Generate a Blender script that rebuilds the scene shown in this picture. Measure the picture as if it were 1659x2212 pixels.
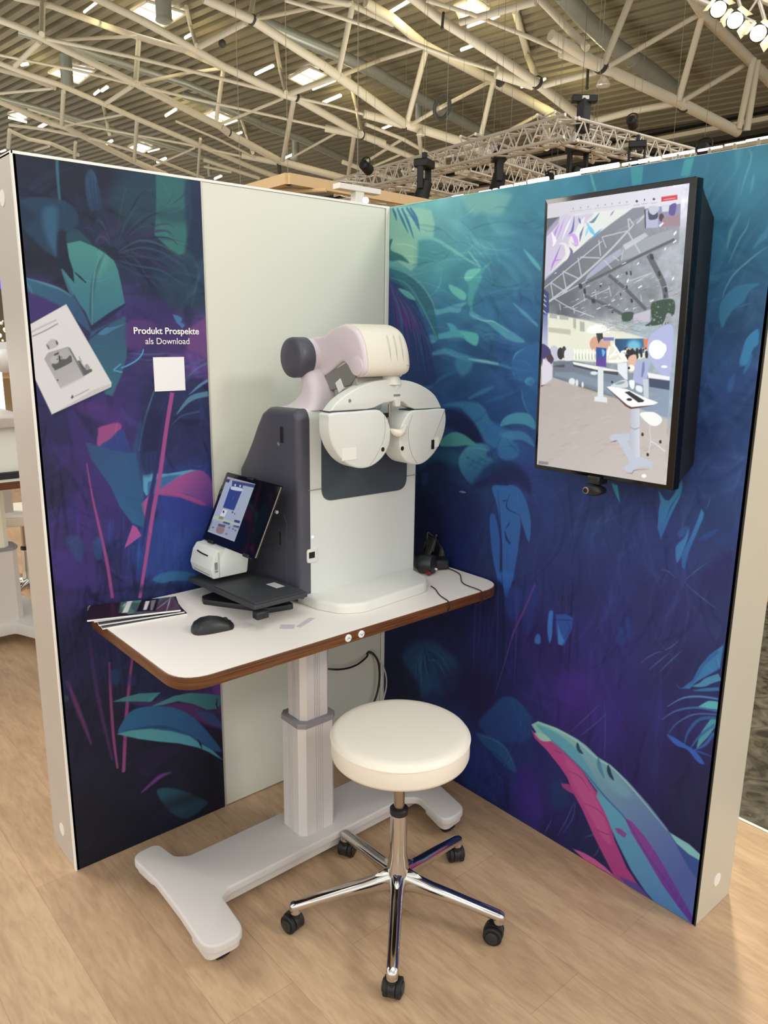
import bpy, math, random
import numpy as np
from mathutils import Vector, Matrix

# ------------------------------------------------------------------ scene, camera, light
for o in list(bpy.data.objects): bpy.data.objects.remove(o, do_unlink=True)
SC = bpy.context.scene
COL = SC.collection
R = math.radians
rnd = random.Random(7)

CAM = np.array([-1.84693853, -2.11037956, 1.58349637])
YAW, PITCH, ROLL, FPX = 0.71637726, -0.22883241, 0.01173333, 1667.09
IW, IH = 1659, 2212
def cam_axes():
    cy, sy, cp, sp = math.cos(YAW), math.sin(YAW), math.cos(PITCH), math.sin(PITCH)
    f = np.array([sy*cp, cy*cp, sp]); r = np.array([cy, -sy, 0.0]); u = np.cross(r, f)
    c, s = math.cos(ROLL), math.sin(ROLL)
    return c*r + s*u, -s*r + c*u, f
CR, CU, CF = cam_axes()
cd = bpy.data.cameras.new('camera'); cam = bpy.data.objects.new('camera', cd); COL.objects.link(cam)
cam.matrix_world = Matrix(((CR[0], CU[0], -CF[0], CAM[0]), (CR[1], CU[1], -CF[1], CAM[1]), (CR[2], CU[2], -CF[2], CAM[2]), (0, 0, 0, 1)))
cd.sensor_fit = 'VERTICAL'; cd.sensor_height = 24.0; cd.sensor_width = 18.0
cd.lens = FPX/IH*24.0; cd.clip_start = 0.05; cd.clip_end = 400
SC.camera = cam
def ray(px, py):                      # direction through a measured point of the photo
    d = CR*((px-IW/2)/FPX) + CU*(-(py-IH/2)/FPX) + CF
    return d
def hit(px, py, axis, val):           # where that line of sight meets a real plane of the place
    d = ray(px, py); return CAM + d*((val-CAM[axis])/d[axis])
def hitp(px, py, O, N):
    d = ray(px, py); t = np.dot(np.asarray(O)-CAM, N)/np.dot(d, N); return CAM + d*t

VS = SC.view_settings
VS.view_transform = 'Standard'; VS.look = 'None'; VS.exposure = 0.28; VS.gamma = 1.0; VS.use_curve_mapping = False

W = bpy.data.worlds.new('hall_daylight'); SC.world = W; W.use_nodes = True
nt = W.node_tree; nt.nodes.clear()
out = nt.nodes.new('ShaderNodeOutputWorld'); bg = nt.nodes.new('ShaderNodeBackground')
tc = nt.nodes.new('ShaderNodeTexCoord'); sp = nt.nodes.new('ShaderNodeSeparateXYZ'); rp = nt.nodes.new('ShaderNodeValToRGB')
nt.links.new(tc.outputs['Generated'], sp.inputs[0]); nt.links.new(sp.outputs[2], rp.inputs[0])
rp.color_ramp.elements[0].position = 0.0; rp.color_ramp.elements[0].color = (0.50, 0.46, 0.42, 1)
rp.color_ramp.elements[1].position = 0.75; rp.color_ramp.elements[1].color = (0.62, 0.62, 0.58, 1)
e = rp.color_ramp.elements.new(0.10); e.color = (1.17, 1.165, 1.11, 1)
nt.links.new(rp.outputs[0], bg.inputs[0]); bg.inputs[1].default_value = 1.12
nt.links.new(bg.outputs[0], out.inputs[0])

def area(name, loc, target, size, energy, color):
    l = bpy.data.lights.new(name, 'AREA'); l.shape = 'RECTANGLE'; l.size, l.size_y = size; l.energy = energy; l.color = color
    o = bpy.data.objects.new(name, l); COL.objects.link(o); o.location = loc
    o.rotation_euler = (Vector(target)-Vector(loc)).to_track_quat('-Z', 'Y').to_euler(); return o
area('hall_light_right', (1.2, -5.0, 4.2), (-0.4, -0.4, 0.9), (1.0, 0.8), 62, (1.0, 0.98, 0.93))
area('hall_light_left', (-4.8, -3.6, 4.0), (-0.4, -0.6, 0.8), (1.4, 1.2), 32, (0.96, 0.98, 1.0))
area('hall_light_top', (-0.6, -1.6, 6.0), (-0.6, -0.9, 0.0), (3.0, 3.0), 25, (1.0, 0.96, 0.9))
area('roof_fill_far', (13.0, 14.0, 2.4), (13.0, 20.0, 12.0), (7.0, 7.0), 520, (1.0, 0.97, 0.90))  # added unseen fill aimed up at the roof, stands in for hall bounce
area('roof_fill_distant', (2.0, 24.0, 2.4), (6.0, 34.0, 12.0), (8.0, 8.0), 520, (1.0, 0.97, 0.90))  # another added fill, hidden behind the booth, brightens the more distant roof
area('hall_light_back', (-3.0, 4.5, 5.0), (-1.2, 3.0, 0.0), (3.0, 3.0), 200, (1.0, 0.95, 0.88))

# ------------------------------------------------------------------ materials
def lin(c):
    if isinstance(c, str):
        c = c.lstrip('#'); c = [int(c[i:i+2], 16)/255 for i in (0, 2, 4)]
    return tuple(x/12.92 if x <= 0.04045 else ((x+0.055)/1.055)**2.4 for x in c[:3])
def setin(b, n, v):
    if n in b.inputs: b.inputs[n].default_value = v
def mat(name, col, rough=0.5, metal=0.0, bump=0.0, bscale=400.0, spec=0.5, var=0.04, coat=0.0, emit=None, estr=0.0, vscale=6.0):
    m = bpy.data.materials.new(name); m.use_nodes = True; n = m.node_tree; b = n.nodes['Principled BSDF']
    c = lin(col); 
    setin(b, 'Roughness', rough); setin(b, 'Metallic', metal); setin(b, 'Specular IOR Level', spec); setin(b, 'Coat Weight', coat)
    t = n.nodes.new('ShaderNodeTexCoord'); ns = n.nodes.new('ShaderNodeTexNoise'); ns.inputs['Scale'].default_value = vscale; ns.inputs['Detail'].default_value = 3
    n.links.new(t.outputs['Object'], ns.inputs['Vector'])
    mx = n.nodes.new('ShaderNodeMix'); mx.data_type = 'RGBA'
    mx.inputs[6].default_value = tuple(x*(1-var) for x in c)+(1,); mx.inputs[7].default_value = tuple(min(1, x*(1+var)) for x in c)+(1,)
    n.links.new(ns.outputs[0], mx.inputs[0]); n.links.new(mx.outputs[2], b.inputs['Base Color'])
    if bump:
        nb = n.nodes.new('ShaderNodeTexNoise'); nb.inputs['Scale'].default_value = bscale; nb.inputs['Detail'].default_value = 2
        n.links.new(t.outputs['Object'], nb.inputs['Vector'])
        bp = n.nodes.new('ShaderNodeBump'); bp.inputs['Strength'].default_value = bump; bp.inputs['Distance'].default_value = 0.002
        n.links.new(nb.outputs[0], bp.inputs['Height']); n.links.new(bp.outputs[0], b.inputs['Normal'])
    if emit:
        setin(b, 'Emission Color', lin(emit)+(1,)); setin(b, 'Emission Strength', estr)
    return m
M = {}
M['white_plastic'] = mat('white_plastic', 'e2e1da', 0.38, bump=0.05, bscale=900, var=0.015)
M['cream_plastic'] = mat('cream_plastic', 'e6e0cf', 0.4, var=0.02)
M['shaded_white_plastic'] = mat('shaded_white_plastic', 'd8cdd2', 0.42, var=0.02)  # same white as the arm's cream front, side shade put into the colour
M['front_plastic'] = mat('front_plastic', 'dcdfd9', 0.42, bump=0.04, bscale=900, var=0.015)
M['slate_plastic'] = mat('slate_plastic', '4b4b56', 0.42, bump=0.06, bscale=900, var=0.03)
M['grey_plastic'] = mat('grey_plastic', '7c7d76', 0.5)
M['screen_grey'] = mat('screen_grey', '4b5156', 0.3, var=0.03)
M['black_plastic'] = mat('black_plastic', '1c1c1e', 0.42, var=0.1)
M['tray_plastic'] = mat('tray_plastic', '34363a', 0.55, bump=0.15, bscale=1200)
M['black_glass'] = mat('black_glass', '050507', 0.12)
M['hole'] = mat('hole', '120808', 0.6)
M['laminate'] = mat('laminate', 'efe8e0', 0.4, bump=0.03, var=0.01)
M['aluminium'] = mat('aluminium', 'd8d3d0', 0.42, metal=0.15, bump=0.08, bscale=1500)
M['foot_paint'] = mat('foot_paint', 'cec8c4', 0.5, bump=0.25, bscale=1400, var=0.02)
M['collar'] = mat('collar', '8b878a', 0.5)
M['chrome'] = mat('chrome', 'd2cfcb', 0.09, metal=1.0, var=0.01)
M['satin_steel'] = mat('satin_steel', 'b0a294', 0.25, metal=1.0, var=0.02)
M['seat_vinyl'] = mat('seat_vinyl', 'efe7d8', 0.42, bump=0.1, bscale=700, var=0.02)
M['rubber'] = mat('rubber', '151517', 0.6)
M['wheel_plastic'] = mat('wheel_plastic', '27292d', 0.4)
M['wall_white'] = mat('wall_white', 'dcddd0', 0.5, bump=0.12, bscale=900, var=0.015)
M['frame_alu'] = mat('frame_alu', 'c2bbb2', 0.4, metal=0.25, bump=0.08, bscale=1500, var=0.02)
M['frame_beige'] = mat('frame_beige', 'c9c3b2', 0.4, metal=0.15, bump=0.08, bscale=1500, var=0.02)
M['trim_white'] = mat('trim_white', 'ecebe4', 0.35)
M['dark_gap'] = mat('dark_gap', '2a2622', 0.6)
M['cap_white'] = mat('cap_white', 'e9e4de', 0.4)
M['paper'] = mat('paper', 'eceae6', 0.6)
M['paper_edge'] = mat('paper_edge', 'e6e6e4', 0.7)
M['tube_paint'] = mat('tube_paint', 'd3ccb6', 0.55, var=0.06, vscale=1.5)
M['deck_paint'] = mat('deck_paint', '878069', 0.6, var=0.10, vscale=0.7)
M['duct_metal'] = mat('duct_metal', 'a9ada3', 0.34, metal=0.35, bump=0.6, bscale=14, var=0.1)
M['truss_alu'] = mat('truss_alu', 'e4ded2', 0.25, metal=0.45)
M['stage_black'] = mat('stage_black', '1a1b1c', 0.5)
M['pine'] = mat('pine', 'd9b98a', 0.55, var=0.08, vscale=12)
M['hall_wall'] = mat('hall_wall', '8c8168', 0.7, var=0.08, vscale=0.6)
M['hall_dark'] = mat('hall_dark', '2f2b22', 0.7)
M['strap'] = mat('strap', '3c3a34', 0.7)
M['cable_black'] = mat('cable_black', '241a1a', 0.5)
M['cable_clear'] = mat('cable_clear', 'c9c9c0', 0.3)
M['red_plastic'] = mat('red_plastic', '7c1a1c', 0.4)
M['led_blue'] = mat('led_blue', '6d8fe8', 0.4, emit='8fb2ff', estr=3.0)
M['tube_light'] = mat('tube_light', 'fff6dc', 0.4, emit='fff2cf', estr=5.0)
M['skylight_glass'] = mat('skylight_glass', 'ffffff', 0.3, emit='fff6f2', estr=3.0, vscale=2.0)
M['flood_glass'] = mat('flood_glass', 'ffffff', 0.3, emit='ffe9b8', estr=14.0)
M['led_strip'] = mat('led_strip', 'ffffff', 0.3, emit='ffffff', estr=3.0)
M['backlit_white'] = mat('backlit_white', 'ffffff', 0.3, emit='f4f4fa', estr=0.95)
M['moulding'] = mat('moulding', 'b7aca6', 0.5)
M['seam_grey'] = mat('seam_grey', 'a9a79b', 0.5)
M['linkage_grey'] = mat('linkage_grey', '9b9c92', 0.5)
M['wire_grey'] = mat('wire_grey', '8a8470', 0.6)
M['arrow_blue'] = mat('arrow_blue', '4a5fb8', 0.5)
M['text_white'] = mat('text_white', 'f2f0f2', 0.5, var=0.0)
M['print_grey'] = mat('print_grey', '8f8b84', 0.6, var=0.3, vscale=600)
M['print_pale'] = mat('print_pale', 'c4c2c6', 0.6, var=0.2, vscale=300)

def wood_edge():
    m = bpy.data.materials.new('walnut_edge'); m.use_nodes = True; n = m.node_tree; b = n.nodes['Principled BSDF']
    t = n.nodes.new('ShaderNodeTexCoord'); mp = n.nodes.new('ShaderNodeMapping'); mp.inputs['Scale'].default_value = (6, 6, 260)
    ns = n.nodes.new('ShaderNodeTexNoise'); ns.inputs['Scale'].default_value = 1.0; ns.inputs['Detail'].default_value = 4
    r = n.nodes.new('ShaderNodeValToRGB'); r.color_ramp.elements[0].position = 0.3; r.color_ramp.elements[0].color = lin('43220e')+(1,)
    r.color_ramp.elements[1].position = 0.72; r.color_ramp.elements[1].color = lin('7a4a24')+(1,)
    n.links.new(t.outputs['Object'], mp.inputs[0]); n.links.new(mp.outputs[0], ns.inputs[0]); n.links.new(ns.outputs[0], r.inputs[0]); n.links.new(r.outputs[0], b.inputs['Base Color'])
    setin(b, 'Roughness', 0.38); return m
M['walnut'] = wood_edge()

def plank_floor():
    m = bpy.data.materials.new('oak_plank_floor'); m.use_nodes = True; n = m.node_tree; b = n.nodes['Principled BSDF']; L = n.links.new
    t = n.nodes.new('ShaderNodeTexCoord')
    mp = n.nodes.new('ShaderNodeMapping'); mp.inputs['Rotation'].default_value = (0, 0, R(90))
    L(t.outputs['Object'], mp.inputs[0])
    br = n.nodes.new('ShaderNodeTexBrick'); br.inputs['Scale'].default_value = 1.0; br.inputs['Brick Width'].default_value = 1.2; br.inputs['Row Height'].default_value = 0.19
    br.inputs['Mortar Size'].default_value = 0.0012; br.inputs['Color1'].default_value = lin('b99a7c')+(1,); br.inputs['Color2'].default_value = lin('c4a686')+(1,); br.inputs['Mortar'].default_value = lin('ad9074')+(1,)
    br.inputs['Mortar Smooth'].default_value = 0.3; br.offset = 0.37
    L(mp.outputs[0], br.inputs['Vector'])
    m1 = n.nodes.new('ShaderNodeMapping'); m1.inputs['Scale'].default_value = (13, 3.2, 1)
    L(t.outputs['Object'], m1.inputs[0])
    n1 = n.nodes.new('ShaderNodeTexNoise'); n1.inputs['Scale'].default_value = 1.0; n1.inputs['Detail'].default_value = 5; n1.inputs['Distortion'].default_value = 1.2
    L(m1.outputs[0], n1.inputs[0])
    m2 = n.nodes.new('ShaderNodeMapping'); m2.inputs['Scale'].default_value = (75, 13, 1)
    L(t.outputs['Object'], m2.inputs[0])
    n2 = n.nodes.new('ShaderNodeTexNoise'); n2.inputs['Scale'].default_value = 1.0; n2.inputs['Detail'].default_value = 4; n2.inputs['Distortion'].default_value = 0.6
    L(m2.outputs[0], n2.inputs[0])
    r1 = n.nodes.new('ShaderNodeValToRGB'); r1.color_ramp.elements[0].position = 0.36; r1.color_ramp.elements[0].color = (0.84, 0.80, 0.77, 1); r1.color_ramp.elements[1].position = 0.62; r1.color_ramp.elements[1].color = (1.06, 1.06, 1.05, 1)
    L(n1.outputs[0], r1.inputs[0])
    r2 = n.nodes.new('ShaderNodeValToRGB'); r2.color_ramp.elements[0].position = 0.3; r2.color_ramp.elements[0].color = (0.84, 0.81, 0.79, 1); r2.color_ramp.elements[1].position = 0.6; r2.color_ramp.elements[1].color = (1.03, 1.03, 1.03, 1)
    L(n2.outputs[0], r2.inputs[0])
    a = n.nodes.new('ShaderNodeMix'); a.data_type = 'RGBA'; a.blend_type = 'MULTIPLY'; a.inputs[0].default_value = 0.75
    L(br.outputs[0], a.inputs[6]); L(r1.outputs[0], a.inputs[7])
    c = n.nodes.new('ShaderNodeMix'); c.data_type = 'RGBA'; c.blend_type = 'MULTIPLY'; c.inputs[0].default_value = 0.8
    L(a.outputs[2], c.inputs[6]); L(r2.outputs[0], c.inputs[7]); L(c.outputs[2], b.inputs['Base Color'])
    setin(b, 'Roughness', 0.42); setin(b, 'Specular IOR Level', 0.4)
    bp = n.nodes.new('ShaderNodeBump'); bp.inputs['Strength'].default_value = 0.12; bp.inputs['Distance'].default_value = 0.002
    L(n2.outputs[0], bp.inputs['Height']); L(bp.outputs[0], b.inputs['Normal']); return m
M['floor'] = plank_floor()
def slate_floor():
    m = bpy.data.materials.new('slate_floor'); m.use_nodes = True; n = m.node_tree; b = n.nodes['Principled BSDF']; L = n.links.new
    t = n.nodes.new('ShaderNodeTexCoord'); v = n.nodes.new('ShaderNodeTexNoise'); v.inputs['Scale'].default_value = 9; v.inputs['Detail'].default_value = 8; v.inputs['Distortion'].default_value = 2.0
    L(t.outputs['Object'], v.inputs[0]); r = n.nodes.new('ShaderNodeValToRGB')
    r.color_ramp.elements[0].position = 0.35; r.color_ramp.elements[0].color = lin('35312a')+(1,); r.color_ramp.elements[1].position = 0.7; r.color_ramp.elements[1].color = lin('6f6a5c')+(1,)
    L(v.outputs[0], r.inputs[0]); L(r.outputs[0], b.inputs['Base Color']); setin(b, 'Roughness', 0.22)
    bp = n.nodes.new('ShaderNodeBump'); bp.inputs['Strength'].default_value = 0.45; bp.inputs['Distance'].default_value = 0.006; L(v.outputs[0], bp.inputs['Height']); L(bp.outputs[0], b.inputs['Normal']); return m
M['slate'] = slate_floor()
def print_mat(name, rough=0.5, emit=False, estr=1.0):
    m = bpy.data.materials.new(name); m.use_nodes = True; n = m.node_tree; b = n.nodes['Principled BSDF']; L = n.links.new
    a = n.nodes.new('ShaderNodeVertexColor'); a.layer_name = 'ink'
    if emit:
        L(a.outputs[0], b.inputs['Emission Color']); setin(b, 'Emission Strength', estr); b.inputs['Base Color'].default_value = (0.01, 0.01, 0.012, 1); setin(b, 'Roughness', 0.25)
    else:
        L(a.outputs[0], b.inputs['Base Color']); setin(b, 'Roughness', rough); setin(b, 'Specular IOR Level', 0.3)
        t = n.nodes.new('ShaderNodeTexCoord'); ns = n.nodes.new('ShaderNodeTexNoise'); ns.inputs['Scale'].default_value = 900
        bp = n.nodes.new('ShaderNodeBump'); bp.inputs['Strength'].default_value = 0.08; bp.inputs['Distance'].default_value = 0.001
        L(t.outputs['Object'], ns.inputs[0]); L(ns.outputs[0], bp.inputs['Height']); L(bp.outputs[0], b.inputs['Normal'])
    return m
M['mural'] = print_mat('mural_print', 0.6)
M['screen'] = print_mat('lit_screen', emit=True, estr=0.95)
M['cover_print'] = print_mat('cover_print', 0.3)

# ------------------------------------------------------------------ mesh helpers
def rootloc(p):
    v = Vector((0, 0, 0))
    while p is not None: v += p.location; p = p.parent
    return v
def rpoly(pts, rad, n=6):
    """round the corners of a 2-D polygon"""
    out = []; N = len(pts)
    if not hasattr(rad, '__len__'): rad = [rad]*N
    for i in range(N):
        p = Vector(pts[i]); a = Vector(pts[i-1]); b = Vector(pts[(i+1) % N]); r = rad[i]
        if r <= 0: out.append(tuple(p)); continue
        da = (a-p); db = (b-p); la, lb = da.length, db.length; da /= la; db /= lb
        ang = math.acos(max(-1, min(1, da.dot(db)))); t = min(r/math.tan(ang/2), la*0.49, lb*0.49)
        p0 = p+da*t; p1 = p+db*t
        for k in range(n+1):
            s = k/n; out.append(tuple(p0*(1-s)**2+p*2*s*(1-s)+p1*s*s))
    return out
class MB:
    def __init__(s): s.v = []; s.f = []; s.m = []; s.cm = 0
    def add(s, vs, fs):
        o = len(s.v); s.v += [tuple(map(float, q)) for q in vs]; s.f += [tuple(i+o for i in f) for f in fs]; s.m += [s.cm]*len(fs); return s
    def box(s, lo, hi, rot=None, c=None):
        x0, y0, z0 = lo; x1, y1, z1 = hi
        vs = [Vector(q) for q in ((x0,y0,z0),(x1,y0,z0),(x1,y1,z0),(x0,y1,z0),(x0,y0,z1),(x1,y0,z1),(x1,y1,z1),(x0,y1,z1))]
        if rot is not None:
            c = Vector(c) if c is not None else (Vector(lo)+Vector(hi))/2; vs = [rot @ (q-c)+c for q in vs]
        return s.add(vs, [(0,3,2,1),(4,5,6,7),(0,1,5,4),(1,2,6,5),(2,3,7,6),(3,0,4,7)])
    def prism(s, poly, fn, d0, d1, inset=0.0, steps=2):
        """poly (2-D) placed by fn(a,b,depth); optional rounded rim of size inset at the d1 end"""
        P = [Vector(q) for q in poly]; N = len(P)
        ar = sum(P[i].x*P[(i+1) % N].y-P[(i+1) % N].x*P[i].y for i in range(N))
        if ar < 0: P.reverse()
        def ins(k):
            o = []
            for i in range(N):
                a, p, b = P[i-1], P[i], P[(i+1) % N]
                e1 = (p-a); e2 = (b-p); 
                if e1.length < 1e-9: e1 = e2
                if e2.length < 1e-9: e2 = e1
                n1 = Vector((-e1.y, e1.x)).normalized(); n2 = Vector((-e2.y, e2.x)).normalized(); nn = n1+n2
                if nn.length < 1e-6: nn = n1
                nn.normalize(); o.append(p+nn*k/max(0.35, nn.dot(n1)))
            return o
        sg = 1 if d1 > d0 else -1
        rings = [(P, d0)]
        if inset > 0:
            for j in range(steps+1):
                a = j/steps*math.pi/2; rings.append((ins(inset*(1-math.cos(a))), d1-sg*inset*(1-math.sin(a))))
        else: rings.append((P, d1))
        vs = []; fs = []
        for (q, d) in rings: vs += [fn(p.x, p.y, d) for p in q]
        for k in range(len(rings)-1):
            for i in range(N):
                j = (i+1) % N; fs.append((k*N+i, k*N+j, (k+1)*N+j, (k+1)*N+i))
        fs.append(tuple(range(N))[::-1]); fs.append(tuple((len(rings)-1)*N+i for i in range(N)))
        return s.add(vs, fs)
    def cyl(s, p0, p1, r0, r1=None, n=20, cap=True):
        r1 = r0 if r1 is None else r1
        p0, p1 = Vector(p0), Vector(p1); d = (p1-p0); 
        if d.length < 1e-9: return s
        d.normalize(); u = d.orthogonal().normalized(); w = d.cross(u)
        vs = []
        for p, r in ((p0, r0), (p1, r1)):
            for i in range(n): a = 2*math.pi*i/n; vs.append(p+(u*math.cos(a)+w*math.sin(a))*r)
        fs = [(i, (i+1) % n, n+(i+1) % n, n+i) for i in range(n)]
        if cap: fs += [tuple(range(n))[::-1], tuple(range(n, 2*n))]
        return s.add(vs, fs)
    def lathe(s, prof, c=(0,0,0), d=(0,0,1), n=40):
        """prof: list of (radius, height) along axis d"""
        d = Vector(d).normalized(); c = Vector(c); u = d.orthogonal().normalized(); w = d.cross(u); vs = []; fs = []; K = len(prof)
        for (r, h) in prof:
            for i in range(n): a = 2*math.pi*i/n; vs.append(c+d*h+(u*math.cos(a)+w*math.sin(a))*max(r, 1e-5))
        for k in range(K-1):
            for i in range(n): j = (i+1) % n; fs.append((k*n+i, k*n+j, (k+1)*n+j, (k+1)*n+i))
        fs.append(tuple(range(n))[::-1]); fs.append(tuple((K-1)*n+i for i in range(n)))
        return s.add(vs, fs)
    def sphere(s, c, r, n=16, sc=(1,1,1)):
        K = n//2; vs = []; fs = []; c = Vector(c)
        for k in range(K+1):
            t = math.pi*k/K
            for i in range(n): a = 2*math.pi*i/n; vs.append(c+Vector((math.sin(t)*math.cos(a)*r*sc[0], math.sin(t)*math.sin(a)*r*sc[1], math.cos(t)*r*sc[2])))
        for k in range(K):
            for i in range(n): j = (i+1) % n; fs.append((k*n+j, k*n+i, (k+1)*n+i, (k+1)*n+j))
        return s.add(vs, fs)
    def loft(s, rings, cap=True, closed=False):
        n = len(rings[0]); vs = [q for r in rings for q in r]; fs = []; K = len(rings)
        for k in range(K-1):
            for i in range(n): j = (i+1) % n; fs.append((k*n+i, k*n+j, (k+1)*n+j, (k+1)*n+i))
        if cap: fs += [tuple(range(n))[::-1], tuple((K-1)*n+i for i in range(n))]
        return s.add(vs, fs)
    def tube(s, pts, r, n=10, sub=6, taper=None):
        P = spline(pts, sub) if sub > 1 else [Vector(p) for p in pts]; rings = []; K = len(P); u = None
        for k, p in enumerate(P):
            d = (P[min(k+1, K-1)]-P[max(k-1, 0)]).normalized()
            u = d.orthogonal().normalized() if u is None else (u-d*u.dot(d)).normalized()
            w = d.cross(u); rr = r if taper is None else r+(taper-r)*k/(K-1)
            rings.append([p+(u*math.cos(2*math.pi*i/n)+w*math.sin(2*math.pi*i/n))*rr for i in range(n)])
        return s.loft(rings)
    def build(s, name, m, parent=None, smooth=35, bevel=0.0, seg=2):
        off = rootloc(parent); me = bpy.data.meshes.new(name)
        me.from_pydata([(a-off.x, b-off.y, c-off.z) for a, b, c in s.v], [], s.f); me.validate()
        for q in (m if isinstance(m, (list, tuple)) else [m]): me.materials.append(M[q] if isinstance(q, str) else q)
        if any(s.m) and len(me.polygons) == len(s.m): me.polygons.foreach_set('material_index', s.m)
        o = bpy.data.objects.new(name, me); COL.objects.link(o)
        if parent is not None: o.parent = parent
        import bmesh
        b = bmesh.new(); b.from_mesh(me); bmesh.ops.recalc_face_normals(b, faces=b.faces); b.to_mesh(me); b.free()
        if smooth: me.shade_smooth(); me.set_sharp_from_angle(angle=R(smooth))
        if bevel:
            bm = o.modifiers.new('edge', 'BEVEL'); bm.width = bevel; bm.segments = seg; bm.limit_method = 'ANGLE'; bm.angle_limit = R(40); bm.harden_normals = False
        return o
def spline(pts, sub=6):
    P = [Vector(p) for p in pts]; N = len(P); o = []
    for i in range(N-1):
        a, b, c, d = P[max(i-1, 0)], P[i], P[i+1], P[min(i+2, N-1)]
        for k in range(sub):
            t = k/sub; o.append(0.5*((2*b)+(c-a)*t+(2*a-5*b+4*c-d)*t*t+(3*b-a-3*c+d)*t*t*t))
    o.append(P[-1]); return o
def tag(o, label=None, cat=None, group=None, kind=None):
    for k, v in (('label', label), ('category', cat), ('group', group), ('kind', kind)):
        if v: o[k] = v
    return o
def thing(name, loc, label=None, cat=None, group=None, kind=None):
    o = bpy.data.objects.new(name, None); COL.objects.link(o); o.location = loc; o.empty_display_size = 0.05; return tag(o, label, cat, group, kind)
def copy_tree(o, parent=None):
    c = o.copy(); COL.objects.link(c)
    if parent is not None: c.parent = parent
    for ch in list(o.children): copy_tree(ch, c)
    return c
XY = lambda a, b, d: Vector((a, b, d))      # plan, extruded in z
YZ = lambda a, b, d: Vector((d, a, b))      # side profile, extruded in x
XZ = lambda a, b, d: Vector((a, d, b))      # front profile, extruded in y
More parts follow.
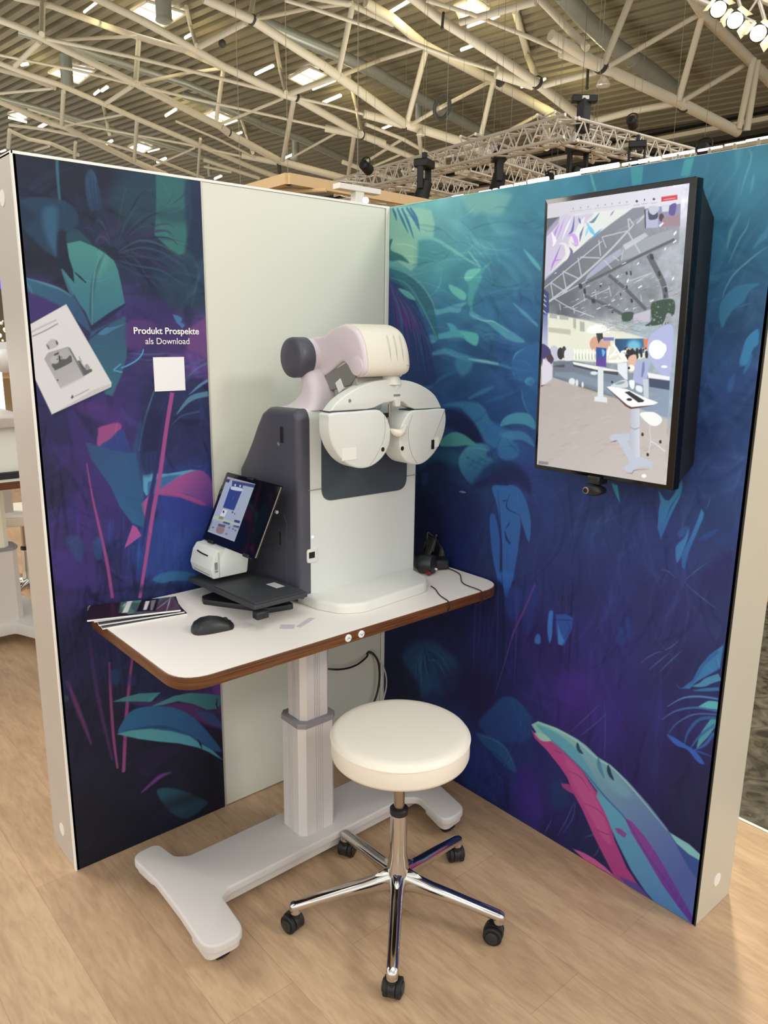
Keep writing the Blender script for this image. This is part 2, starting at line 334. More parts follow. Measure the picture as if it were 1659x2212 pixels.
# ------------------------------------------------------------------ printed pictures: ink laid on a fine grid of the real panel
def cr2(pts, sub=5, closed=True):
    P = np.array(pts, float); N = len(P); o = []
    rng = range(N) if closed else range(N-1)
    for i in rng:
        if closed: a, b, c, d = P[i-1], P[i], P[(i+1) % N], P[(i+2) % N]
        else: a, b, c, d = P[max(i-1, 0)], P[i], P[i+1], P[min(i+2, N-1)]
        for k in range(sub):
            t = k/sub; o.append(0.5*((2*b)+(c-a)*t+(2*a-5*b+4*c-d)*t*t+(3*b-a-3*c+d)*t**3))
    if not closed: o.append(P[-1])
    return np.array(o)
class Ink:
    """a flat print: O corner, U and V unit directions, size in metres, step in metres; shapes are given as points measured in the photo"""
    def __init__(s, O, U, V, w, h, step):
        s.O, s.U, s.V = np.array(O, float), np.array(U, float), np.array(V, float); s.N = np.cross(s.U, s.V); s.w, s.h = w, h
        s.nx, s.ny = int(round(w/step))+1, int(round(h/step))+1
        s.u, s.v = np.meshgrid(np.linspace(0, w, s.nx), np.linspace(0, h, s.ny)); s.c = np.zeros((s.ny, s.nx, 3)); s.px = None
        s.scale = None
    def uv(s, p):
        q = hitp(p[0], p[1], s.O, s.N)-s.O; return (float(np.dot(q, s.U)), float(np.dot(q, s.V)))
    def lpx(s, p):      # metres per photo pixel near p
        a = np.array(s.uv(p)); b = np.array(s.uv((p[0]+4, p[1]))); c = np.array(s.uv((p[0], p[1]+4))); return (np.linalg.norm(a-b)+np.linalg.norm(a-c))/8
    def bg(s, samples, pw=2.6, eps=0.004):
        acc = np.zeros_like(s.c); wt = np.zeros((s.ny, s.nx))
        for (x, y, c) in samples:
            a, b = s.uv((x, y)); d2 = (s.u-a)**2+(s.v-b)**2+eps; w = d2**(-pw/1.0); acc += w[..., None]*np.array([int(c[i:i+2], 16)/255 for i in (0, 2, 4)]); wt += w
        s.c = acc/wt[..., None]
    def _blend(s, P, col, a, soft, col2=None, g=None):
        pad = soft*1.2+0.002
        x0, y0 = P.min(0)-pad; x1, y1 = P.max(0)+pad
        i0 = max(0, int(x0/s.w*(s.nx-1))); i1 = min(s.nx, int(x1/s.w*(s.nx-1))+2); j0 = max(0, int(y0/s.h*(s.ny-1))); j1 = min(s.ny, int(y1/s.h*(s.ny-1))+2)
        if i0 >= i1 or j0 >= j1: return
        X = s.u[j0:j1, i0:i1]; Y = s.v[j0:j1, i0:i1]; ins = np.zeros(X.shape, bool); d2 = np.full(X.shape, 1e9)
        for k in range(len(P)):
            ax, ay = P[k-1]; bx, by = P[k]; ex, ey = bx-ax, by-ay; L = ex*ex+ey*ey
            if L < 1e-14: continue
            t = np.clip(((X-ax)*ex+(Y-ay)*ey)/L, 0, 1); d2 = np.minimum(d2, (X-ax-t*ex)**2+(Y-ay-t*ey)**2)
            if ay != by:
                c = ((ay > Y) != (by > Y)) & (X < ex*(Y-ay)/ey+ax); ins ^= c
        d = np.sqrt(d2)*np.where(ins, 1, -1); m = np.clip(d/soft*0.5+0.5, 0, 1); m = m*m*(3-2*m)*a
        if not isinstance(col, str):      # a glaze: lightens or darkens the ink below it
            sl_ = s.c[j0:j1, i0:i1]; s.c[j0:j1, i0:i1] = sl_*(1-m[..., None])+np.clip(sl_*np.array(col), 0, 1)*m[..., None]; return
        cc = np.array([int(col[i:i+2], 16)/255 for i in (0, 2, 4)])
        if col2:
            c2 = np.array([int(col2[i:i+2], 16)/255 for i in (0, 2, 4)]); a0 = np.array(s.uv(g[0])); a1 = np.array(s.uv(g[1])); e = a1-a0
            t = np.clip(((X-a0[0])*e[0]+(Y-a0[1])*e[1])/e.dot(e), 0, 1)[..., None]; cc = cc*(1-t)+c2*t
        s.c[j0:j1, i0:i1] = s.c[j0:j1, i0:i1]*(1-m[..., None])+cc*m[..., None]
    def poly(s, pts, col, a=1.0, soft=1.6, col2=None, g=None, smooth=True):
        k = s.lpx(pts[0]); P = np.array([s.uv(p) for p in pts])
        if smooth: P = cr2(P)
        s._blend(P, col, a, soft*k, col2, g)
    def stroke(s, pts, w, col, a=1.0, soft=1.2, col2=None):
        k = s.lpx(pts[len(pts)//2]); P = cr2([s.uv(p) for p in pts], 5, False); n = len(P)
        if not hasattr(w, '__len__'): w = (0.3, w, 0.3)
        ws = np.interp(np.linspace(0, 1, n), np.linspace(0, 1, len(w)), w)*k/2
        T = np.gradient(P, axis=0); T /= np.linalg.norm(T, axis=1)[:, None]+1e-12; Nn = np.stack([-T[:, 1], T[:, 0]], 1)
        s._blend(np.vstack([P+Nn*ws[:, None], (P-Nn*ws[:, None])[::-1]]), col, a, soft*k, col2, (pts[0], pts[-1]) if col2 else None)
    def ell(s, c, rx, ry, col, a=1.0, soft=1.5, rot=0):
        r = R(rot); s.poly([(c[0]+rx*math.cos(t)*math.cos(r)-ry*math.sin(t)*math.sin(r), c[1]+rx*math.cos(t)*math.sin(r)+ry*math.sin(t)*math.cos(r)) for t in np.linspace(0, 2*math.pi, 14, endpoint=False)], col, a, soft)
    def grain(s, amp, seed=1, sx=0.02, sy=0.06):
        g = np.random.default_rng(seed); t = np.zeros((s.ny, s.nx))
        for o in range(3):
            kx, ky = max(2, int(s.w/sx*2**o)), max(2, int(s.h/sy*2**o)); n = g.standard_normal((ky+1, kx+1))
            X = np.linspace(0, kx-1e-6, s.nx); Y = np.linspace(0, ky-1e-6, s.ny); xi = X.astype(int); yi = Y.astype(int); fx = X-xi; fy = (Y-yi)[:, None]; fx = fx*fx*(3-2*fx); fy = fy*fy*(3-2*fy)
            a = n[np.ix_(yi, xi)]*(1-fx)+n[np.ix_(yi, xi+1)]*fx; b = n[np.ix_(yi+1, xi)]*(1-fx)+n[np.ix_(yi+1, xi+1)]*fx; t += (a*(1-fy)+b*fy)/2**o
        s.c = np.clip(s.c*(1+amp*t[..., None]), 0, 1)
    def mesh(s, name, material, parent=None, back=0.002, gain=1.0, fade=0.0):
        s.c = s.c*(1-fade)+(s.c.mean(-1, keepdims=True)*0.92)*fade
        off = np.array(rootloc(parent)); P = (s.O+s.u[..., None]*s.U+s.v[..., None]*s.V-off).reshape(-1, 3)
        nx, ny = s.nx, s.ny; idx = np.arange(nx*ny).reshape(ny, nx)
        q = np.stack([idx[:-1, :-1], idx[:-1, 1:], idx[1:, 1:], idx[1:, :-1]], -1).reshape(-1, 4)
        # a thin sheet: rim quads back to a second skin so that the print has thickness
        cor = np.array([s.O, s.O+s.U*s.w, s.O+s.U*s.w+s.V*s.h, s.O+s.V*s.h])-s.N*back-off
        me = bpy.data.meshes.new(name); nv = len(P); allv = np.vstack([P, cor])
        rim = [[idx[0, 0], nv, nv+1, idx[0, -1]], [idx[0, -1], nv+1, nv+2, idx[-1, -1]], [idx[-1, -1], nv+2, nv+3, idx[-1, 0]], [idx[-1, 0], nv+3, nv, idx[0, 0]], [nv+3, nv+2, nv+1, nv]]
        faces = np.vstack([q, np.array(rim)]).astype(np.int32); nf = len(faces)
        me.vertices.add(len(allv)); me.vertices.foreach_set('co', allv.astype(np.float32).ravel())
        me.loops.add(nf*4); me.loops.foreach_set('vertex_index', faces.ravel())
        me.polygons.add(nf); me.polygons.foreach_set('loop_start', np.arange(nf, dtype=np.int32)*4)
        me.update(calc_edges=True)
        at = me.color_attributes.new('ink', 'FLOAT_COLOR', 'POINT'); c = np.clip(s.c, 0, 1).reshape(-1, 3)
        c = np.where(c <= 0.04045, c/12.92, ((c+0.055)/1.055)**2.4)*gain
        c = np.vstack([c, np.full((4, 3), 0.05)]); at.data.foreach_set('color', np.hstack([c, np.ones((len(c), 1))]).astype(np.float32).ravel())
        me.materials.append(M[material]); o = bpy.data.objects.new(name, me); COL.objects.link(o)
        if parent is not None: o.parent = parent
        return o
# ------------------------------------------------------------------ floor and booth walls
b = MB(); b.box((-14, -6, -0.03), (0.573, 14, 0.0)); fl = b.build('floor', 'floor', smooth=0); tag(fl, 'pale oak plank floor under the exhibition booth', 'floor', kind='structure')
b = MB(); b.box((0.585, -6, -0.03), (2.9, 14, -0.004)); f2 = b.build('floor', 'slate', smooth=0); tag(f2, 'dark glossy slate floor beyond the right booth wall', 'floor', kind='structure')
b = MB(); b.box((2.9, -6, -0.03), (27.4, 34, -0.003)); f3 = b.build('floor', mat('beige_hall_floor', 'c9a273', 0.5, var=0.08), smooth=0); tag(f3, 'beige hall floor past the dark slate strip', 'floor', kind='structure')
b = MB(); b.box((-14, 14, -0.03), (2.9, 34, -0.003)); f4 = b.build('floor', mat('tan_hall_floor', 'c9b08c', 0.5, var=0.08), smooth=0); tag(f4, 'tan hall floor far behind the left booth wall', 'floor', kind='structure')
b = MB(); b.box((0.573, -6, -0.03), (0.585, 14, 0.002)); tr = b.build('trim_1', 'trim_white', smooth=0); tag(tr, 'white metal edge strip between oak planks and slate floor', 'trim', kind='structure')

LA, LB, SPL, HW, TH = 1.216, 1.314, 0.712, 2.0, 0.19
wl = thing('wall_left', (-0.6, 0.1, 0), 'back booth wall, jungle print on its left half and plain white on the right', 'wall', kind='structure')
b = MB(); b.box((-LA+0.012, 0.012, 0), (0.0, TH, HW-0.006)); b.build('wall_core', 'wall_white', wl, smooth=0)
b = MB(); b.box((-LA, 0.0, 0.0), (-LA+0.012, TH, HW)); b.build('end_profile', 'frame_alu', wl, smooth=0, bevel=0.002)
b = MB(); b.box((-LA-0.0005, -0.001, 0.0), (-LA+0.0035, 0.011, HW+0.001)); b.box((-LA, -0.001, HW-0.006), (0.0, TH, HW+0.001)); b.build('frame_strip', 'trim_white', wl, smooth=0)
b = MB(); b.box((-SPL-0.001, -0.0015, 0), (-SPL+0.0035, 0.012, HW-0.004)); b.build('joint_strip', 'frame_alu', wl, smooth=0)
b = MB(); b.box((-SPL+0.005, 0.001, 0.004), (-0.020, 0.014, HW-0.007)); b.build('white_panel', 'wall_white', wl, smooth=0)
b = MB(); b.box((-0.0165, -0.002, 0), (-0.0005, 0.014, HW)); b.build('corner_profile', 'trim_white', wl, smooth=0, bevel=0.001)
b = MB(); b.box((-0.0205, 0.0018, 0), (-0.016, 0.012, HW-0.01)); b.build('shadow_gap', 'collar', wl, smooth=0)
for z in (0.089, 1.903):
    b = MB(); b.cyl((-LA+0.001, 0.098, z), (-LA-0.0015, 0.098, z), 0.020, n=28); b.build('cover_cap', 'cap_white', wl)

wr = thing('wall_right', (0.1, -0.65, 0), 'right booth wall covered with a blue jungle print', 'wall', kind='structure')
b = MB(); b.box((0.012, -LB+0.012, 0), (TH+0.01, TH, HW-0.006)); b.build('wall_core', 'wall_white', wr, smooth=0)
b = MB(); b.box((0.0, -LB, 0.0), (TH+0.01, -LB+0.012, HW)); b.build('end_profile', 'frame_beige', wr, smooth=0, bevel=0.002)
b = MB(); b.box((0.001, -LB, HW-0.006), (TH+0.01, TH, HW)); b.build('frame_strip', 'trim_white', wr, smooth=0)
b = MB(); b.box((-0.0006, -LB-0.0006, 0.0), (0.003, -LB+0.003, HW)); b.build('edge_seam', 'dark_gap', wr, smooth=0)
b = MB(); b.cyl((0.105, -LB+0.001, 0.095), (0.105, -LB-0.0015, 0.095), 0.019, n=28); b.build('cover_cap', 'cap_white', wr)

def glazes(K, seed, n, box, ang, lens, wid, light, dark, a=(.25, .5), soft=2.0):
    q_ = random.Random(seed)
    for _ in range(n):
        x, y = q_.uniform(box[0], box[2]), q_.uniform(box[1], box[3]); t_ = R(q_.uniform(*ang)); L = q_.uniform(*lens); c_ = q_.uniform(-.35, .35)
        P = [(x+math.cos(t_+c_*(k-1.5))*L*k/3, y+math.sin(t_+c_*(k-1.5))*L*k/3) for k in range(4)]
        K.stroke(P, (.5, q_.uniform(*wid), q_.uniform(*wid), .5), light if q_.random() < .5 else dark, q_.uniform(*a), soft)
# ---- left print
A = Ink((-LA+0.0035, 0.0, 0.001), (1, 0, 0), (0, 0, 1), LA-SPL-0.0045, HW-0.007, 0.0019)
A.bg([(80,370,'1d2540'),(60,430,'1b2c4c'),(110,400,'1b2440'),(200,375,'1c2340'),(300,400,'1c3c58'),(400,400,'204c60'),(425,430,'1c2c50'),(100,500,'17294a'),(180,500,'1a2848'),(250,550,'1e2e4e'),(330,600,'1a2a50'),(410,600,'22405a'),
 (90,560,'1a2338'),(140,590,'1c2640'),(90,640,'3a2f78'),(300,680,'362c6c'),(420,760,'5b3a88'),(250,900,'3a2c78'),(150,930,'2a2660'),(350,900,'222a5c'),(420,880,'242c60'),(100,1050,'262450'),(190,1100,'32287a'),(300,1150,'23307a'),(400,1120,'28409a'),(400,1200,'254498'),
 (130,1180,'352a70'),(120,1270,'2c2460'),(200,1260,'2c2668'),(150,1400,'1d2250'),(300,1350,'1c2860'),(350,1450,'1c2452'),(465,1420,'4c2c78'),(180,1560,'1a1c3c'),(350,1670,'15162e'),(450,1690,'16182c'),(200,1800,'141628'),(420,1850,'0f1220'),(170,1870,'121422'),(380,1780,'171b38')], pw=2.4, eps=0.0015)
t = lambda L, o=(0, 320), k=0.3075: [(o[0]+x*k, o[1]+y*k) for x, y in L]
t6 = lambda L: t(L, (60, 980), 0.416)
t5 = lambda L: t(L, (160, 980), 0.3617)
A.grain(0.05, 3, 0.05, 0.03)
glazes(A, 31, 90, (40,360,440,900), (-60,80), (40,150), (4,16), (1.15,1.25,1.25), (.6,.62,.7), (.3,.6), 3)
glazes(A, 32, 150, (100,900,480,1420), (70,115), (60,220), (3,12), (1.3,1.15,1.25), (.55,.55,.65), (.25,.55), 2.5)
glazes(A, 33, 60, (120,1420,490,1850), (60,130), (60,180), (4,14), (1.25,1.2,1.3), (.6,.6,.65), (.25,.5), 4)
A.stroke(t([(400,40),(402,140),(410,260),(422,390)]), (7,7,6,5), '2f6f85', .9, 2)
A.poly(t([(640,150),(675,200),(690,300),(705,430),(660,440),(625,425),(600,280),(605,190)]), '2a5f8a', .85, 3, '1d3c62', (t([(650,200)])[0], t([(660,440)])[0]))
for k in range(9): A.stroke(t([(610+k*11,170+abs(k-3)*22),(618+k*11,300),(640+k*10,430)]), 2.4, '3a79a8' if k % 2 else '1c3a60', .4, 1.2)
A.poly(t([(590,110),(640,150),(760,500),(720,560),(650,430)]), '1b3358', .5, 8)
A.poly(t([(780,300),(900,230),(1080,200),(1090,440),(1050,600),(930,540),(820,480)]), '1f4456', .6, 18)
A.poly(t([(1095,180),(1200,190),(1330,210),(1345,420),(1330,560),(1300,740),(1260,750),(1180,700),(1085,610),(1097,440)]), '2b6e74', .9, 2, '2f7f78', (t([(1200,400)])[0], t([(1250,740)])[0]), smooth=False)
A.poly(t([(1100,440),(1330,430),(1320,520),(1100,500)]), '1f4c5c', .7, 9)
A.poly(t([(1300,240),(1405,215),(1430,760),(1330,700)]), '1c2e58', .75, 6)
A.stroke(t([(1340,250),(1290,330),(1200,400)]), 3, '1c4656', .7, 1.5)
A.stroke(t([(1310,280),(1340,420),(1330,560),(1290,740)]), (1,4,4,1), '1d4258', .8, 2)
A.poly(t([(110,380),(230,345),(400,355),(500,400),(548,470),(540,545),(470,590),(480,660),(440,760),(400,770),(330,730),(240,640),(160,560),(120,470)]), '1c4264', .85, 3)
A.poly(t([(110,380),(250,470),(160,560),(120,470)]), '17304e', .8, 7)
A.poly(t([(310,420),(400,420),(405,560),(405,740),(370,720),(330,640),(300,520)]), '2d648e', .8, 9)
A.poly(t([(410,590),(470,590),(540,700),(500,800),(520,940),(430,850),(400,740)]), '15223c', .9, 5)
A.poly(t([(470,590),(540,570),(620,640),(660,700),(560,690),(480,690)]), '1e4c62', .9, 4)
A.poly(t([(470,670),(560,650),(660,690),(740,740),(800,790),(830,860),(850,950),(878,1090),(780,1150),(660,1245),(640,1240),(600,1150),(560,1100),(520,1030),(430,850),(480,900),(522,945),(515,860),(485,770)]), '3f8f8e', 1, 1.5, '2f7390', (t([(680,720)])[0], t([(700,1180)])[0]), smooth=False)
A.poly(t([(430,850),(480,900),(520,1030),(480,1000)]), '3a7f96', .8, 2)
A.stroke(t([(735,740),(690,830),(660,930),(645,1050),(640,1160),(655,1250)]), (2,10,9,7,5), '23596f', .85, 3)
A.stroke(t([(700,760),(668,860),(652,980),(648,1100),(648,1240)]), (1,3,3,2), '58a6a8', .7, 1.5)
A.stroke(t([(525,872),(560,905),(605,945)]), (2,5,3), '17304a', 1, 1)
A.poly(t([(690,700),(760,780),(700,900),(660,900),(700,800)]), '5fb3a6', .35, 10)
A.poly(t([(165,905),(280,935),(420,980),(520,1040),(560,1110),(610,1200),(640,1300),(560,1230),(440,1120),(330,1070),(200,1010),(165,1010)]), '2b6488', 1, 2, '2a527f', (t([(200,930)])[0], t([(600,1200)])[0]), smooth=False)
A.stroke(t([(168,912),(290,945),(420,990),(500,1040)]), 5, '5aa0b4', .7, 2.5)
A.stroke(t([(170,930),(210,980),(235,1060)]), (4,4,1), '3f86a0', .7, 2)
A.poly(t([(170,1015),(260,1030),(440,1115),(470,1100),(190,1230),(185,1100)]), '3a2d7a', .9, 4, smooth=False)
r5 = random.Random(5)
for k in range(46):
    a = r5.uniform(-2.6, 0.9); L = r5.uniform(180, 560)*(1.0 if a > -1.4 else .6)
    cx, cy = 800, 720; dx, dy = math.cos(a), math.sin(a)
    A.stroke(t([(cx+dx*30, cy+dy*30), (cx+dx*L*.5, cy+dy*L*.5-20), (cx+dx*L*.85, cy+dy*L*.85+20), (cx+dx*L, cy+dy*L+90)]), r5.choice((2.5, 4, 6)), r5.choice(('15203c','1b2746','2b4a66','283a66','172342','3b2a62')), r5.uniform(.4, .8), 1.5)
for yy, c in ((650,'3d6470'),(700,'33506e'),(760,'2c4466'),(830,'30507a'),(890,'28406a')):
    A.stroke(t([(840,720+(yy-650)*.4),(980,yy),(1130,yy+30),(1290,yy+130)]), (1,4,4,1), c, .7, 1.8)
for k in range(7): A.stroke(t([(660+k*6,690),(700+k*22,600-k*4),(740+k*32,530-k*10)]), 2.5, '5a2f6a' if k % 2 else '3a3560', .55, 1.5)
A.poly(t([(1080,880),(1180,900),(1230,1000),(1200,1090),(1130,1000)]), '234a62', .5, 12)
A.stroke(t([(1430,780),(1370,1000),(1330,1200)]), (1,4,1), '3d5a8a', .4, 2)
A.poly(t([(900,1090),(1060,1080),(1220,1140),(1200,1260),(960,1230),(880,1180)]), '33286e', .7, 10)
A.stroke(t([(885,1095),(760,1180),(640,1262)]), (3,9,6), '1a2550', .95, 2)
A.poly(t([(640,1290),(880,1180),(895,1300),(890,1470),(850,1600),(790,1740),(740,1730),(700,1600),(620,1380)]), '2a5c80', .95, 3, '2f6f86', (t([(740,1300)])[0], t([(790,1700)])[0]), smooth=False)
A.poly(t([(690,1300),(720,1265),(800,1255),(885,1232),(800,1275),(740,1310),(700,1312)]), '3f78aa', .95, 1.5)
A.stroke(t([(620,1350),(690,1290),(780,1230)]), 4, '1b2c54', .8, 2)
A.poly(t([(890,1230),(1000,1205),(1100,1240),(1130,1330),(1000,1400),(895,1400)]), '55327e', .85, 5)
A.poly(t([(1310,1290),(1450,1180),(1462,1480),(1380,1440),(1300,1400)]), '70408c', .9, 3, smooth=False)
A.poly(t([(1100,1240),(1310,1250),(1290,1440),(1090,1400)]), '3d2c70', .8, 6)
A.poly(t([(1212,1168),(1245,1175),(1280,1195),(1270,1225),(1300,1240),(1282,1268),(1240,1225)]), '3f72b6', 1, 1, smooth=False)
A.poly(t([(1300,1100),(1360,1150),(1330,1260),(1290,1200)]), '1d2554', .6, 6)
for a_, b_, c_, w_, k_ in (((1290,1640),(1380,1550),(1462,1510),4,'4a6ea2'),((1240,1870),(1340,1760),(1462,1725),11,'4f92ae'),((1330,1730),(1400,1670),(1462,1630),6,'5a8fc0'),((1230,1580),(1320,1530),(1440,1480),4,'47579a'),((1180,1700),(1300,1620),(1440,1580),4,'33407a'),((1200,1950),(1280,1880),(1400,1850),4,'3a4a8c')):
    A.stroke(t([a_, b_, c_]), (1, w_, w_), k_, .85, 1.5)
A.stroke(t([(900,1440),(1050,1450),(1200,1440)]), 4, '4a70a4', .6, 2); A.stroke(t([(900,1470),(1040,1490),(1180,1470)]), 4, '3a5c98', .6, 2)
A.poly(t([(480,1790),(620,1770),(860,1860),(820,1960),(620,1880)]), '502c86', .6, 8)
A.poly(t([(690,2000),(700,1960),(830,1930),(850,1975),(780,2040),(700,2120),(680,2080)]), 'a3438c', .95, 2.5)
A.poly(t([(700,2120),(780,2040),(850,1975),(900,2060),(960,2260),(1000,2500),(940,2480),(820,2350)]), '2b3f94', .95, 2.5, '23386e', (t([(800,2050)])[0], t([(960,2480)])[0]))
A.poly(t([(470,1800),(560,1900),(700,2120),(900,2420),(960,2560),(760,2500),(600,2300),(520,2100)]), '3c2a80', .7, 6)
A.poly(t6([(120,-40),(330,0),(420,160),(500,300),(560,400),(480,440),(350,430),(290,200)]), '3a2a78', .6, 6)
A.poly(t6([(300,-60),(430,-20),(560,0),(600,210),(610,390),(540,360),(480,280),(430,170),(330,30)]), '25609a', .95, 2, '2a5088', (t6([(520,250)])[0], t6([(380,-20)])[0]), smooth=False)
A.poly(t5([(410,0),(520,-30),(500,120),(410,130)]), '2f62ac', .9, 3, smooth=False)
for k in range(8): A.stroke(t5([(425+k*13,-10),(420+k*13,60),(425+k*12,125)]), 2.5, '3f7cc4' if k % 2 else '203a88', .6, 1)
A.poly(t6([(560,420),(700,330),(950,300),(965,600),(700,640),(560,600)]), '24409a', .75, 10)
for k in range(26):
    x = r5.uniform(420, 950); y = r5.uniform(300, 560); A.stroke(t6([(x,y),(x+r5.uniform(-8,8),y+60),(x-4,y+r5.uniform(90,170))]), r5.choice((3, 5, 8)), r5.choice(('2f58b8','1c2a74','2a4aa8','3a3c98','1a3478')), .5, 2)
A.poly(t5([(410,130),(470,118),(560,120),(700,95),(745,100),(660,140),(560,190),(500,230),(430,250),(412,220)]), '4a9ecb', 1, 1.5, '4f9fc0', (t5([(420,150)])[0], t5([(700,100)])[0]), smooth=False)
A.poly(t5([(440,170),(560,130),(640,125),(560,180),(500,225),(440,260)]), '2b5ca4', .8, 2, smooth=False)
A.poly(t5([(490,235),(560,180),(640,130),(740,98),(790,120),(822,170),(830,250),(826,320),(780,310),(700,250),(600,235)]), 'a04692', 1, 1.5, '5f3a9a', (t5([(650,150)])[0], t5([(820,290)])[0]))
A.poly(t5([(490,240),(600,232),(700,255),(785,300),(760,310),(640,265),(560,255)]), 'a8418a', 1, 1.5)
A.poly(t5([(500,262),(620,262),(760,310),(820,310),(815,420),(640,430),(520,380)]), '27379a', .8, 6)
A.poly(t5([(400,300),(455,240),(450,330),(432,425)]), 'b04a9c', 1, 1.2, smooth=False)
A.poly(t5([(350,425),(375,440),(402,490),(300,566)]), 'b04a9c', 1, 1.2, smooth=False)
A.poly(t5([(400,-200),(412,200),(410,420),(360,340),(300,260)]), '24588c', .6, 6)
A.stroke(t([(1085,1700),(1020,1900),(975,2130)]), (2,5,3), '4a7aa4', .7, 1.5)
A.stroke(t([(1180,1740),(1090,1900),(990,2050)]), 4, '3c3c78', .6, 2)
A.poly(t([(1040,1850),(1160,1900),(1120,2200),(1020,2300),(980,2100)]), '1b2050', .7, 8)
A.stroke([(372,848),(358,935),(345,1030),(330,1110),(318,1190),(302,1292)], (9,9,9,9,8,7), 'a8448f', 1, 1.3)
A.stroke([(360,860),(345,960),(334,1030),(318,1110),(308,1180)], (4,8,9,8,3), '2a2468', .9, 2)
A.stroke([(288,1405),(279,1480),(272,1560),(267,1668)], (5,6,8,7), '9c3a86', .95, 1.5)
A.stroke([(187,1000),(200,1075),(218,1155),(232,1220),(243,1292)], (2,4,6,7,7), '9b3d86', 1, 1.5)
A.stroke([(236,1430),(240,1520),(246,1600),(254,1660)], (4,6,6,4), 'a03e84', .9, 1.5)
A.stroke(t6([(265,200),(290,330),(320,500),(350,720)]), (10,16,16,14), '3f2a7c', .7, 4)
A.stroke(t6([(320,960),(350,1180),(390,1380),(440,1590)]), (5,8,7,4), '5a2c74', .7, 3)
A.stroke(t6([(205,1180),(250,1300),(290,1400),(330,1510)]), (6,9,8,3), '7a3484', .75, 3)
for k in range(12): x = 130+k*28; A.stroke(t6([(x,800),(x+25,1000),(x+60,1250)]), (3,7,2), r5.choice(('262c66','3a2c72','1a1f4c','2a2458')), .5, 3)
A.poly(t6([(120,500),(250,520),(330,600),(320,680),(180,700),(120,600)]), '3c2a86', .7, 8)
A.poly(t6([(200,430),(280,440),(280,560),(230,520)]), '2a4c8a', .6, 5); A.poly(t6([(340,450),(380,440),(385,540),(350,540)]), '27559a', .6, 4)
A.poly(t6([(650,650),(700,620),(780,610),(870,625),(860,655),(760,660),(700,672),(665,665)]), '2a6ca4', .9, 2.5)
A.poly(t6([(560,690),(860,670),(940,700),(560,720)]), '0e1640', .6, 8)
A.poly(t6([(430,1130),(470,1120),(475,1190),(430,1195)]), '234a80', .6, 3); A.poly(t6([(520,1150),(560,1150),(560,1200),(520,1200)]), '23387a', .5, 4)
A.poly(t6([(960,1130),(1003,1120),(1003,1250),(960,1230)]), '6a3494', .8, 4)
A.poly(t6([(172,1262),(200,1255),(215,1275),(175,1300)]), '1f4a60', .8, 2)
A.poly(t6([(440,1288),(500,1265),(580,1245),(690,1240),(640,1290),(560,1288)]), '3b8a96', 1, 1.5, smooth=False)
A.poly(t6([(520,1290),(640,1290),(700,1270),(720,1300),(640,1318)]), '432a78', .8, 3)
A.poly(t6([(640,1312),(700,1285),(760,1258),(840,1243),(930,1246),(1003,1255),(1003,1300),(980,1325),(930,1330),(860,1300),(780,1285),(700,1305)]), '3f9096', 1, 1.5, '2f7080', (t6([(700,1290)])[0], t6([(980,1320)])[0]), smooth=False)
A.stroke(t6([(985,1268),(980,1300),(990,1335)]), 4, '172338', .9, 1)
A.poly(t6([(700,1315),(800,1295),(900,1325),(1003,1400),(1003,1430),(860,1380)]), '54286e', .9, 3)
A.poly(t6([(870,1340),(960,1350),(1005,1400),(1005,1420),(930,1390)]), '234a86', .8, 3)
A.poly(t6([(470,1452),(500,1380),(550,1330),(640,1312),(760,1320),(860,1370),(930,1440),(1005,1540),(960,1540),(860,1480),(700,1435),(560,1435)]), '2468a4', 1, 1.8, '22508a', (t6([(560,1380)])[0], t6([(980,1530)])[0]))
A.stroke(t6([(500,1440),(640,1420),(760,1430),(880,1480)]), 6, '1a3a70', .7, 3)
A.poly(t6([(460,1456),(540,1436),(640,1428),(740,1440),(840,1466),(890,1500),(960,1540),(1014,1592),(930,1545),(880,1525),(780,1504),(680,1495),(580,1482)]), '4aa3b2', 1, 1.5, '3f8fb4', (t6([(600,1450)])[0], t6([(1000,1570)])[0]), smooth=False)
A.stroke(t6([(880,1480),(895,1505),(905,1535)]), 4, '121a38', 1, 1)
A.poly(t6([(560,1610),(620,1540),(760,1510),(800,1530),(680,1620),(600,1680)]), '241a48', .6, 5)
A.stroke(t6([(590,1760),(640,1715),(690,1675),(745,1655)]), (3,8,9,2), '6e2f92', .9, 3)
A.poly(t6([(670,1752),(715,1735),(800,1748),(880,1780),(935,1812),(900,1850),(860,1880),(810,1895),(760,1875),(710,1830)]), '1d5068', .95, 3, '1c3f5a', (t6([(700,1760)])[0], t6([(850,1880)])[0]))
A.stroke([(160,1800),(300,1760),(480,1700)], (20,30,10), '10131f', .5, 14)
glazes(A, 34, 120, (50,360,480,1800), (20,130), (30,110), (1,4), (1.2,1.22,1.22), (.72,.72,.78), (.25,.5), 1.0)
# leaflet printed on the wall
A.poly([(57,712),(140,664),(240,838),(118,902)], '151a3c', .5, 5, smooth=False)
A.poly([(52,708),(143,657),(241,827),(240,836),(112,895),(74,815),(62,760)], 'dedde0', 1, .8, smooth=False)
A.poly([(112,895),(240,836),(238,829),(200,843)], 'c9c7cc', .9, .7, smooth=False)
A.stroke([(66,718),(92,705),(122,691)], (3.4,3.4,3.4), 'a9adc2', .7, 1.4); A.stroke([(69,727),(96,715),(125,699)], (2.4,2.4,2.4), '8a8588', .9, 1)
q = lambda L: [(50+x*.1266, 640+y*.1266) for x, y in L]
A.poly(q([(360,1070),(400,1000),(430,960),(760,860),(1030,1370),(640,1580)]), 'a8a8ac', 1, .8, 'b8b7ba', (q([(500,1000)])[0], q([(800,1450)])[0]), smooth=False)
A.poly(q([(760,860),(800,880),(1060,1340),(1030,1370)]), '77787c', 1, .7, smooth=False)
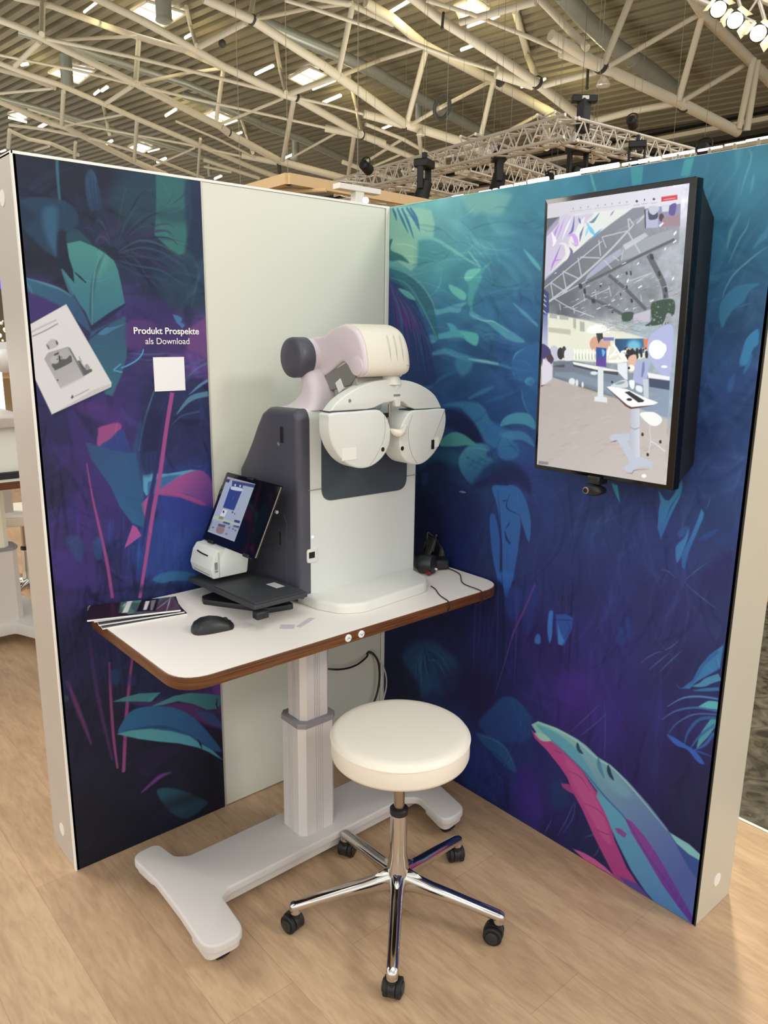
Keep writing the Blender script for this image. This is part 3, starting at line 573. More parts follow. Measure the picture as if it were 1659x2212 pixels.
A.poly(q([(390,830),(470,740),(560,740),(600,800),(590,850),(480,900),(430,900)]), 'bdbcbc', 1, .8); A.poly(q([(560,750),(600,800),(580,830),(555,790)]), '5c5f5a', 1, .7)
A.poly(q([(400,830),(430,840),(455,900),(430,900)]), '6f6e6c', 1, .7)
A.poly(q([(490,1160),(620,1090),(800,1010),(830,1080),(815,1130),(570,1255),(530,1240)]), '5a5f60', 1, .7)
A.ell(q([(540,1085)])[0], 9.5, 8.5, 'b9b9ba'); A.ell(q([(700,990)])[0], 11, 10.5, 'b0b0b2'); A.poly(q([(530,990),(600,955),(610,980),(540,1010)]), '4c4f4e', 1, .6)
A.poly(q([(600,1020),(625,1015),(640,1100),(615,1105)]), '3c3f40', 1, .6); A.ell(q([(585,1075)])[0], 1.6, 1.6, '55585c'); A.ell(q([(650,1042)])[0], 1.6, 1.6, '55585c'); A.ell(q([(588,1432)])[0], 1.8, 2, '55555a')
A.poly(q([(640,1560),(1030,1368),(1045,1385),(650,1590)]), 'cfcecd', 1, .7, smooth=False)
A.poly(q([(930,1100),(960,1090),(1060,1230),(1170,1240),(1180,1280),(1050,1355)]), '606366', 1, .7, smooth=False); A.poly(q([(945,1020),(960,1020),(1010,1130),(980,1120)]), 'a2a2a6', 1, .6, smooth=False); A.poly(q([(1050,1180),(1100,1160),(1140,1230),(1080,1260)]), '9b9ca0', 1, .6)
A.poly(q([(810,1730),(840,1680),(870,1720),(830,1755)]), '5b5b8a', 1, .6, smooth=False); A.stroke(q([(880,1710),(1000,1650),(1125,1585)]), (2.2,2.6,2.2), 'a3a2ac', .8, 1)
# hand drawn arrow
A.stroke(t([(1008,1412),(996,1450),(960,1490),(900,1525),(850,1545)]), (2.5,3,3,3,2), '4aa2dc', 1, .9); A.stroke(t([(850,1515),(822,1538),(798,1560)]), (2.4,2.6,2.4), '4aa2dc', 1, .9); A.stroke(t([(798,1560),(830,1568),(862,1575)]), (2.4,2.6,2.4), '4aa2dc', 1, .9)
A.mesh('jungle_print', 'mural', wl, gain=0.92, fade=0.2)
b = MB(); us = [hit(x, y, 1, 0) for x, y in ((331,772),(397,772),(399,842),(333,843))]
x0, x1 = -0.8835, -0.7885; b.box((x0, -0.0012, 1.411), (x1, 0.001, 1.507)); b.build('white_code_card', 'text_white', wl, smooth=0)
def text(body, size, mname, parent, loc, ux, uz, bold=0.0, name='lettering', align='CENTER', shear=0.0, width=None):
    cu = bpy.data.curves.new('t', 'FONT'); cu.body = body; cu.size = size; cu.align_x = align; cu.offset = bold; cu.extrude = 0.0004; cu.shear = shear
    to = bpy.data.objects.new('t', cu); COL.objects.link(to); bpy.context.view_layer.update()
    me = bpy.data.meshes.new_from_object(to.evaluated_get(bpy.context.evaluated_depsgraph_get())); bpy.data.objects.remove(to); me.name = name
    X = Vector(ux).normalized(); Y = Vector(uz).normalized(); Z = X.cross(Y)
    xs = [v.co.x for v in me.vertices]; k = 1.0 if not width else width/(max(xs)-min(xs)); off = rootloc(parent)
    for v in me.vertices: v.co = Vector(loc)-off+X*v.co.x*k+Y*v.co.y+Z*v.co.z
    me.materials.clear(); me.materials.append(M[mname]); o = bpy.data.objects.new(name, me); COL.objects.link(o); o.parent = parent; return o
text('Produkt Prospekte', 0.0255, 'text_white', wl, (-0.8375, -0.0022, 1.5715), (1,0,0), (0,0,1), bold=0.0004, width=0.198)
text('als Download', 0.0245, 'text_white', wl, (-0.8365, -0.0022, 1.5435), (1,0,0), (0,0,1), width=0.134)

# ---- right print
B = Ink((0.0, -0.0008, 0.001), (0, -1, 0), (0, 0, 1), LB-0.0015, HW-0.002, 0.0025)
B.bg([(860,500,'62a8a4'),(900,460,'66b0ae'),(960,450,'62a8b0'),(1060,430,'4f9aa8'),(1100,410,'3f8ea4'),(1180,400,'3d89a4'),(1300,370,'37809c'),(1400,370,'357c9e'),(1550,370,'3a7e9c'),(1650,340,'3f86a0'),(1650,450,'3a7a9a'),
 (950,540,'4f98a6'),(1040,500,'4a93a6'),(1000,600,'3f889c'),(1080,600,'3a7f9c'),(1140,560,'37769a'),(1130,680,'2f6496'),(1060,680,'33709a'),(980,700,'33709a'),(900,760,'22407a'),(1000,780,'2a5c90'),(1100,780,'2c5a98'),(1140,850,'2c5c9c'),(900,830,'1c3a70'),(1000,840,'1e4478'),
 (960,900,'24508a'),(1080,880,'234a84'),(960,960,'1e3c6c'),(1020,930,'20386c'),(1100,960,'2c5a98'),(1140,960,'2c4c90'),(940,1030,'17284c'),(1020,1030,'1d345e'),(1100,1040,'263a74'),(1140,1040,'2c3c80'),
 (940,1130,'0e163e'),(1000,1100,'161f50'),(1000,1180,'101e52'),(1060,1200,'182858'),(1150,1150,'24306c'),(1200,1120,'283a78'),(1300,1120,'2a3c78'),(1400,1180,'2c3a78'),(1530,1060,'2e4684'),(1580,1050,'34508c'),(1560,1200,'33427e'),
 (1200,1250,'26306e'),(1300,1280,'2a3272'),(1450,1300,'2e3472'),(1550,1300,'2e386e'),(900,1340,'0c1444'),(1000,1300,'0e1a50'),(960,1380,'0f1a4c'),(1060,1400,'161c58'),(1180,1400,'261f62'),(1300,1400,'2e2a70'),(1480,1450,'2c2f68'),
 (870,1500,'0c1538'),(960,1520,'14285c'),(1040,1520,'1a164a'),(1100,1600,'1c2c68'),(1250,1500,'3a2880'),(1330,1550,'33287a'),(1420,1560,'2c2a6c'),(1450,1650,'27255c'),(1500,1720,'22244e'),(1350,1700,'282266'),
 (1020,1640,'1c2a70'),(1080,1680,'1d2a6a'),(1150,1740,'30267a'),(1200,1800,'241f5c'),(1250,1850,'1e2450'),(1480,1850,'181c44'),(1420,1780,'1e1e50'),(1060,1740,'18205a'),
 (1540,500,'33749a'),(1540,600,'2f6c96'),(1620,560,'346f98'),(1600,640,'33608f'),(1580,760,'2e5284'),(1560,880,'2a4a82'),(1600,850,'2e4c86'),(1520,950,'283f78')], pw=2.0, eps=0.003)
B.grain(0.035, 9, 0.08, 0.08)
glazes(B, 41, 170, (845,440,1659,1000), (-10,65), (60,220), (5,22), (1.25,1.16,1.1), (.72,.84,.88), (.25,.5), 4)
glazes(B, 42, 90, (1300,330,1659,1100), (95,135), (80,240), (4,16), (1.3,1.18,1.1), (.75,.84,.88), (.25,.45), 3)
glazes(B, 43, 260, (850,1000,1600,1800), (72,118), (70,260), (2,12), (1.25,1.25,1.18), (.72,.72,.8), (.2,.45), 2.5)
u = lambda L: [(820+x*.398, 420+y*.398) for x, y in L]
w = lambda L: [(840+x*.294, 1250+y*.294) for x, y in L]
z = lambda L: [(1100+x*.367, 1400+y*.367) for x, y in L]
g = lambda L: [(1300+x*.226, 1000+y*.226) for x, y in L]
h = lambda L: [(1480+x*.226, 300+y*.226) for x, y in L]
B.poly(u([(455,-10),(700,-10),(690,60),(655,110),(600,112),(550,100),(510,110),(470,70)]), '86bdb4', .55, 8)
B.poly(u([(50,60),(190,70),(280,85),(300,160),(290,235),(210,250),(205,385),(170,415),(110,370),(55,330)]), '8cc2b0', .8, 3, smooth=False)
B.poly(u([(60,250),(200,260),(195,370),(150,360)]), '9accb2', .5, 6)
for a_ in ([(70,75),(85,110),(92,142)],[(95,75),(125,140),(155,208)],[(120,75),(155,150),(186,240)],[(145,72),(185,130),(212,188)],[(165,72),(200,130),(218,200)]): B.stroke(u(a_), (4,6,1), '2a6c94', .9, 1.3)
B.stroke(u([(215,232),(300,245),(380,290),(470,350),(550,395)]), (3,6,6,4,1), '74bdbb', .85, 2)
B.poly(u([(215,250),(330,280),(440,350),(480,400),(300,400),(200,420)]), '3f8f9c', .35, 10)
B.stroke(u([(482,308),(510,345),(548,392)]), (2,4,1), '74bfc0', .8, 1.5)
B.poly(u([(460,450),(480,415),(548,402),(604,368),(560,420),(550,470),(510,560),(500,640),(475,560),(485,500)]), '52aeae', .65, 4)
B.poly(u([(460,455),(480,412),(548,403),(520,440),(480,470)]), '74c8ba', .8, 2)
B.poly(u([(375,490),(410,500),(455,525),(470,550),(462,574),(430,565),(390,530)]), '6ac2ba', .9, 2)
B.stroke(u([(250,480),(330,520),(400,560),(470,590)]), 10, '4592a4', .35, 5)
B.poly(u([(255,640),(270,622),(330,622),(400,600),(470,585),(450,610),(430,642),(380,640),(310,655),(265,655)]), '5aa8bc', .85, 2)
B.poly(u([(485,640),(510,638),(560,670),(640,700),(720,745),(785,793),(770,806),(700,790),(640,745),(570,690),(510,675)]), '56a4c0', .8, 2)
B.stroke(u([(490,650),(560,685),(620,690),(700,745)]), 3, '8cd6cc', .7, 1)
B.poly(u([(365,700),(400,705),(440,740),(530,758),(525,820),(480,800),(430,775),(320,785),(310,760),(380,740)]), '4ea6bb', .85, 2)
B.poly(u([(430,740),(530,758),(525,820),(470,790)]), '5fc0b4', .6, 3); B.poly(u([(250,770),(290,762),(312,790),(280,812),(252,800)]), '4a96b2', .7, 2.5)
B.stroke(u([(280,868),(360,852),(440,880),(520,900),(620,915),(715,945)]), (5,12,12,7,6,2), '4a94b8', .75, 3)
B.stroke(u([(480,893),(560,905),(645,920)]), (2,5,4), '80c4d4', .8, 1.5)
B.poly(u([(410,900),(500,900),(490,960),(440,980)]), '3f8ea8', .6, 5)
B.stroke(u([(725,590),(790,650),(860,715)]), (2,7,5), '56a2c6', .8, 1.6); B.stroke(u([(560,480),(640,520),(725,590)]), 5, '3a7aa6', .6, 3)
B.poly(u([(780,295),(830,340),(870,390),(870,415),(820,360)]), '62bcc8', .8, 2)
B.poly(u([(720,910),(735,865),(790,825),(870,815),(870,1000),(780,1015),(722,985)]), '3270ae', .7, 4)
B.stroke(u([(722,905),(740,865),(790,835)]), 4, '5aa2d0', .7, 2)
B.ell(u([(816,1015)])[0], 11, 9, '4a98c8', .9, 1.5); B.poly(u([(770,1060),(850,1010),(860,1260),(800,1180)]), '2a62a4', .5, 5)
B.stroke(u([(770,1050),(780,1120),(810,1190)]), 3, '4f94c4', .6, 1.5)
B.stroke(u([(560,1130),(660,1100),(760,1060)]), 8, '2f68a4', .6, 4); B.stroke(u([(480,1110),(560,1070),(620,1045)]), (4,9,4), '3a7cac', .7, 3)
B.stroke(u([(240,1065),(330,1000),(430,950)]), (10,7,3), '2f6c98', .6, 4)
B.poly(u([(340,1145),(430,1125),(520,1128),(570,1160),(600,1220),(650,1262),(730,1300),(700,1370),(640,1380),(570,1340),(520,1250),(470,1190),(430,1155)]), '3a7fb0', .75, 3.5)
B.poly(u([(560,1240),(650,1260),(640,1370),(580,1330)]), '3066a8', .6, 6)
B.poly(u([(355,1170),(440,1180),(520,1260),(560,1340),(500,1350),(400,1280),(360,1260)]), '141c48', .8, 6)
B.poly(u([(655,1258),(680,1210),(740,1185),(810,1192),(842,1235),(842,1275),(790,1250),(720,1245)]), '4a9abc', .9, 2)
B.poly(u([(650,1310),(700,1285),(770,1285),(820,1320),(840,1370),(780,1335),(720,1330)]), '4086b8', .8, 2.5)
B.poly(u([(325,1362),(345,1320),(400,1290),(450,1300),(495,1330),(528,1362),(470,1362),(400,1368)]), '4a989c', .95, 2)
B.poly(u([(225,1420),(330,1380),(430,1400),(440,1470),(300,1440),(220,1490)]), '2c6880', .55, 6)
B.poly(u([(430,1465),(440,1410),(490,1360),(560,1352),(600,1380),(580,1410),(640,1450),(715,1465),(640,1510),(560,1550),(500,1572),(450,1520)]), '4791ac', .9, 3, '24548a', (u([(500,1380)])[0], u([(560,1550)])[0]))
for k in range(9): B.ell(u([(480+k*14, 1430+(k*37) % 60)])[0], 5, 3, '245a8c', .6, 2)
B.poly(u([(640,1390),(670,1345),(730,1345),(760,1400),(720,1440),(665,1440)]), '3472ac', .75, 3)
B.poly(u([(600,1460),(720,1455),(800,1530),(820,1620),(740,1570),(600,1580),(500,1590)]), '151a4a', .6, 8)
B.poly(u([(610,1590),(660,1580),(705,1590),(740,1660),(765,1780),(755,1900),(740,2000),(715,2110),(690,2185),(668,2110),(665,1900),(640,1700)]), '2f66aa', .95, 2, '2a56a4', (u([(680,1600)])[0], u([(700,2100)])[0]))
B.poly(u([(695,1583),(750,1590),(790,1650),(818,1750),(820,1830),(808,1885),(775,1790),(745,1680)]), '2f62a8', .95, 1.8)
B.poly(u([(597,1760),(625,1740),(650,1850),(652,1960),(645,2100),(612,1950)]), '2a58a4', .9, 2)
B.stroke(u([(705,1630),(690,1700),(760,1740)]), 3, '16224e', .8, 1.5); B.stroke(u([(680,1830),(690,1870),(710,1895)]), (2,6,3), '16224e', .8, 1); B.stroke(u([(710,1775),(685,1815)]), 3, '1a2858', .8, 1); B.stroke(u([(665,1665),(690,1660)]), 3, '1a2858', .8, 1)
B.stroke(u([(640,1600),(655,1780),(662,1950),(660,2200)]), 3, '16235c', .7, 1.5)
B.stroke(u([(432,1612),(470,1618)]), 4, '8fa6b8', .8, 1.2); B.poly(u([(230,1520),(262,1515),(260,1560),(235,1580)]), '1f3f74', .8, 2)
# dark palm by the corner
B.poly(u([(50,450),(110,480),(170,540),(220,640),(262,780),(300,950),(310,1010),(240,1030),(50,900)]), '1c3466', .9, 4)
r6 = random.Random(11)
for k in range(30):
    f = k/29; x1 = 90+f*215; y1 = 780+r6.uniform(-40, 230)*(1 if f > .3 else .7); c = r6.choice(('27497c','3a5f90','16244e','1a2c5a','4a3574','31588a'))
    B.stroke(u([(45,440+f*30),(60+f*90,530+f*40),(80+f*160,640+f*60),(x1,y1)]), (1,4,4,1), c, .75, 1.2)
for k in range(4): B.stroke(u([(100+k*18,600),(130+k*22,680),(150+k*25,760)]), (1,5,1), '5c3078', .7, 1.5)
B.poly(u([(52,395),(150,430),(230,500),(285,590),(310,700),(318,800),(270,700),(200,590),(120,500),(52,460)]), '2b6478', .85, 2.5)
B.stroke(u([(52,395),(150,430),(230,495),(285,580),(305,640)]), (2,4,4,2), '5aa2a4', .7, 1.2); B.stroke(u([(60,450),(150,490),(220,590),(270,690),(315,790)]), (1,4,4,2), '4d90a0', .7, 1.2)
B.poly(u([(100,510),(160,530),(195,572),(150,560)]), '5fb4ac', .8, 1.5)
B.poly(u([(50,258),(70,245),(60,300),(120,330),(160,372),(110,358),(50,355)]), '2c6872', .9, 2)
# lower half
B.poly(w([(800,-40),(915,-40),(900,40),(862,95),(840,60)]), '2a60b0', .85, 3)
B.poly(w([(855,90),(960,80),(970,240),(900,300),(860,240)]), '214292', .6, 9)
B.poly(w([(990,120),(1080,60),(1070,300),(1010,420),(985,300)]), '23388a', .5, 7)
for k in range(26):
    x0 = 640+k*33; B.stroke(w([(x0+r6.uniform(-10, 40),-60+r6.uniform(0, 80)),(x0+r6.uniform(-10, 10),300),(x0-r6.uniform(0, 60),620+r6.uniform(-80, 250))]), r6.choice((1.5, 2, 3, 6)), r6.choice(('38307e','121444','4a3a86','2a2c78','30246c','141650')), r6.uniform(.35, .7), 1.5)
B.stroke(w([(1075,40),(985,250),(915,400),(850,620),(780,850)]), (3,5,3,2,1), '5a3c80', .8, 1.3)
B.stroke(w([(960,300),(900,420)]), 3, '5a2f70', .7, 1.5)
B.poly(w([(1180,240),(1206,242),(1202,330),(1198,420),(1180,472),(1165,380),(1170,290)]), '3572c6', .95, 1.5)
B.poly(w([(1228,262),(1300,262),(1352,285),(1345,370),(1310,440),(1285,492),(1245,485),(1232,400)]), '2b55a6', .9, 2, smooth=False)
B.poly(w([(1240,330),(1262,400),(1290,460),(1270,490),(1245,480)]), '4082d0', .8, 2, smooth=False); B.stroke(w([(1228,300),(1350,306)]), 3, '1d2a70', .8, 1); B.stroke(w([(1300,310),(1330,360),(1290,440)]), 2, '20307a', .8, 1)
B.poly(w([(1072,440),(1090,408),(1112,420),(1112,475),(1075,474)]), '3a70bc', .85, 2)
B.poly(w([(100,560),(190,470),(320,455),(430,540),(520,640),(500,790),(400,860),(330,810),(250,870),(215,760),(130,650)]), '1b4a76', .75, 9)
for k in range(34):
    a = r6.uniform(0, 1); B.stroke(w([(250+a*40,500+r6.uniform(0, 120)),(180+a*220,600+r6.uniform(-20, 60)),(160+a*330,760+r6.uniform(-60, 90))]), r6.choice((2, 4)), r6.choice(('27628a','12285a','2f7090','10204c')), .5, 1.8)
B.poly(w([(380,700),(560,640),(760,720),(760,880),(560,920),(400,880)]), '160f3e', .55, 16)
B.poly(w([(760,940),(830,875),(900,868),(960,905),(1020,980),(1062,1040),(1030,1180),(900,1210),(760,1180),(660,1070),(700,1000)]), '1c4a86', .85, 4, '1d3a7c', (w([(880,900)])[0], w([(880,1180)])[0]))
B.poly(w([(640,1140),(720,1150),(800,1190),(880,1270),(940,1420),(860,1380),(760,1280),(700,1220)]), '225488', .75, 4)
B.stroke(w([(640,1140),(760,1180),(860,1250),(930,1400)]), 5, '2f6898', .6, 2); B.stroke(w([(700,1240),(800,1300),(900,1420)]), 5, '1a2a6a', .6, 3)
B.poly(w([(940,1400),(1080,1380),(1100,1700),(1000,1740),(930,1600)]), '341f78', .6, 14)
B.poly(w([(1290,700),(1400,680),(1460,800),(1380,980),(1270,900)]), '40288c', .5, 18)
B.poly(w([(1180,1490),(1280,1480),(1320,1640),(1220,1700),(1180,1600)]), '1b3e70', .6, 10)
B.poly(w([(540,1420),(700,1500),(800,1640),(700,1600),(560,1520)]), '1b3c7c', .6, 8)
for a_ in ([(1050,1000),(1080,1200),(1180,1500),(1200,1800)],[(1060,1150),(1090,1400),(1110,1600)]): B.stroke(w(a_), (2,7,2), '2c1f6a', .7, 3)
for a_ in ([(1195,1775),(1170,1820),(1140,1880)],[(1365,1640),(1310,1760),(1240,1890)],[(1370,1650),(1350,1760),(1280,1870)],[(1550,1960),(1530,2010),(1500,2040)],[(1440,1900),(1500,1880),(1520,1840)],[(1340,1120),(1450,1020),(1540,930)],[(1400,1160),(1500,1080),(1600,990)],[(1585,900),(1590,1100),(1585,1320)]): B.stroke(w(a_), (.8,2.4,.8), '47609c', .6, 1)
for a_ in ([(370,1915),(430,1865),(520,1815),(575,1805)],[(600,1790),(660,1760),(735,1700)],[(450,1980),(540,1900),(640,1820)],[(560,1990),(660,1890),(770,1790)],[(790,1140),(880,1225),(1010,1330),(1095,1392)],[(570,1020),(640,1040),(710,1100)],[(800,1120),(900,1030),(1010,955)],[(1036,310),(1025,380),(1000,440)],[(1235,815),(1260,830)]): B.stroke(g(a_), (1,2.6,1), '47689e', .75, 1.1)
B.poly(g([(160,1560),(215,1600),(210,1740),(150,1720)]), '2a4c92', .5, 5); B.poly(g([(225,1490),(268,1500),(270,1680),(235,1600)]), '2a4c98', .5, 4)
B.poly(g([(90,190),(150,215),(175,383),(130,300)]), '3a9cbc', .9, 1.2, smooth=False)
B.poly(g([(540,260),(600,350),(640,362),(690,300),(765,160),(772,230),(745,330),(660,500),(610,620),(565,735),(532,620),(545,450),(560,370)]), '3c88be', .95, 1.6, '3468b4', (g([(600,350)])[0], g([(560,720)])[0]), smooth=False)
B.stroke(g([(760,270),(660,420),(610,560)]), 2.5, '234a80', .8, 1); B.stroke(g([(560,280),(620,350)]), 2, '234a80', .8, 1)
B.poly(g([(952,438),(975,480),(968,530),(900,690),(830,850),(790,1025),(765,990),(762,880),(850,700),(910,560)]), '3e84c4', .95, 1.6, '3462b0', (g([(940,480)])[0], g([(790,1000)])[0]), smooth=False)
B.poly(g([(832,620),(822,720),(770,860),(722,952),(705,880),(715,790),(790,710)]), '3d80c2', .9, 1.6); B.poly(g([(730,660),(790,610),(830,620),(790,700),(735,710)]), '3460a4', .7, 3)
B.poly(g([(920,735),(1000,670),(1115,635),(1060,700),(980,730)]), '2e529a', .8, 4); B.poly(g([(1080,740),(1250,620),(1300,600),(1260,760),(1100,800)]), '31488e', .5, 8)
B.poly(g([(1000,1000),(1250,850),(1240,1200),(1000,1200),(940,1120)]), '2c2a66', .6, 14)
B.poly([(1362,361),(1390,358),(1386,398),(1365,401)], '4aa6b4', .75, 1.5, smooth=False); B.poly([(1470,380),(1478,346),(1500,338),(1485,382)], '4da8b2', .8, 1.5, smooth=False); B.stroke([(1276,376),(1281,395),(1287,414)], (4,6,3), '55aebc', .8, 1.3)
B.poly(h([(0,190),(85,188),(45,352),(0,345)]), '49a4b0', .8, 2, smooth=False)
for a_, ww in (([(600,95),(632,140),(622,230),(580,350),(545,470),(528,545)],4),([(616,750),(590,850),(530,940),(480,1040),(420,1180)],4),([(530,690),(480,800),(435,890),(400,1045)],9),([(790,1030),(700,1090),(590,1180),(470,1290),(390,1420),(358,1515)],4),([(655,340),(640,450),(620,520)],6)): B.stroke(h(a_), (1,ww,ww,1), '62aabc', .7, 1.5)
B.poly(h([(480,90),(550,90),(530,200),(485,295)]), '4f98ac', .6, 5); B.poly(h([(540,480),(680,420),(700,620),(560,820),(430,900),(470,700)]), '3f88a4', .4, 14)
B.poly(h([(355,1805),(325,1690),(340,1570),(440,1445),(540,1395),(712,1382),(620,1450),(560,1555),(470,1622),(400,1715)]), '3a80ac', .85, 2)
B.stroke(h([(470,1620),(560,1590),(640,1570)]), 3, '4a82ae', .6, 1.5); B.poly(h([(215,1470),(240,1500),(180,1620),(175,1560)]), '2f6c9c', .6, 3); B.stroke(h([(135,1440),(180,1425)]), 4, '5a9ab0', .8, 1.5)
B.poly(h([(702,1822),(640,1850),(580,1920),(545,2030),(520,2160),(590,2150),(650,2010),(700,1950)]), '3d8cc6', .95, 2); B.stroke(h([(470,2110),(400,2212),(350,2290)]), 4, '3c70a8', .6, 2); B.stroke(h([(640,2060),(600,2160),(560,2240)]), (3,8,3), '3a80c0', .8, 2)
B.poly(h([(792,790),(770,870),(700,950),(650,1050),(720,990),(792,930)]), '4a90b8', .75, 3)
B.poly([(1560,800),(1600,790),(1590,870),(1540,900)], '2c4a86', .5, 10)
B.poly(h([(400,2400),(420,2300),(480,2250),(440,2420)]), '3a78b8', .5, 4)
# fan of cyan blades at the right edge
B.poly(z([(1262,-20),(1240,120),(1170,160),(1100,200),(1060,240),(1020,235),(1080,190),(1120,110),(1180,40)]), '3a80bc', .95, 1.8, smooth=False)
B.stroke(z([(1230,20),(1150,90),(1080,200),(1010,238),(985,210)]), (6,6,4,2,1), '2f62a8', .8, 1.5)
for a_, ww, c_ in (([(1240,170),(1180,190),(1130,215),(1080,225)],14,'4a98c4'),([(1235,240),(1160,245),(1080,250)],7,'3a78b8'),([(1232,340),(1180,335),(1110,350)],17,'5fc4cc'),([(1230,300),(1120,285),(1020,295),(930,345)],4,'4f8cc8'),([(1228,372),(1100,350),(980,370),(900,420)],4,'3f72b4'),([(1225,390),(1090,390),(990,440),(940,500)],3,'466cac'),([(1215,420),(1170,480),(1130,540),(1105,590)],15,'4fa6b4'),([(1218,410),(1120,420),(1050,500),(1030,580)],6,'2f62a4'),([(1210,450),(1120,520),(1060,600)],5,'3668ac'),([(1205,500),(1150,570),(1090,600)],6,'3468b0')):
    B.stroke(z(a_), (ww, ww, 1), c_, .9, 1.3)
B.poly(z([(928,510),(970,525),(1040,570),(1100,610),(1148,680),(1110,670),(1050,600),(980,570)]), '3464c4', .95, 1.4); B.stroke(z([(1060,590),(1130,615),(1195,640)]), 5, '3458b4', .8, 1.5)
glazes(B, 44, 150, (850,450,1170,1050), (-25,70), (30,110), (1,5), (1.25,1.2,1.14), (.74,.82,.88), (.3,.55), 1.0)
glazes(B, 45, 110, (850,1050,1600,1750), (75,120), (50,200), (.8,2.6), (1.4,1.3,1.25), (.7,.7,.78), (.25,.5), .9)
# big leaf bottom right
B.poly(z([(928,1080),(1000,1140),(1135,1225),(1135,1400),(1100,1380),(1020,1290),(960,1180)]), '35549c', .95, 2, smooth=False)
B.poly(z([(940,1082),(1010,1125),(1060,1155),(1135,1225),(1135,1258),(1060,1215),(985,1150)]), '86c6cc', .95, 1.5, smooth=False)
B.poly(z([(130,450),(170,430),(280,470),(400,535),(455,575),(520,640),(600,690),(700,785),(820,920),(930,1060),(1000,1190),(1060,1300),(1112,1370),(1092,1640),(1000,1600),(860,1500),(800,1430),(720,1310),(640,1150),(600,1060),(510,870),(520,840),(430,720),(330,620),(250,550),(190,545)]), '8cc6c4', 1, 1.5, '4d5fa8', (z([(250,480)])[0], z([(1030,1350)])[0]), smooth=False)
B.poly(z([(160,450),(280,500),(400,600),(480,720),(560,860),(700,1010),(640,1010),(520,850),(430,720),(330,620),(240,540)]), '4f9fc0', .7, 3)
B.poly(z([(510,870),(560,880),(680,1010),(800,1180),(900,1350),(1000,1520),(1080,1640),(1000,1610),(860,1500),(800,1430),(720,1310),(640,1150),(600,1060)]), '5aa4c4', .95, 2, '4d7cb8', (z([(600,950)])[0], z([(1000,1580)])[0]), smooth=False)
B.poly(z([(400,560),(520,650),(600,710),(720,860),(640,860),(520,720)]), '74b4c4', .5, 7)
B.stroke(z([(165,437),(280,480),(400,548),(520,650),(600,700),(700,800),(820,940),(930,1075)]), (2,5,5,4,4,3,1), 'a2d6d0', .75, 1.3)
B.poly(z([(680,1000),(720,1020),(800,1110),(880,1230),(960,1370),(1090,1600),(1092,1640),(1000,1530),(900,1390),(800,1220),(720,1090)]), '8a3c98', .95, 1.6, '5a2f96', (z([(760,1080)])[0], z([(1050,1580)])[0]), smooth=False)
B.stroke(z([(250,540),(430,715),(560,870),(690,1010),(800,1200),(960,1430),(1080,1630)]), (1,3,4,3,3,3,1), '3f3c90', .6, 1.5)
B.poly(z([(130,480),(190,540),(250,550),(330,620),(430,720),(480,800),(520,858),(510,870),(560,960),(600,1060),(620,1130),(690,1290),(760,1395),(845,1495),(740,1445),(620,1345),(560,1230),(500,1110),(430,950),(370,840),(340,760),(300,700),(220,600),(150,530)]), 'b8468f', 1, 1.5, 'a53c82', (z([(300,650)])[0], z([(700,1380)])[0]), smooth=False)
B.poly(z([(330,640),(430,740),(500,860),(560,1000),(600,1150),(540,1100),(440,920),(370,780)]), 'c45a9a', .6, 4)
for a_ in ([(430,910),(520,950),(590,1030)],[(500,1060),(560,1090),(600,1100)],[(340,720),(420,760),(480,850)],[(260,600),(310,620)]): B.stroke(z(a_), (.8,2.2,.8), '7a2a70', .7, 1)
B.poly(z([(305,795),(350,800),(400,870),(350,845),(315,820)]), 'a43c84', .95, 1.4, smooth=False)
B.poly(z([(150,500),(200,505),(245,545),(190,545)]), 'a4d0c8', .9, 1.2)
B.poly(z([(620,1060),(650,1060),(692,1092),(680,1118),(640,1090)]), '86468e', .95, 1.2, smooth=False)
B.poly(z([(640,1340),(760,1390),(845,1495),(740,1445)]), '34489c', .7, 3, smooth=False)
B.poly(z([(372,1180),(440,1205),(500,1240),(560,1285),(640,1362),(560,1312),(450,1250)]), 'c4589a', 1, 1.3, smooth=False)
for L_, w_, c_ in (([(402,556),(408,595),(434,622)],8,'1d3d58'),([(583,688),(590,735),(615,778)],9,'1a3650'),([(524,645),(532,700),(560,768)],9,'4a86a4')): B.stroke(z(L_), (2,w_,w_,2), c_, .9, 1.2)
for k in range(10): B.stroke(z([(760+k*34,1000+k*52),(730+k*34,1050+k*52),(700+k*36,1090+k*54)]), 2, '4f6cb0', .35, 2)
B.mesh('jungle_print', 'mural', wr, fade=0.05)
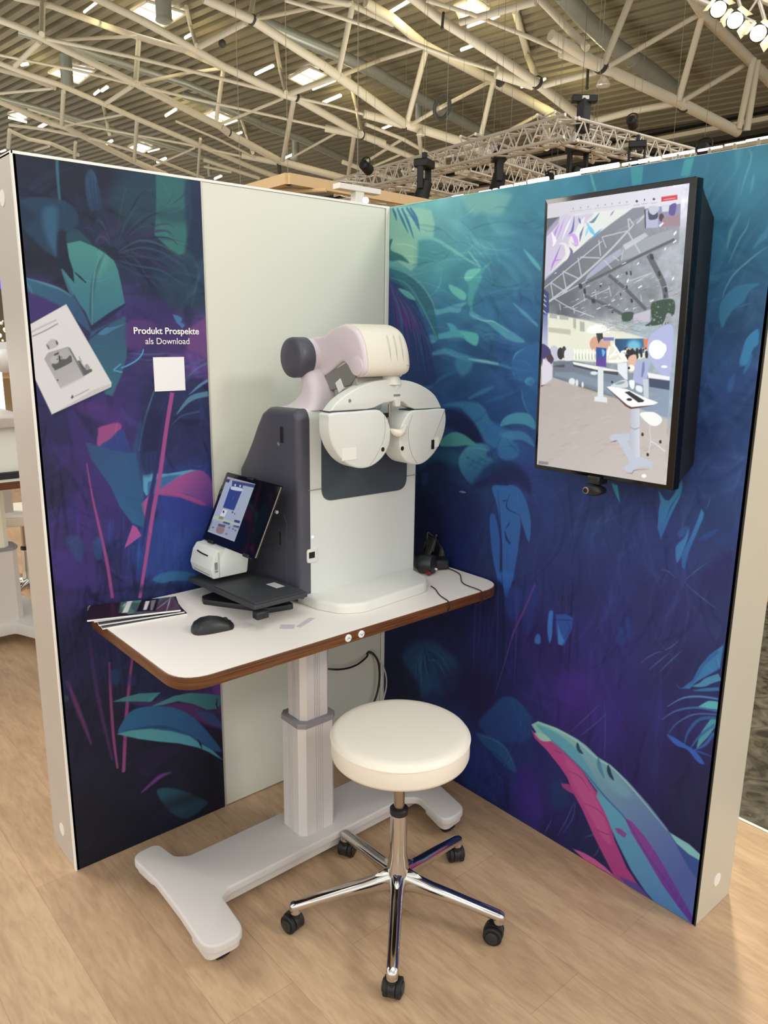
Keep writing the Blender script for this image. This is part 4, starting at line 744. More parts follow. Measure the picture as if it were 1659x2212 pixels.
# ------------------------------------------------------------------ height-adjustable table
TX0, TX1, TY0, TY1, TZ = -1.130, 0.0-0.005, -0.587, -0.006, 0.80
desk = thing('instrument_table', (-0.62, -0.35, 0), 'white instrument table with walnut edge on a grey wheeled column base, in the booth corner', 'table')
plan = rpoly([(TX0, TY0), (TX1, TY0), (TX1, TY1), (TX0, TY1)], [0.085, 0.085, 0.05, 0.06], 8)
b = MB(); b.prism(plan, XY, TZ-0.032, TZ-0.0015); b.build('edge_band', 'walnut', desk, bevel=0.0015)
b = MB(); b.prism([(x*0.998-0.0011 if False else x+(0.0025 if x < -0.5 else -0.0025), y+(0.0025 if y < -0.3 else -0.0025)) for x, y in plan], XY, TZ-0.003, TZ); b.build('tabletop', 'laminate', desk)
for x, up in ((-0.643, 1), (-0.598, -1)):
    b = MB(); b.lathe([(0.0105, 0), (0.0105, 0.002), (0.009, 0.0035)], (x, TY0, TZ-0.0165), (0, -1, 0), 24); bt = b.build('height_button', 'trim_white', desk)
    b = MB(); q = TY0-0.0037
    b.tube([(x-0.005, q, TZ-0.0165-0.0025*up), (x, q, TZ-0.0165+0.003*up), (x+0.005, q, TZ-0.0165-0.0025*up)], 0.0009, 6, 1); b.build('arrow_mark', 'arrow_blue', bt)
# stickers on the top
b = MB(); b.prism([(-0.772, -0.452), (-0.742, -0.477), (-0.722, -0.452), (-0.752, -0.427)], XY, TZ-0.0005, TZ+0.0004); b.build('sticker', 'print_pale', desk, smooth=0)
b = MB(); b.prism([(-0.730, -0.466), (-0.722, -0.480), (-0.652, -0.448), (-0.660, -0.434)], XY, TZ-0.0005, TZ+0.0004); b.build('sticker', 'print_pale', desk, smooth=0)
# telescopic column
def octa(cx, cy, wx, wy, ch): return [(cx-wx+ch, cy-wy), (cx+wx-ch, cy-wy), (cx+wx, cy-wy+ch), (cx+wx, cy+wy-ch), (cx+wx-ch, cy+wy), (cx-wx+ch, cy+wy), (cx-wx, cy+wy-ch), (cx-wx, cy-wy+ch)]
CX, CY = -0.612, -0.352
def grooved(cx, cy, wx, wy, ch):
    P = []
    base = octa(cx, cy, wx, wy, ch)
    for i in range(8):
        a = Vector(base[i]); c = Vector(base[(i+1) % 8]); d = c-a; n = Vector((-d.y, d.x)).normalized(); P.append(tuple(a))
        if d.length > 0.06:
            for k in range(4):
                t = 0.38+k*0.08
                for dt, dp in ((-0.014, 0), (-0.010, 0.0022), (0.010, 0.0022), (0.014, 0)): P.append(tuple(a+d*(t+dt)+n*dp))
    return P
b = MB(); b.prism(grooved(CX, CY, 0.066, 0.058, 0.018), XY, 0.086, 0.452); b.build('outer_column', 'aluminium', desk, smooth=20)
b = MB(); b.prism(octa(CX, CY, 0.0685, 0.0605, 0.018), XY, 0.446, 0.462, inset=0.003); b.build('column_collar', 'collar', desk)
b = MB(); b.prism(octa(CX, CY, 0.0675, 0.0595, 0.018), XY, 0.074, 0.087); b.build('column_collar', 'collar', desk)
b = MB(); b.prism(grooved(CX+0.002, CY, 0.052, 0.045, 0.015), XY, 0.44, 0.770); b.build('inner_column', 'aluminium', desk, smooth=20)
b = MB(); b.box((CX-0.16, CY-0.09, TZ-0.045), (CX+0.2, CY+0.09, TZ-0.0325)); b.build('mounting_plate', 'black_plastic', desk, bevel=0.002)
# H-shaped foot
FZ = 0.088
foot = [(-1.108, -0.150), (-1.020, -0.146), (-1.008, -0.235), (-0.975, -0.258), (-0.30, -0.258), (-0.262, -0.245), (-0.235, -0.150), (-0.135, -0.150), (-0.128, -0.30),
        (-0.150, -0.45), (-0.185, -0.622), (-0.292, -0.632), (-0.262, -0.480), (-0.300, -0.452), (-0.955, -0.452), (-0.985, -0.470), (-1.000, -0.622), (-1.112, -0.618), (-1.100, -0.45), (-1.096, -0.30)]
foot = rpoly(foot, [0.04, 0.03, 0.03, 0.03, 0.03, 0.03, 0.04, 0.04, 0.1, 0.1, 0.045, 0.045, 0.03, 0.03, 0.03, 0.03, 0.045, 0.05, 0.1, 0.1], 6)
b = MB(); b.prism(foot, XY, FZ-0.022, FZ, inset=0.006, steps=3); b.build('foot_cover', 'foot_paint', desk, smooth=40)
b = MB()
inn = rpoly([(-1.06, -0.275), (-0.16, -0.275), (-0.16, -0.440), (-1.06, -0.440)], 0.02); b.prism(inn, XY, 0.034, FZ-0.020)
for pl in ([(-1.098, -0.16), (-1.03, -0.156), (-1.02, -0.27), (-1.088, -0.27)], [(-1.10, -0.50), (-1.0, -0.50), (-1.008, -0.612), (-1.104, -0.608)], [(-0.225, -0.16), (-0.145, -0.16), (-0.14, -0.27), (-0.23, -0.27)], [(-0.255, -0.50), (-0.170, -0.50), (-0.19, -0.612), (-0.283, -0.622)]):
    b.prism(rpoly(pl, 0.025), XY, 0.044, FZ-0.020)
b.build('foot_frame', 'foot_paint', desk, smooth=40)
for (x, y) in ((-1.055, -0.565), (-1.060, -0.205), (-0.232, -0.575), (-0.185, -0.205)):
    b = MB(); b.lathe([(0.012, 0), (0.024, 0.004), (0.026, 0.018), (0.024, 0.036), (0.012, 0.040)], (x-0.012, y, 0.026), (1, 0, 0), 24); b.cyl((x, y, 0.026), (x, y, 0.060), 0.012)
    b.build('caster', 'rubber', desk)

# ------------------------------------------------------------------ round stool
SX, SY = hit(858, 1974, 2, 0.0)[:2]
stool = thing('swivel_stool', (SX, SY, 0), 'cream padded round swivel stool on a chrome five-star base with black casters', 'stool')
ST = 0.568; SR = 0.183
b = MB(); b.lathe([(0.02, ST-0.072), (SR-0.012, ST-0.072), (SR-0.003, ST-0.068), (SR, ST-0.060), (SR, ST-0.018), (SR-0.0015, ST-0.011), (SR-0.003, ST-0.0105), (SR-0.0045, ST-0.006), (SR-0.013, ST-0.001), (SR-0.03, ST+0.001), (SR*0.5, ST+0.003), (0.01, ST+0.004)], (SX, SY, 0), n=96); seat = b.build('seat', 'seat_vinyl', stool, smooth=60)
b = MB(); n = 80; b.tube([(SX+(SR+0.0003)*math.cos(2*math.pi*i/n), SY+(SR+0.0003)*math.sin(2*math.pi*i/n), ST-0.0155) for i in range(n+1)], 0.0018, 6, 1); b.build('piping', 'seat_vinyl', seat)
b = MB(); b.lathe([(0.02, ST-0.092), (0.06, ST-0.090), (0.11, ST-0.076), (0.11, ST-0.071)], (SX, SY, 0), n=40); b.build('seat_plate', 'black_plastic', stool)
b = MB(); b.tube([(SX+0.06, SY, ST-0.078), (SX+0.13, SY-0.02, ST-0.082), (SX+0.200, SY-0.035, ST-0.078)], 0.004, 8); b.sphere((SX+0.203, SY-0.036, ST-0.078), 0.011, 12, (1.3, 1, .7)); b.build('height_lever', 'black_plastic', stool)
b = MB(); b.cyl((SX, SY, 0.30), (SX, SY, ST-0.075), 0.0145, n=28); b.build('gas_spring', 'satin_steel', stool)
b = MB(); b.lathe([(0.0235, 0.318), (0.0250, 0.320), (0.0250, 0.334), (0.021, 0.338), (0.0145, 0.340)], (SX, SY, 0), n=32); b.build('guide_bush', 'black_plastic', stool)
b = MB(); b.lathe([(0.0225, 0.318), (0.0232, 0.312), (0.0232, 0.200), (0.0285, 0.165), (0.034, 0.135), (0.036, 0.110), (0.030, 0.085), (0.018, 0.080)], (SX, SY, 0), n=40); b.build('hub', 'chrome', stool, smooth=60)
LEG = [-134.5, -61.0, 8.5, 82.5, 153.0]; LR = 0.288
for k, a in enumerate(LEG):
    d = Vector((math.cos(R(a)), math.sin(R(a)), 0)); p = Vector((-d.y, d.x, 0)); rings = []
    for (s, zt, w_, hh) in ((0.012, 0.150, 0.024, 0.060), (0.035, 0.145, 0.022, 0.056), (0.06, 0.136, 0.0185, 0.046), (0.10, 0.126, 0.0175, 0.036), (0.16, 0.116, 0.0165, 0.030), (0.22, 0.105, 0.0155, 0.026), (LR-0.004, 0.094, 0.0150, 0.026), (LR+0.007, 0.090, 0.0125, 0.024), (LR+0.012, 0.084, 0.008, 0.014)):
        ring = []
        for i in range(20):
            t = 2*math.pi*i/20; cx, cz = math.cos(t), math.sin(t); cx = math.copysign(abs(cx)**0.7, cx); cz = math.copysign(abs(cz)**0.8, cz)
            ring.append(Vector((SX, SY, 0))+d*s+p*cx*w_+Vector((0, 0, zt-hh/2+cz*hh/2)))
        rings.append(ring)
    b = MB(); b.loft(rings); b.cyl(Vector((SX, SY, 0.062))+d*(LR-0.004), Vector((SX, SY, 0.082))+d*(LR-0.004), 0.0145, 0.015, 20)
    leg = b.build('leg', 'chrome', stool, smooth=50)
# fillets between the legs (one cast star)
b = MB(); ring0 = []; ring1 = []
nn = 100
prof = []
for (zz, f) in ((0.150, 0.62), (0.145, 0.8), (0.135, 1.0), (0.115, 0.98), (0.098, 0.8), (0.09, 0.5)):
    rr = []
    for i in range(nn):
        t = 2*math.pi*i/nn; m_ = min(abs((math.degrees(t)-a+180) % 360-180) for a in LEG); rad = (0.034+0.036*max(0, 1-m_/36)**1.6)*f
        rr.append((SX+rad*math.cos(t), SY+rad*math.sin(t), zz))
    prof.append(rr)
b.loft(prof); b.build('base_star', 'chrome', stool, smooth=60)
for k, (a, sw) in enumerate(zip(LEG, (35, 120, 60, 25, 100))):
    d = Vector((math.cos(R(a)), math.sin(R(a)), 0)); c = Vector((SX, SY, 0))+d*(LR-0.004); e = Vector((math.cos(R(sw)), math.sin(R(sw)), 0)); ax = Vector((-e.y, e.x, 0))
    wc = c+e*0.012; wc.z = 0.0255
    b = MB(); b.cyl(c+Vector((0, 0, 0.03)), c+Vector((0, 0, 0.066)), 0.011, n=16)
    b.lathe([(0.012, -0.010), (0.0265, -0.009), (0.0275, 0), (0.0265, 0.009), (0.012, 0.010)], wc+Vector((0, 0, 0.003)), ax, 28); cs = b.build('caster', 'black_plastic', stool)
    for s in (-1, 1):
        b = MB(); b.lathe([(0.015, 0.0), (0.0245, 0.001), (0.0255, 0.004), (0.0255, 0.011), (0.0235, 0.013), (0.015, 0.0135), (0.010, 0.012)], wc+ax*s*0.009, ax*s, 28); b.build('wheel', 'rubber' , cs)
        b = MB(); b.lathe([(0.0165, 0.0), (0.0165, 0.003), (0.013, 0.0045)], wc+ax*s*0.0225, ax*s, 24); b.build('wheel_cap', 'wheel_plastic', cs)

# ------------------------------------------------------------------ refraction unit
unit = thing('eye_refraction_unit', (-0.38, -0.2, TZ), 'large white and slate eye testing unit with round lens heads, standing on the table', 'medical device')
BX0, BX1 = -0.598, -0.163
prof = [(-0.337, 0.815), (-0.338, 1.345), (-0.325, 1.372), (-0.185, 1.368), (-0.150, 1.350), (-0.120, 1.310), (-0.085, 1.255), (-0.050, 1.208), (-0.014, 1.165), (-0.012, 0.86), (-0.02, 0.812)]
prof = rpoly(prof, [0.01, 0.03, 0.03, 0.03, 0.03, 0, 0.05, 0.05, 0.02, 0.01, 0.01], 5)
b = MB(); b.prism(prof, YZ, BX0, BX1-0.006); b.build('housing', 'front_plastic', unit, smooth=35, bevel=0.004)
b = MB(); b.prism([(y-0.001 if y < -0.3 else y, z) for y, z in prof], YZ, BX0+0.012, BX0-0.028, inset=0.018, steps=4)
sp_ = b.build('side_cover', 'slate_plastic', unit, smooth=40)
b = MB(); b.prism(rpoly([(-0.275, 0.822), (-0.278, 1.04), (-0.262, 1.064), (-0.03, 1.064), (-0.03, 0.822)], [0.005, 0.02, 0.012, 0.01, 0.005]), YZ, BX0-0.026, BX0-0.0300); b.build('service_door', 'slate_plastic', sp_, bevel=0.001)
b = MB(); b.box((BX0-0.031, -0.246, 0.965), (BX0-0.0295, -0.241, 1.005)); b.build('door_slot', 'hole', sp_, smooth=0)
b = MB(); b.box((BX0-0.0305, -0.268, 1.272), (BX0-0.026, -0.252, 1.318)); b.build('side_socket', 'hole', sp_, smooth=0, bevel=0.002)
b = MB(); b.box((BX0-0.029, -0.248, 1.262), (BX0-0.0265, -0.236, 1.270), rot=Matrix.Rotation(R(40), 3, 'X')); b.build('socket_mark', 'collar', sp_, smooth=0)
b = MB(); b.box((BX0+0.004, -0.3405, 1.1395), (-0.545, -0.3378, 1.1410)); b.box((-0.21, -0.3405, 1.1395), (BX1-0.008, -0.3378, 1.1410)); b.build('panel_seam', 'collar', unit, smooth=0)
b = MB(); b.prism(rpoly([(-0.545, 1.345), (-0.212, 1.345), (-0.212, 1.098), (-0.545, 1.102)], [0.01, 0.01, 0.040, 0.040], 8), XZ, -0.338, -0.3402); b.build('window_panel', 'screen_grey', unit, smooth=0)
b = MB(); b.lathe([(0.003, 0), (0.003, 0.0015)], (-0.578, -0.338, 1.001), (0, -1, 0), 16); b.build('status_light', 'led_blue', unit)
b = MB(); b.prism(rpoly([(-0.600, 0.966), (-0.563, 0.966), (-0.563, 0.925), (-0.600, 0.925)], [0.008, 0.002, 0.002, 0.008]), XZ, -0.336, -0.3415, inset=0.001); b.build('socket_bezel', 'front_plastic', unit)
b = MB(); b.box((-0.594, -0.3428, 0.939), (-0.574, -0.3405, 0.957)); b.build('front_socket', 'hole', unit, smooth=0)
tray = rpoly([(-0.612, -0.300), (-0.606, -0.395), (-0.575, -0.470), (-0.515, -0.500), (-0.250, -0.482), (-0.205, -0.440), (-0.172, -0.300)], [0.01, 0.05, 0.06, 0.06, 0.06, 0.05, 0.01], 6)
b = MB(); b.prism(tray, XY, TZ+0.001, TZ+0.030, inset=0.010, steps=4); b.build('base_tray', 'white_plastic', unit, smooth=50)
b = MB(); b.prism([(-0.4+(x+0.4)*0.97, -0.39+(y+0.39)*0.97) for x, y in tray], XY, TZ, TZ+0.002); b.build('tray_pad', 'rubber', unit)
# neck
b = MB(); rings = []
for (z_, y0, y1, x0, x1) in ((1.366, -0.378, -0.215, -0.585, -0.38), (1.374, -0.378, -0.245, -0.575, -0.39), (1.390, -0.376, -0.272, -0.566, -0.40), (1.410, -0.374, -0.288, -0.560, -0.41), (1.435, -0.365, -0.290, -0.556, -0.42), (1.460, -0.345, -0.275, -0.552, -0.43), (1.490, -0.315, -0.245, -0.548, -0.43), (1.512, -0.295, -0.235, -0.545, -0.43)):
    rings.append([Vector((x, y, z_)) for x, y in rpoly([(x0, y0), (x1, y0), (x1, y1), (x0, y1)], 0.032, 6)])
rings = [[Vector((v.x, max(v.y, -0.338+0) if False else v.y+0.045, v.z)) for v in r] for r in rings]
b.loft(rings); b.build('neck', 'shaded_white_plastic', unit, smooth=50)
b = MB(); b.prism(rpoly([(-0.50, -0.34), (-0.30, -0.34), (-0.28, -0.15), (-0.52, -0.15)], 0.05), XY, 1.36, 1.374, inset=0.006); b.build('top_shroud', 'front_plastic', unit, smooth=50)
# pivot joint: dark cap, then arm
PV = Vector((-0.535, -0.238, 1.510)); PR = 0.0575
b = MB(); b.lathe([(0.02, -0.044), (PR-0.008, -0.044), (PR-0.002, -0.040), (PR, -0.033), (PR, 0.004), (PR-0.003, 0.008)], PV, (1, 0, 0), 56); b.build('pivot_cap', 'slate_plastic', unit, smooth=50)
b = MB(); b.lathe([(PR-0.004, 0.0), (PR-0.004, 0.12), (0.03, 0.124)], PV, (1, 0, 0), 48); b.build('pivot_barrel', 'shaded_white_plastic', unit, smooth=50)
side = [(-0.195, 1.548), (-0.235, 1.566), (-0.300, 1.572), (-0.350, 1.594), (-0.400, 1.603), (-0.445, 1.588), (-0.472, 1.555), (-0.484, 1.512), (-0.484, 1.478), (-0.455, 1.464), (-0.425, 1.474), (-0.405, 1.494), (-0.380, 1.500), (-0.310, 1.462), (-0.262, 1.456), (-0.220, 1.460), (-0.188, 1.490)]
side2 = [tuple(p)[:2] for p in cr2(side, 4)]
b = MB(); b.prism(side2, YZ, -0.42, -0.508, inset=0.010, steps=3); b.build('arm_side', 'shaded_white_plastic', unit, smooth=45)
b = MB(); b.prism([(y, z) for y, z in [tuple(p) for p in cr2([(-0.30, 1.574), (-0.350, 1.596), (-0.400, 1.605), (-0.447, 1.590), (-0.474, 1.556), (-0.487, 1.512), (-0.487, 1.480), (-0.470, 1.466), (-0.42, 1.462), (-0.36, 1.470), (-0.30, 1.50)], 4)]], YZ, -0.496, -0.326, inset=0.036, steps=7); hd = b.build('arm_head', 'cream_plastic', unit, smooth=50)
b = MB(); b.lathe([(0.02, 0), (0.026, 0.002), (0.028, 0.008), (0.028, 0.02)], (-0.512, -0.452, 1.494), (1, 0, 0), 36); b.build('arm_knuckle', 'shaded_white_plastic', unit, smooth=50)
b = MB(); b.tube([(-0.485, -0.4878, 1.4935), (-0.345, -0.4878, 1.4935)], 0.0007, 6, 1); b.build('head_seam', 'seam_grey', hd)
for xx in (-0.412, -0.388, -0.366):
    b = MB(); b.tube([(xx, -0.466, 1.576), (xx-0.004, -0.482, 1.548), (xx-0.002, -0.4875, 1.505)], 0.0007, 6, 4); b.build('head_rib', 'seam_grey', hd)
b = MB(); b.prism([(-0.296, 1.458), (-0.400, 1.500), (-0.432, 1.500), (-0.446, 1.470), (-0.420, 1.440), (-0.330, 1.420)], YZ, -0.505, -0.40, inset=0.003); b.build('linkage', 'grey_plastic', unit, bevel=0.002)
b = MB(); b.prism([(-0.335, 1.445), (-0.440, 1.462), (-0.452, 1.430), (-0.400, 1.385), (-0.350, 1.385)], YZ, -0.500, -0.40, inset=0.003); b.build('linkage', 'linkage_grey', unit, bevel=0.002)
b = MB(); b.box((-0.508, -0.388, 1.420), (-0.490, -0.362, 1.452), rot=Matrix.Rotation(R(-32), 3, 'X')); b.build('stop_block', 'trim_white', unit, bevel=0.001)
# phoropter head
HY = -0.444; HXc = -0.382
ph = thing('phoropter_head', (0, 0, 0)); ph.parent = unit; ph.location = Vector((HXc, HY, 1.40))-unit.location
bridge = [tuple(p)[:2] for p in cr2([(-0.624, 1.377), (-0.600, 1.400), (-0.560, 1.422), (-0.500, 1.444), (-0.440, 1.453), (-0.382, 1.454), (-0.320, 1.447), (-0.262, 1.429), (-0.215, 1.402), (-0.185, 1.364)], 4, False)]
bridge += [(-0.300, 1.366), (-0.325, 1.374), (-0.350, 1.389), (-0.385, 1.393), (-0.430, 1.388), (-0.465, 1.378), (-0.490, 1.376)]
b = MB(); b.prism(bridge, XZ, HY+0.014, HY-0.020, inset=0.004, steps=3); br = b.build('bridge', 'front_plastic', ph, smooth=45)
b = MB(); b.lathe([(0.011, 0), (0.0095, 0.001), (0.006, 0.0025), (0.002, 0.003)], (-0.372, HY-0.0195, 1.438), (0, -1, 0), 24); b.build('knob', 'trim_white', br)
b = MB(); b.lathe([(0.005, 0), (0.005, 0.001)], (-0.555, HY-0.0198, 1.402), (0, -1, 0), 20); b.build('screw_cap', 'collar', br)
b = MB(); b.box((-0.389, HY-0.0208, 1.4065), (-0.3635, HY-0.0190, 1.4125)); b.build('label_plate', 'collar', br, smooth=0)
b = MB(); b.prism(rpoly([(-0.388, 1.402), (-0.364, 1.402), (-0.366, 1.378), (-0.385, 1.378)], 0.004), XZ, HY, HY-0.025); b.build('nose_bracket', 'white_plastic', br, bevel=0.001)
b = MB(); b.box((-0.623, HY-0.016, 1.3735), (-0.455, HY+0.03, 1.3765)); b.box((-0.320, HY-0.016, 1.3605), (-0.185, HY+0.03, 1.3645)); b.build('sliding_rail', 'screen_grey', ph, smooth=0)
def lenshead(pts, seam, hole_, depth):
    t_ = thing('lens_head', (0, 0, 0)); bpy.data.objects.remove(t_)
    P = [tuple(p)[:2] for p in cr2(pts, 5)]
    b = MB(); b.prism(P, XZ, HY+depth, HY-0.028, inset=0.005, steps=3); o = b.build('lens_head', 'front_plastic', ph, smooth=45)
    b = MB(); b.tube([(x, HY-0.0279, z_) for x, z_ in seam], 0.0007, 6, 5); b.build('cover_seam', 'collar', o)
    b = MB(); b.lathe([(0.0085, 0), (0.0085, 0.0012), (0.0068, 0.0022)], (hole_[0], HY-0.0275, hole_[1]), (0, -1, 0), 28); w_ = b.build('sight_ring', 'white_plastic', o)
    b = MB(); b.lathe([(0.0066, 0), (0.0066, 0.0025)], (hole_[0], HY-0.0275, hole_[1]), (0, -1, 0), 28); b.build('sight_glass', 'hole', o)
    return o
lh = lenshead([(-0.626, 1.372), (-0.634, 1.355), (-0.632, 1.315), (-0.615, 1.275), (-0.580, 1.238), (-0.530, 1.216), (-0.480, 1.216), (-0.435, 1.238), (-0.410, 1.272), (-0.405, 1.310), (-0.418, 1.345), (-0.440, 1.366), (-0.462, 1.373), (-0.54, 1.3725)],
              [(-0.432, 1.355), (-0.428, 1.315), (-0.440, 1.275), (-0.470, 1.235), (-0.487, 1.219)], (-0.438, 1.261), 0.016)
b = MB(); b.box((-0.590, HY-0.0295, 1.242), (-0.538, HY-0.0275, 1.274)); b.build('label_plate', 'trim_white', lh, smooth=0)
rh = lenshead([(-0.320, 1.362), (-0.345, 1.345), (-0.364, 1.318), (-0.370, 1.285), (-0.365, 1.250), (-0.345, 1.222), (-0.315, 1.206), (-0.275, 1.203), (-0.235, 1.220), (-0.200, 1.252), (-0.180, 1.288), (-0.172, 1.325), (-0.176, 1.352), (-0.184, 1.362), (-0.25, 1.3625)],
              [(-0.318, 1.352), (-0.333, 1.320), (-0.332, 1.275), (-0.318, 1.235), (-0.295, 1.207)], (-0.360, 1.257), 0.046)
b = MB(); b.box((-0.236, HY-0.0295, 1.244), (-0.224, HY-0.0272, 1.272)); b.build('label_plate', 'hole', rh, smooth=0)
b = MB(); b.box((-0.222, HY-0.029, 1.250), (-0.204, HY-0.0272, 1.278)); b.build('label_plate', 'trim_white', rh, smooth=0)
b = MB(); b.cyl((-0.398, HY-0.012, 1.385), (-0.398, HY-0.016, 1.318), 0.004, n=14); b.build('nose_rest_stem', 'satin_steel', ph)
b = MB(); b.loft([[Vector((x, HY-0.030+dy, z_))+Vector((0, math.cos(2*math.pi*i/14)*ry, math.sin(2*math.pi*i/14)*rz)) for i in range(14)] for x, dy, z_, ry, rz in ((-0.408, 0, 1.315, .004, .003), (-0.403, -0.006, 1.309, .010, .009), (-0.39, -0.012, 1.304, .013, .012), (-0.372, -0.010, 1.306, .012, .010), (-0.355, -0.003, 1.314, .008, .008), (-0.345, 0, 1.320, .003, .004))]); b.build('nose_rest', 'cream_plastic', ph, smooth=60)
b = MB(); b.cyl((-0.382, HY+0.01, 1.440), (-0.382, HY+0.01, 1.478), 0.040, 0.024, 28); b.build('head_mount', 'white_plastic', ph)
b = MB(); b.tube([(-0.352, HY-0.005, 1.462), (-0.345, HY-0.012, 1.474), (-0.326, HY-0.006, 1.496), (-0.320, HY+0.01, 1.512)], 0.0035, 8); b.build('lead', 'cream_plastic', ph)

for o in [ph]+list(ph.children_recursive):      # head is a little narrower than first drawn
    if o.type == 'MESH':
        for v in o.data.vertices: v.co.x = (v.co.x+HXc+0.175)*0.955-0.178-HXc
# ------------------------------------------------------------------ tablet on the left side of the unit
TL_, TR_, BL_, BR_ = Vector((-0.678, -0.030, 1.160)), Vector((-0.678, -0.330, 1.164)), Vector((-0.770, -0.030, 0.963)), Vector((-0.770, -0.330, 0.967))
tU = (TR_-TL_).normalized(); tW = (TR_-TL_).length; tV = (TL_-BL_); tH = tV.length; tV.normalize(); tN = tU.cross(tV)
def TP(a, c, d=0.0): return BL_+tU*a*tW+tV*c*tH+tN*d
tab = thing('tablet', TP(.5, 0), 'black tablet with a lit app window, tilted beside the slate side of the eye unit', 'tablet')
b = MB(); b.prism(rpoly([(0, 0), (tW, 0), (tW, tH), (0, tH)], 0.008), lambda a, c, d: BL_+tU*a+tV*c+tN*d, -0.008, 0.0, inset=0.001); b.build('body', 'black_glass', tab)
b = MB(); b.tube([TP(1.0, 0.02, -0.002), TP(1.0, 0.98, -0.002)], 0.0012, 6, 1); b.build('metal_edge', 'satin_steel', tab)
T = Ink(TP(0.0, 0, 0.0008), tU, tV, tW, tH, 0.0012)
# the lit window on the glass
x0, y0 = T.uv((440, 1143)); x1, y1 = T.uv((549, 1046)); 
T2 = Ink(TP(0, 0, 0.0006)+tU*0.016+tV*0.026, tU, tV, 0.158, tH-0.040, 0.0011)
q = lambda L: [(400+x*.1688, 990+y*.1688) for x, y in L]
T2.c[:] = (0.60, 0.64, 0.72)
T2.poly(q([(490,225),(905,320),(900,360),(480,270)]), '9a98a8', 1, .8, smooth=False)
T2.poly(q([(500,258),(572,270),(555,312),(490,290)]), '2a3460', 1, .6, smooth=False)
T2.poly(q([(600,285),(895,345),(880,385),(735,350),(720,400),(590,370)]), '33406e', 1, .6, smooth=False)
T2.poly(q([(570,370),(735,385),(620,672),(480,630)]), '1e3a7a', 1, .6, smooth=False); T2.poly(q([(600,360),(725,390),(715,425),(585,400)]), 'b8c0d0', 1, .6)
T2.ell(q([(635,345)])[0], 1.6, 2.6, 'c8d8e8', 1, .7); T2.ell(q([(698,358)])[0], 1.6, 2.6, 'c8d8e8', 1, .7); T2.stroke(q([(615,480),(600,540)]), 1, '4a7ac0', 1, .5)
T2.poly(q([(320,730),(420,745),(720,870),(690,880),(460,800),(310,760)]), 'b0b496', .8, 1, smooth=False)
T2.poly(q([(480,650),(540,670),(500,750),(440,740)]), 'c8ccd4', 1, .7, smooth=False); T2.ell(q([(488,686)])[0], 1.8, 3, '3a3440', 1, .6); T2.ell(q([(602,694)])[0], 1.8, 2, '3a4468', 1, .6); T2.ell(q([(630,715)])[0], 1.3, 1.8, '4a5478', 1, .6)
T2.poly(q([(440,740),(490,755),(480,790),(425,775)]), '7a7a60', .9, .7, smooth=False)
for L in ([(488,810),(570,835),(565,860),(480,835)],[(628,790),(700,808),(690,840),(622,820)],[(615,860),(690,875),(680,905),(608,885)]): T2.poly(q(L), '2b3a66', 1, .6, smooth=False)
T2.poly(q([(240,900),(300,760),(700,900),(640,1060)]), '8f94a8', .6, 1.2, smooth=False)
T2.poly(q([(425,838),(515,858),(505,890),(415,870)]), '54505c', 1, .6, smooth=False); T2.poly(q([(410,880),(500,900),(470,970),(400,950)]), '86686a', .9, .8); T2.poly(q([(270,900),(310,790),(350,800),(310,920)]), '6a6c74', .9, .8, smooth=False)
for c in ((355,885),(560,893),(610,910),(525,972),(640,930)): T2.ell(q([c])[0], 2.4, 2, '5c6274', .9, .7)
T2.mesh('app_window', 'screen', tab, back=0.0004, gain=0.8)
for a, c in ((0.42, 1.0), (0.12, 0.0), (0.80, 0.0)):
    b = MB(); p = TP(a, c); s = 1 if c > .5 else -1; b.prism([(0, -0.006), (0.03, -0.006), (0.03, 0.004), (0, 0.004)], lambda u_, v_, d: p+tU*u_+tV*(v_*s)+tN*d, -0.012, 0.003); b.build('holder_clip', 'wheel_plastic', tab, bevel=0.001)
b = MB(); b.lathe([(0.004, 0), (0.006, 0.001), (0.006, 0.01)], TP(-0.02, 0.66, -0.008), tU, 14); b.lathe([(0.004, 0), (0.005, 0.001), (0.005, 0.008)], TP(1.02, 0.66, -0.008), tU, 14); b.build('clamp_screw', 'chrome', tab)
b = MB(); b.tube([TP(-0.035, 0.80, -0.01), TP(-0.04, 0.66, -0.01), TP(-0.02, 0.56, -0.01)], 0.004, 8); b.build('clamp_arm', 'black_plastic', tab)
b = MB(); p = TP(.5, .5, -0.008); b.box((p.x, p.y-0.05, p.z-0.05), (p.x+0.012, p.y+0.05, p.z+0.05), rot=Matrix.Rotation(R(25), 3, 'Y')); b.cyl(p, (-0.628, p.y+0.02, p.z-0.02), 0.016, n=20); b.build('mount_arm', 'black_plastic', tab, bevel=0.003)

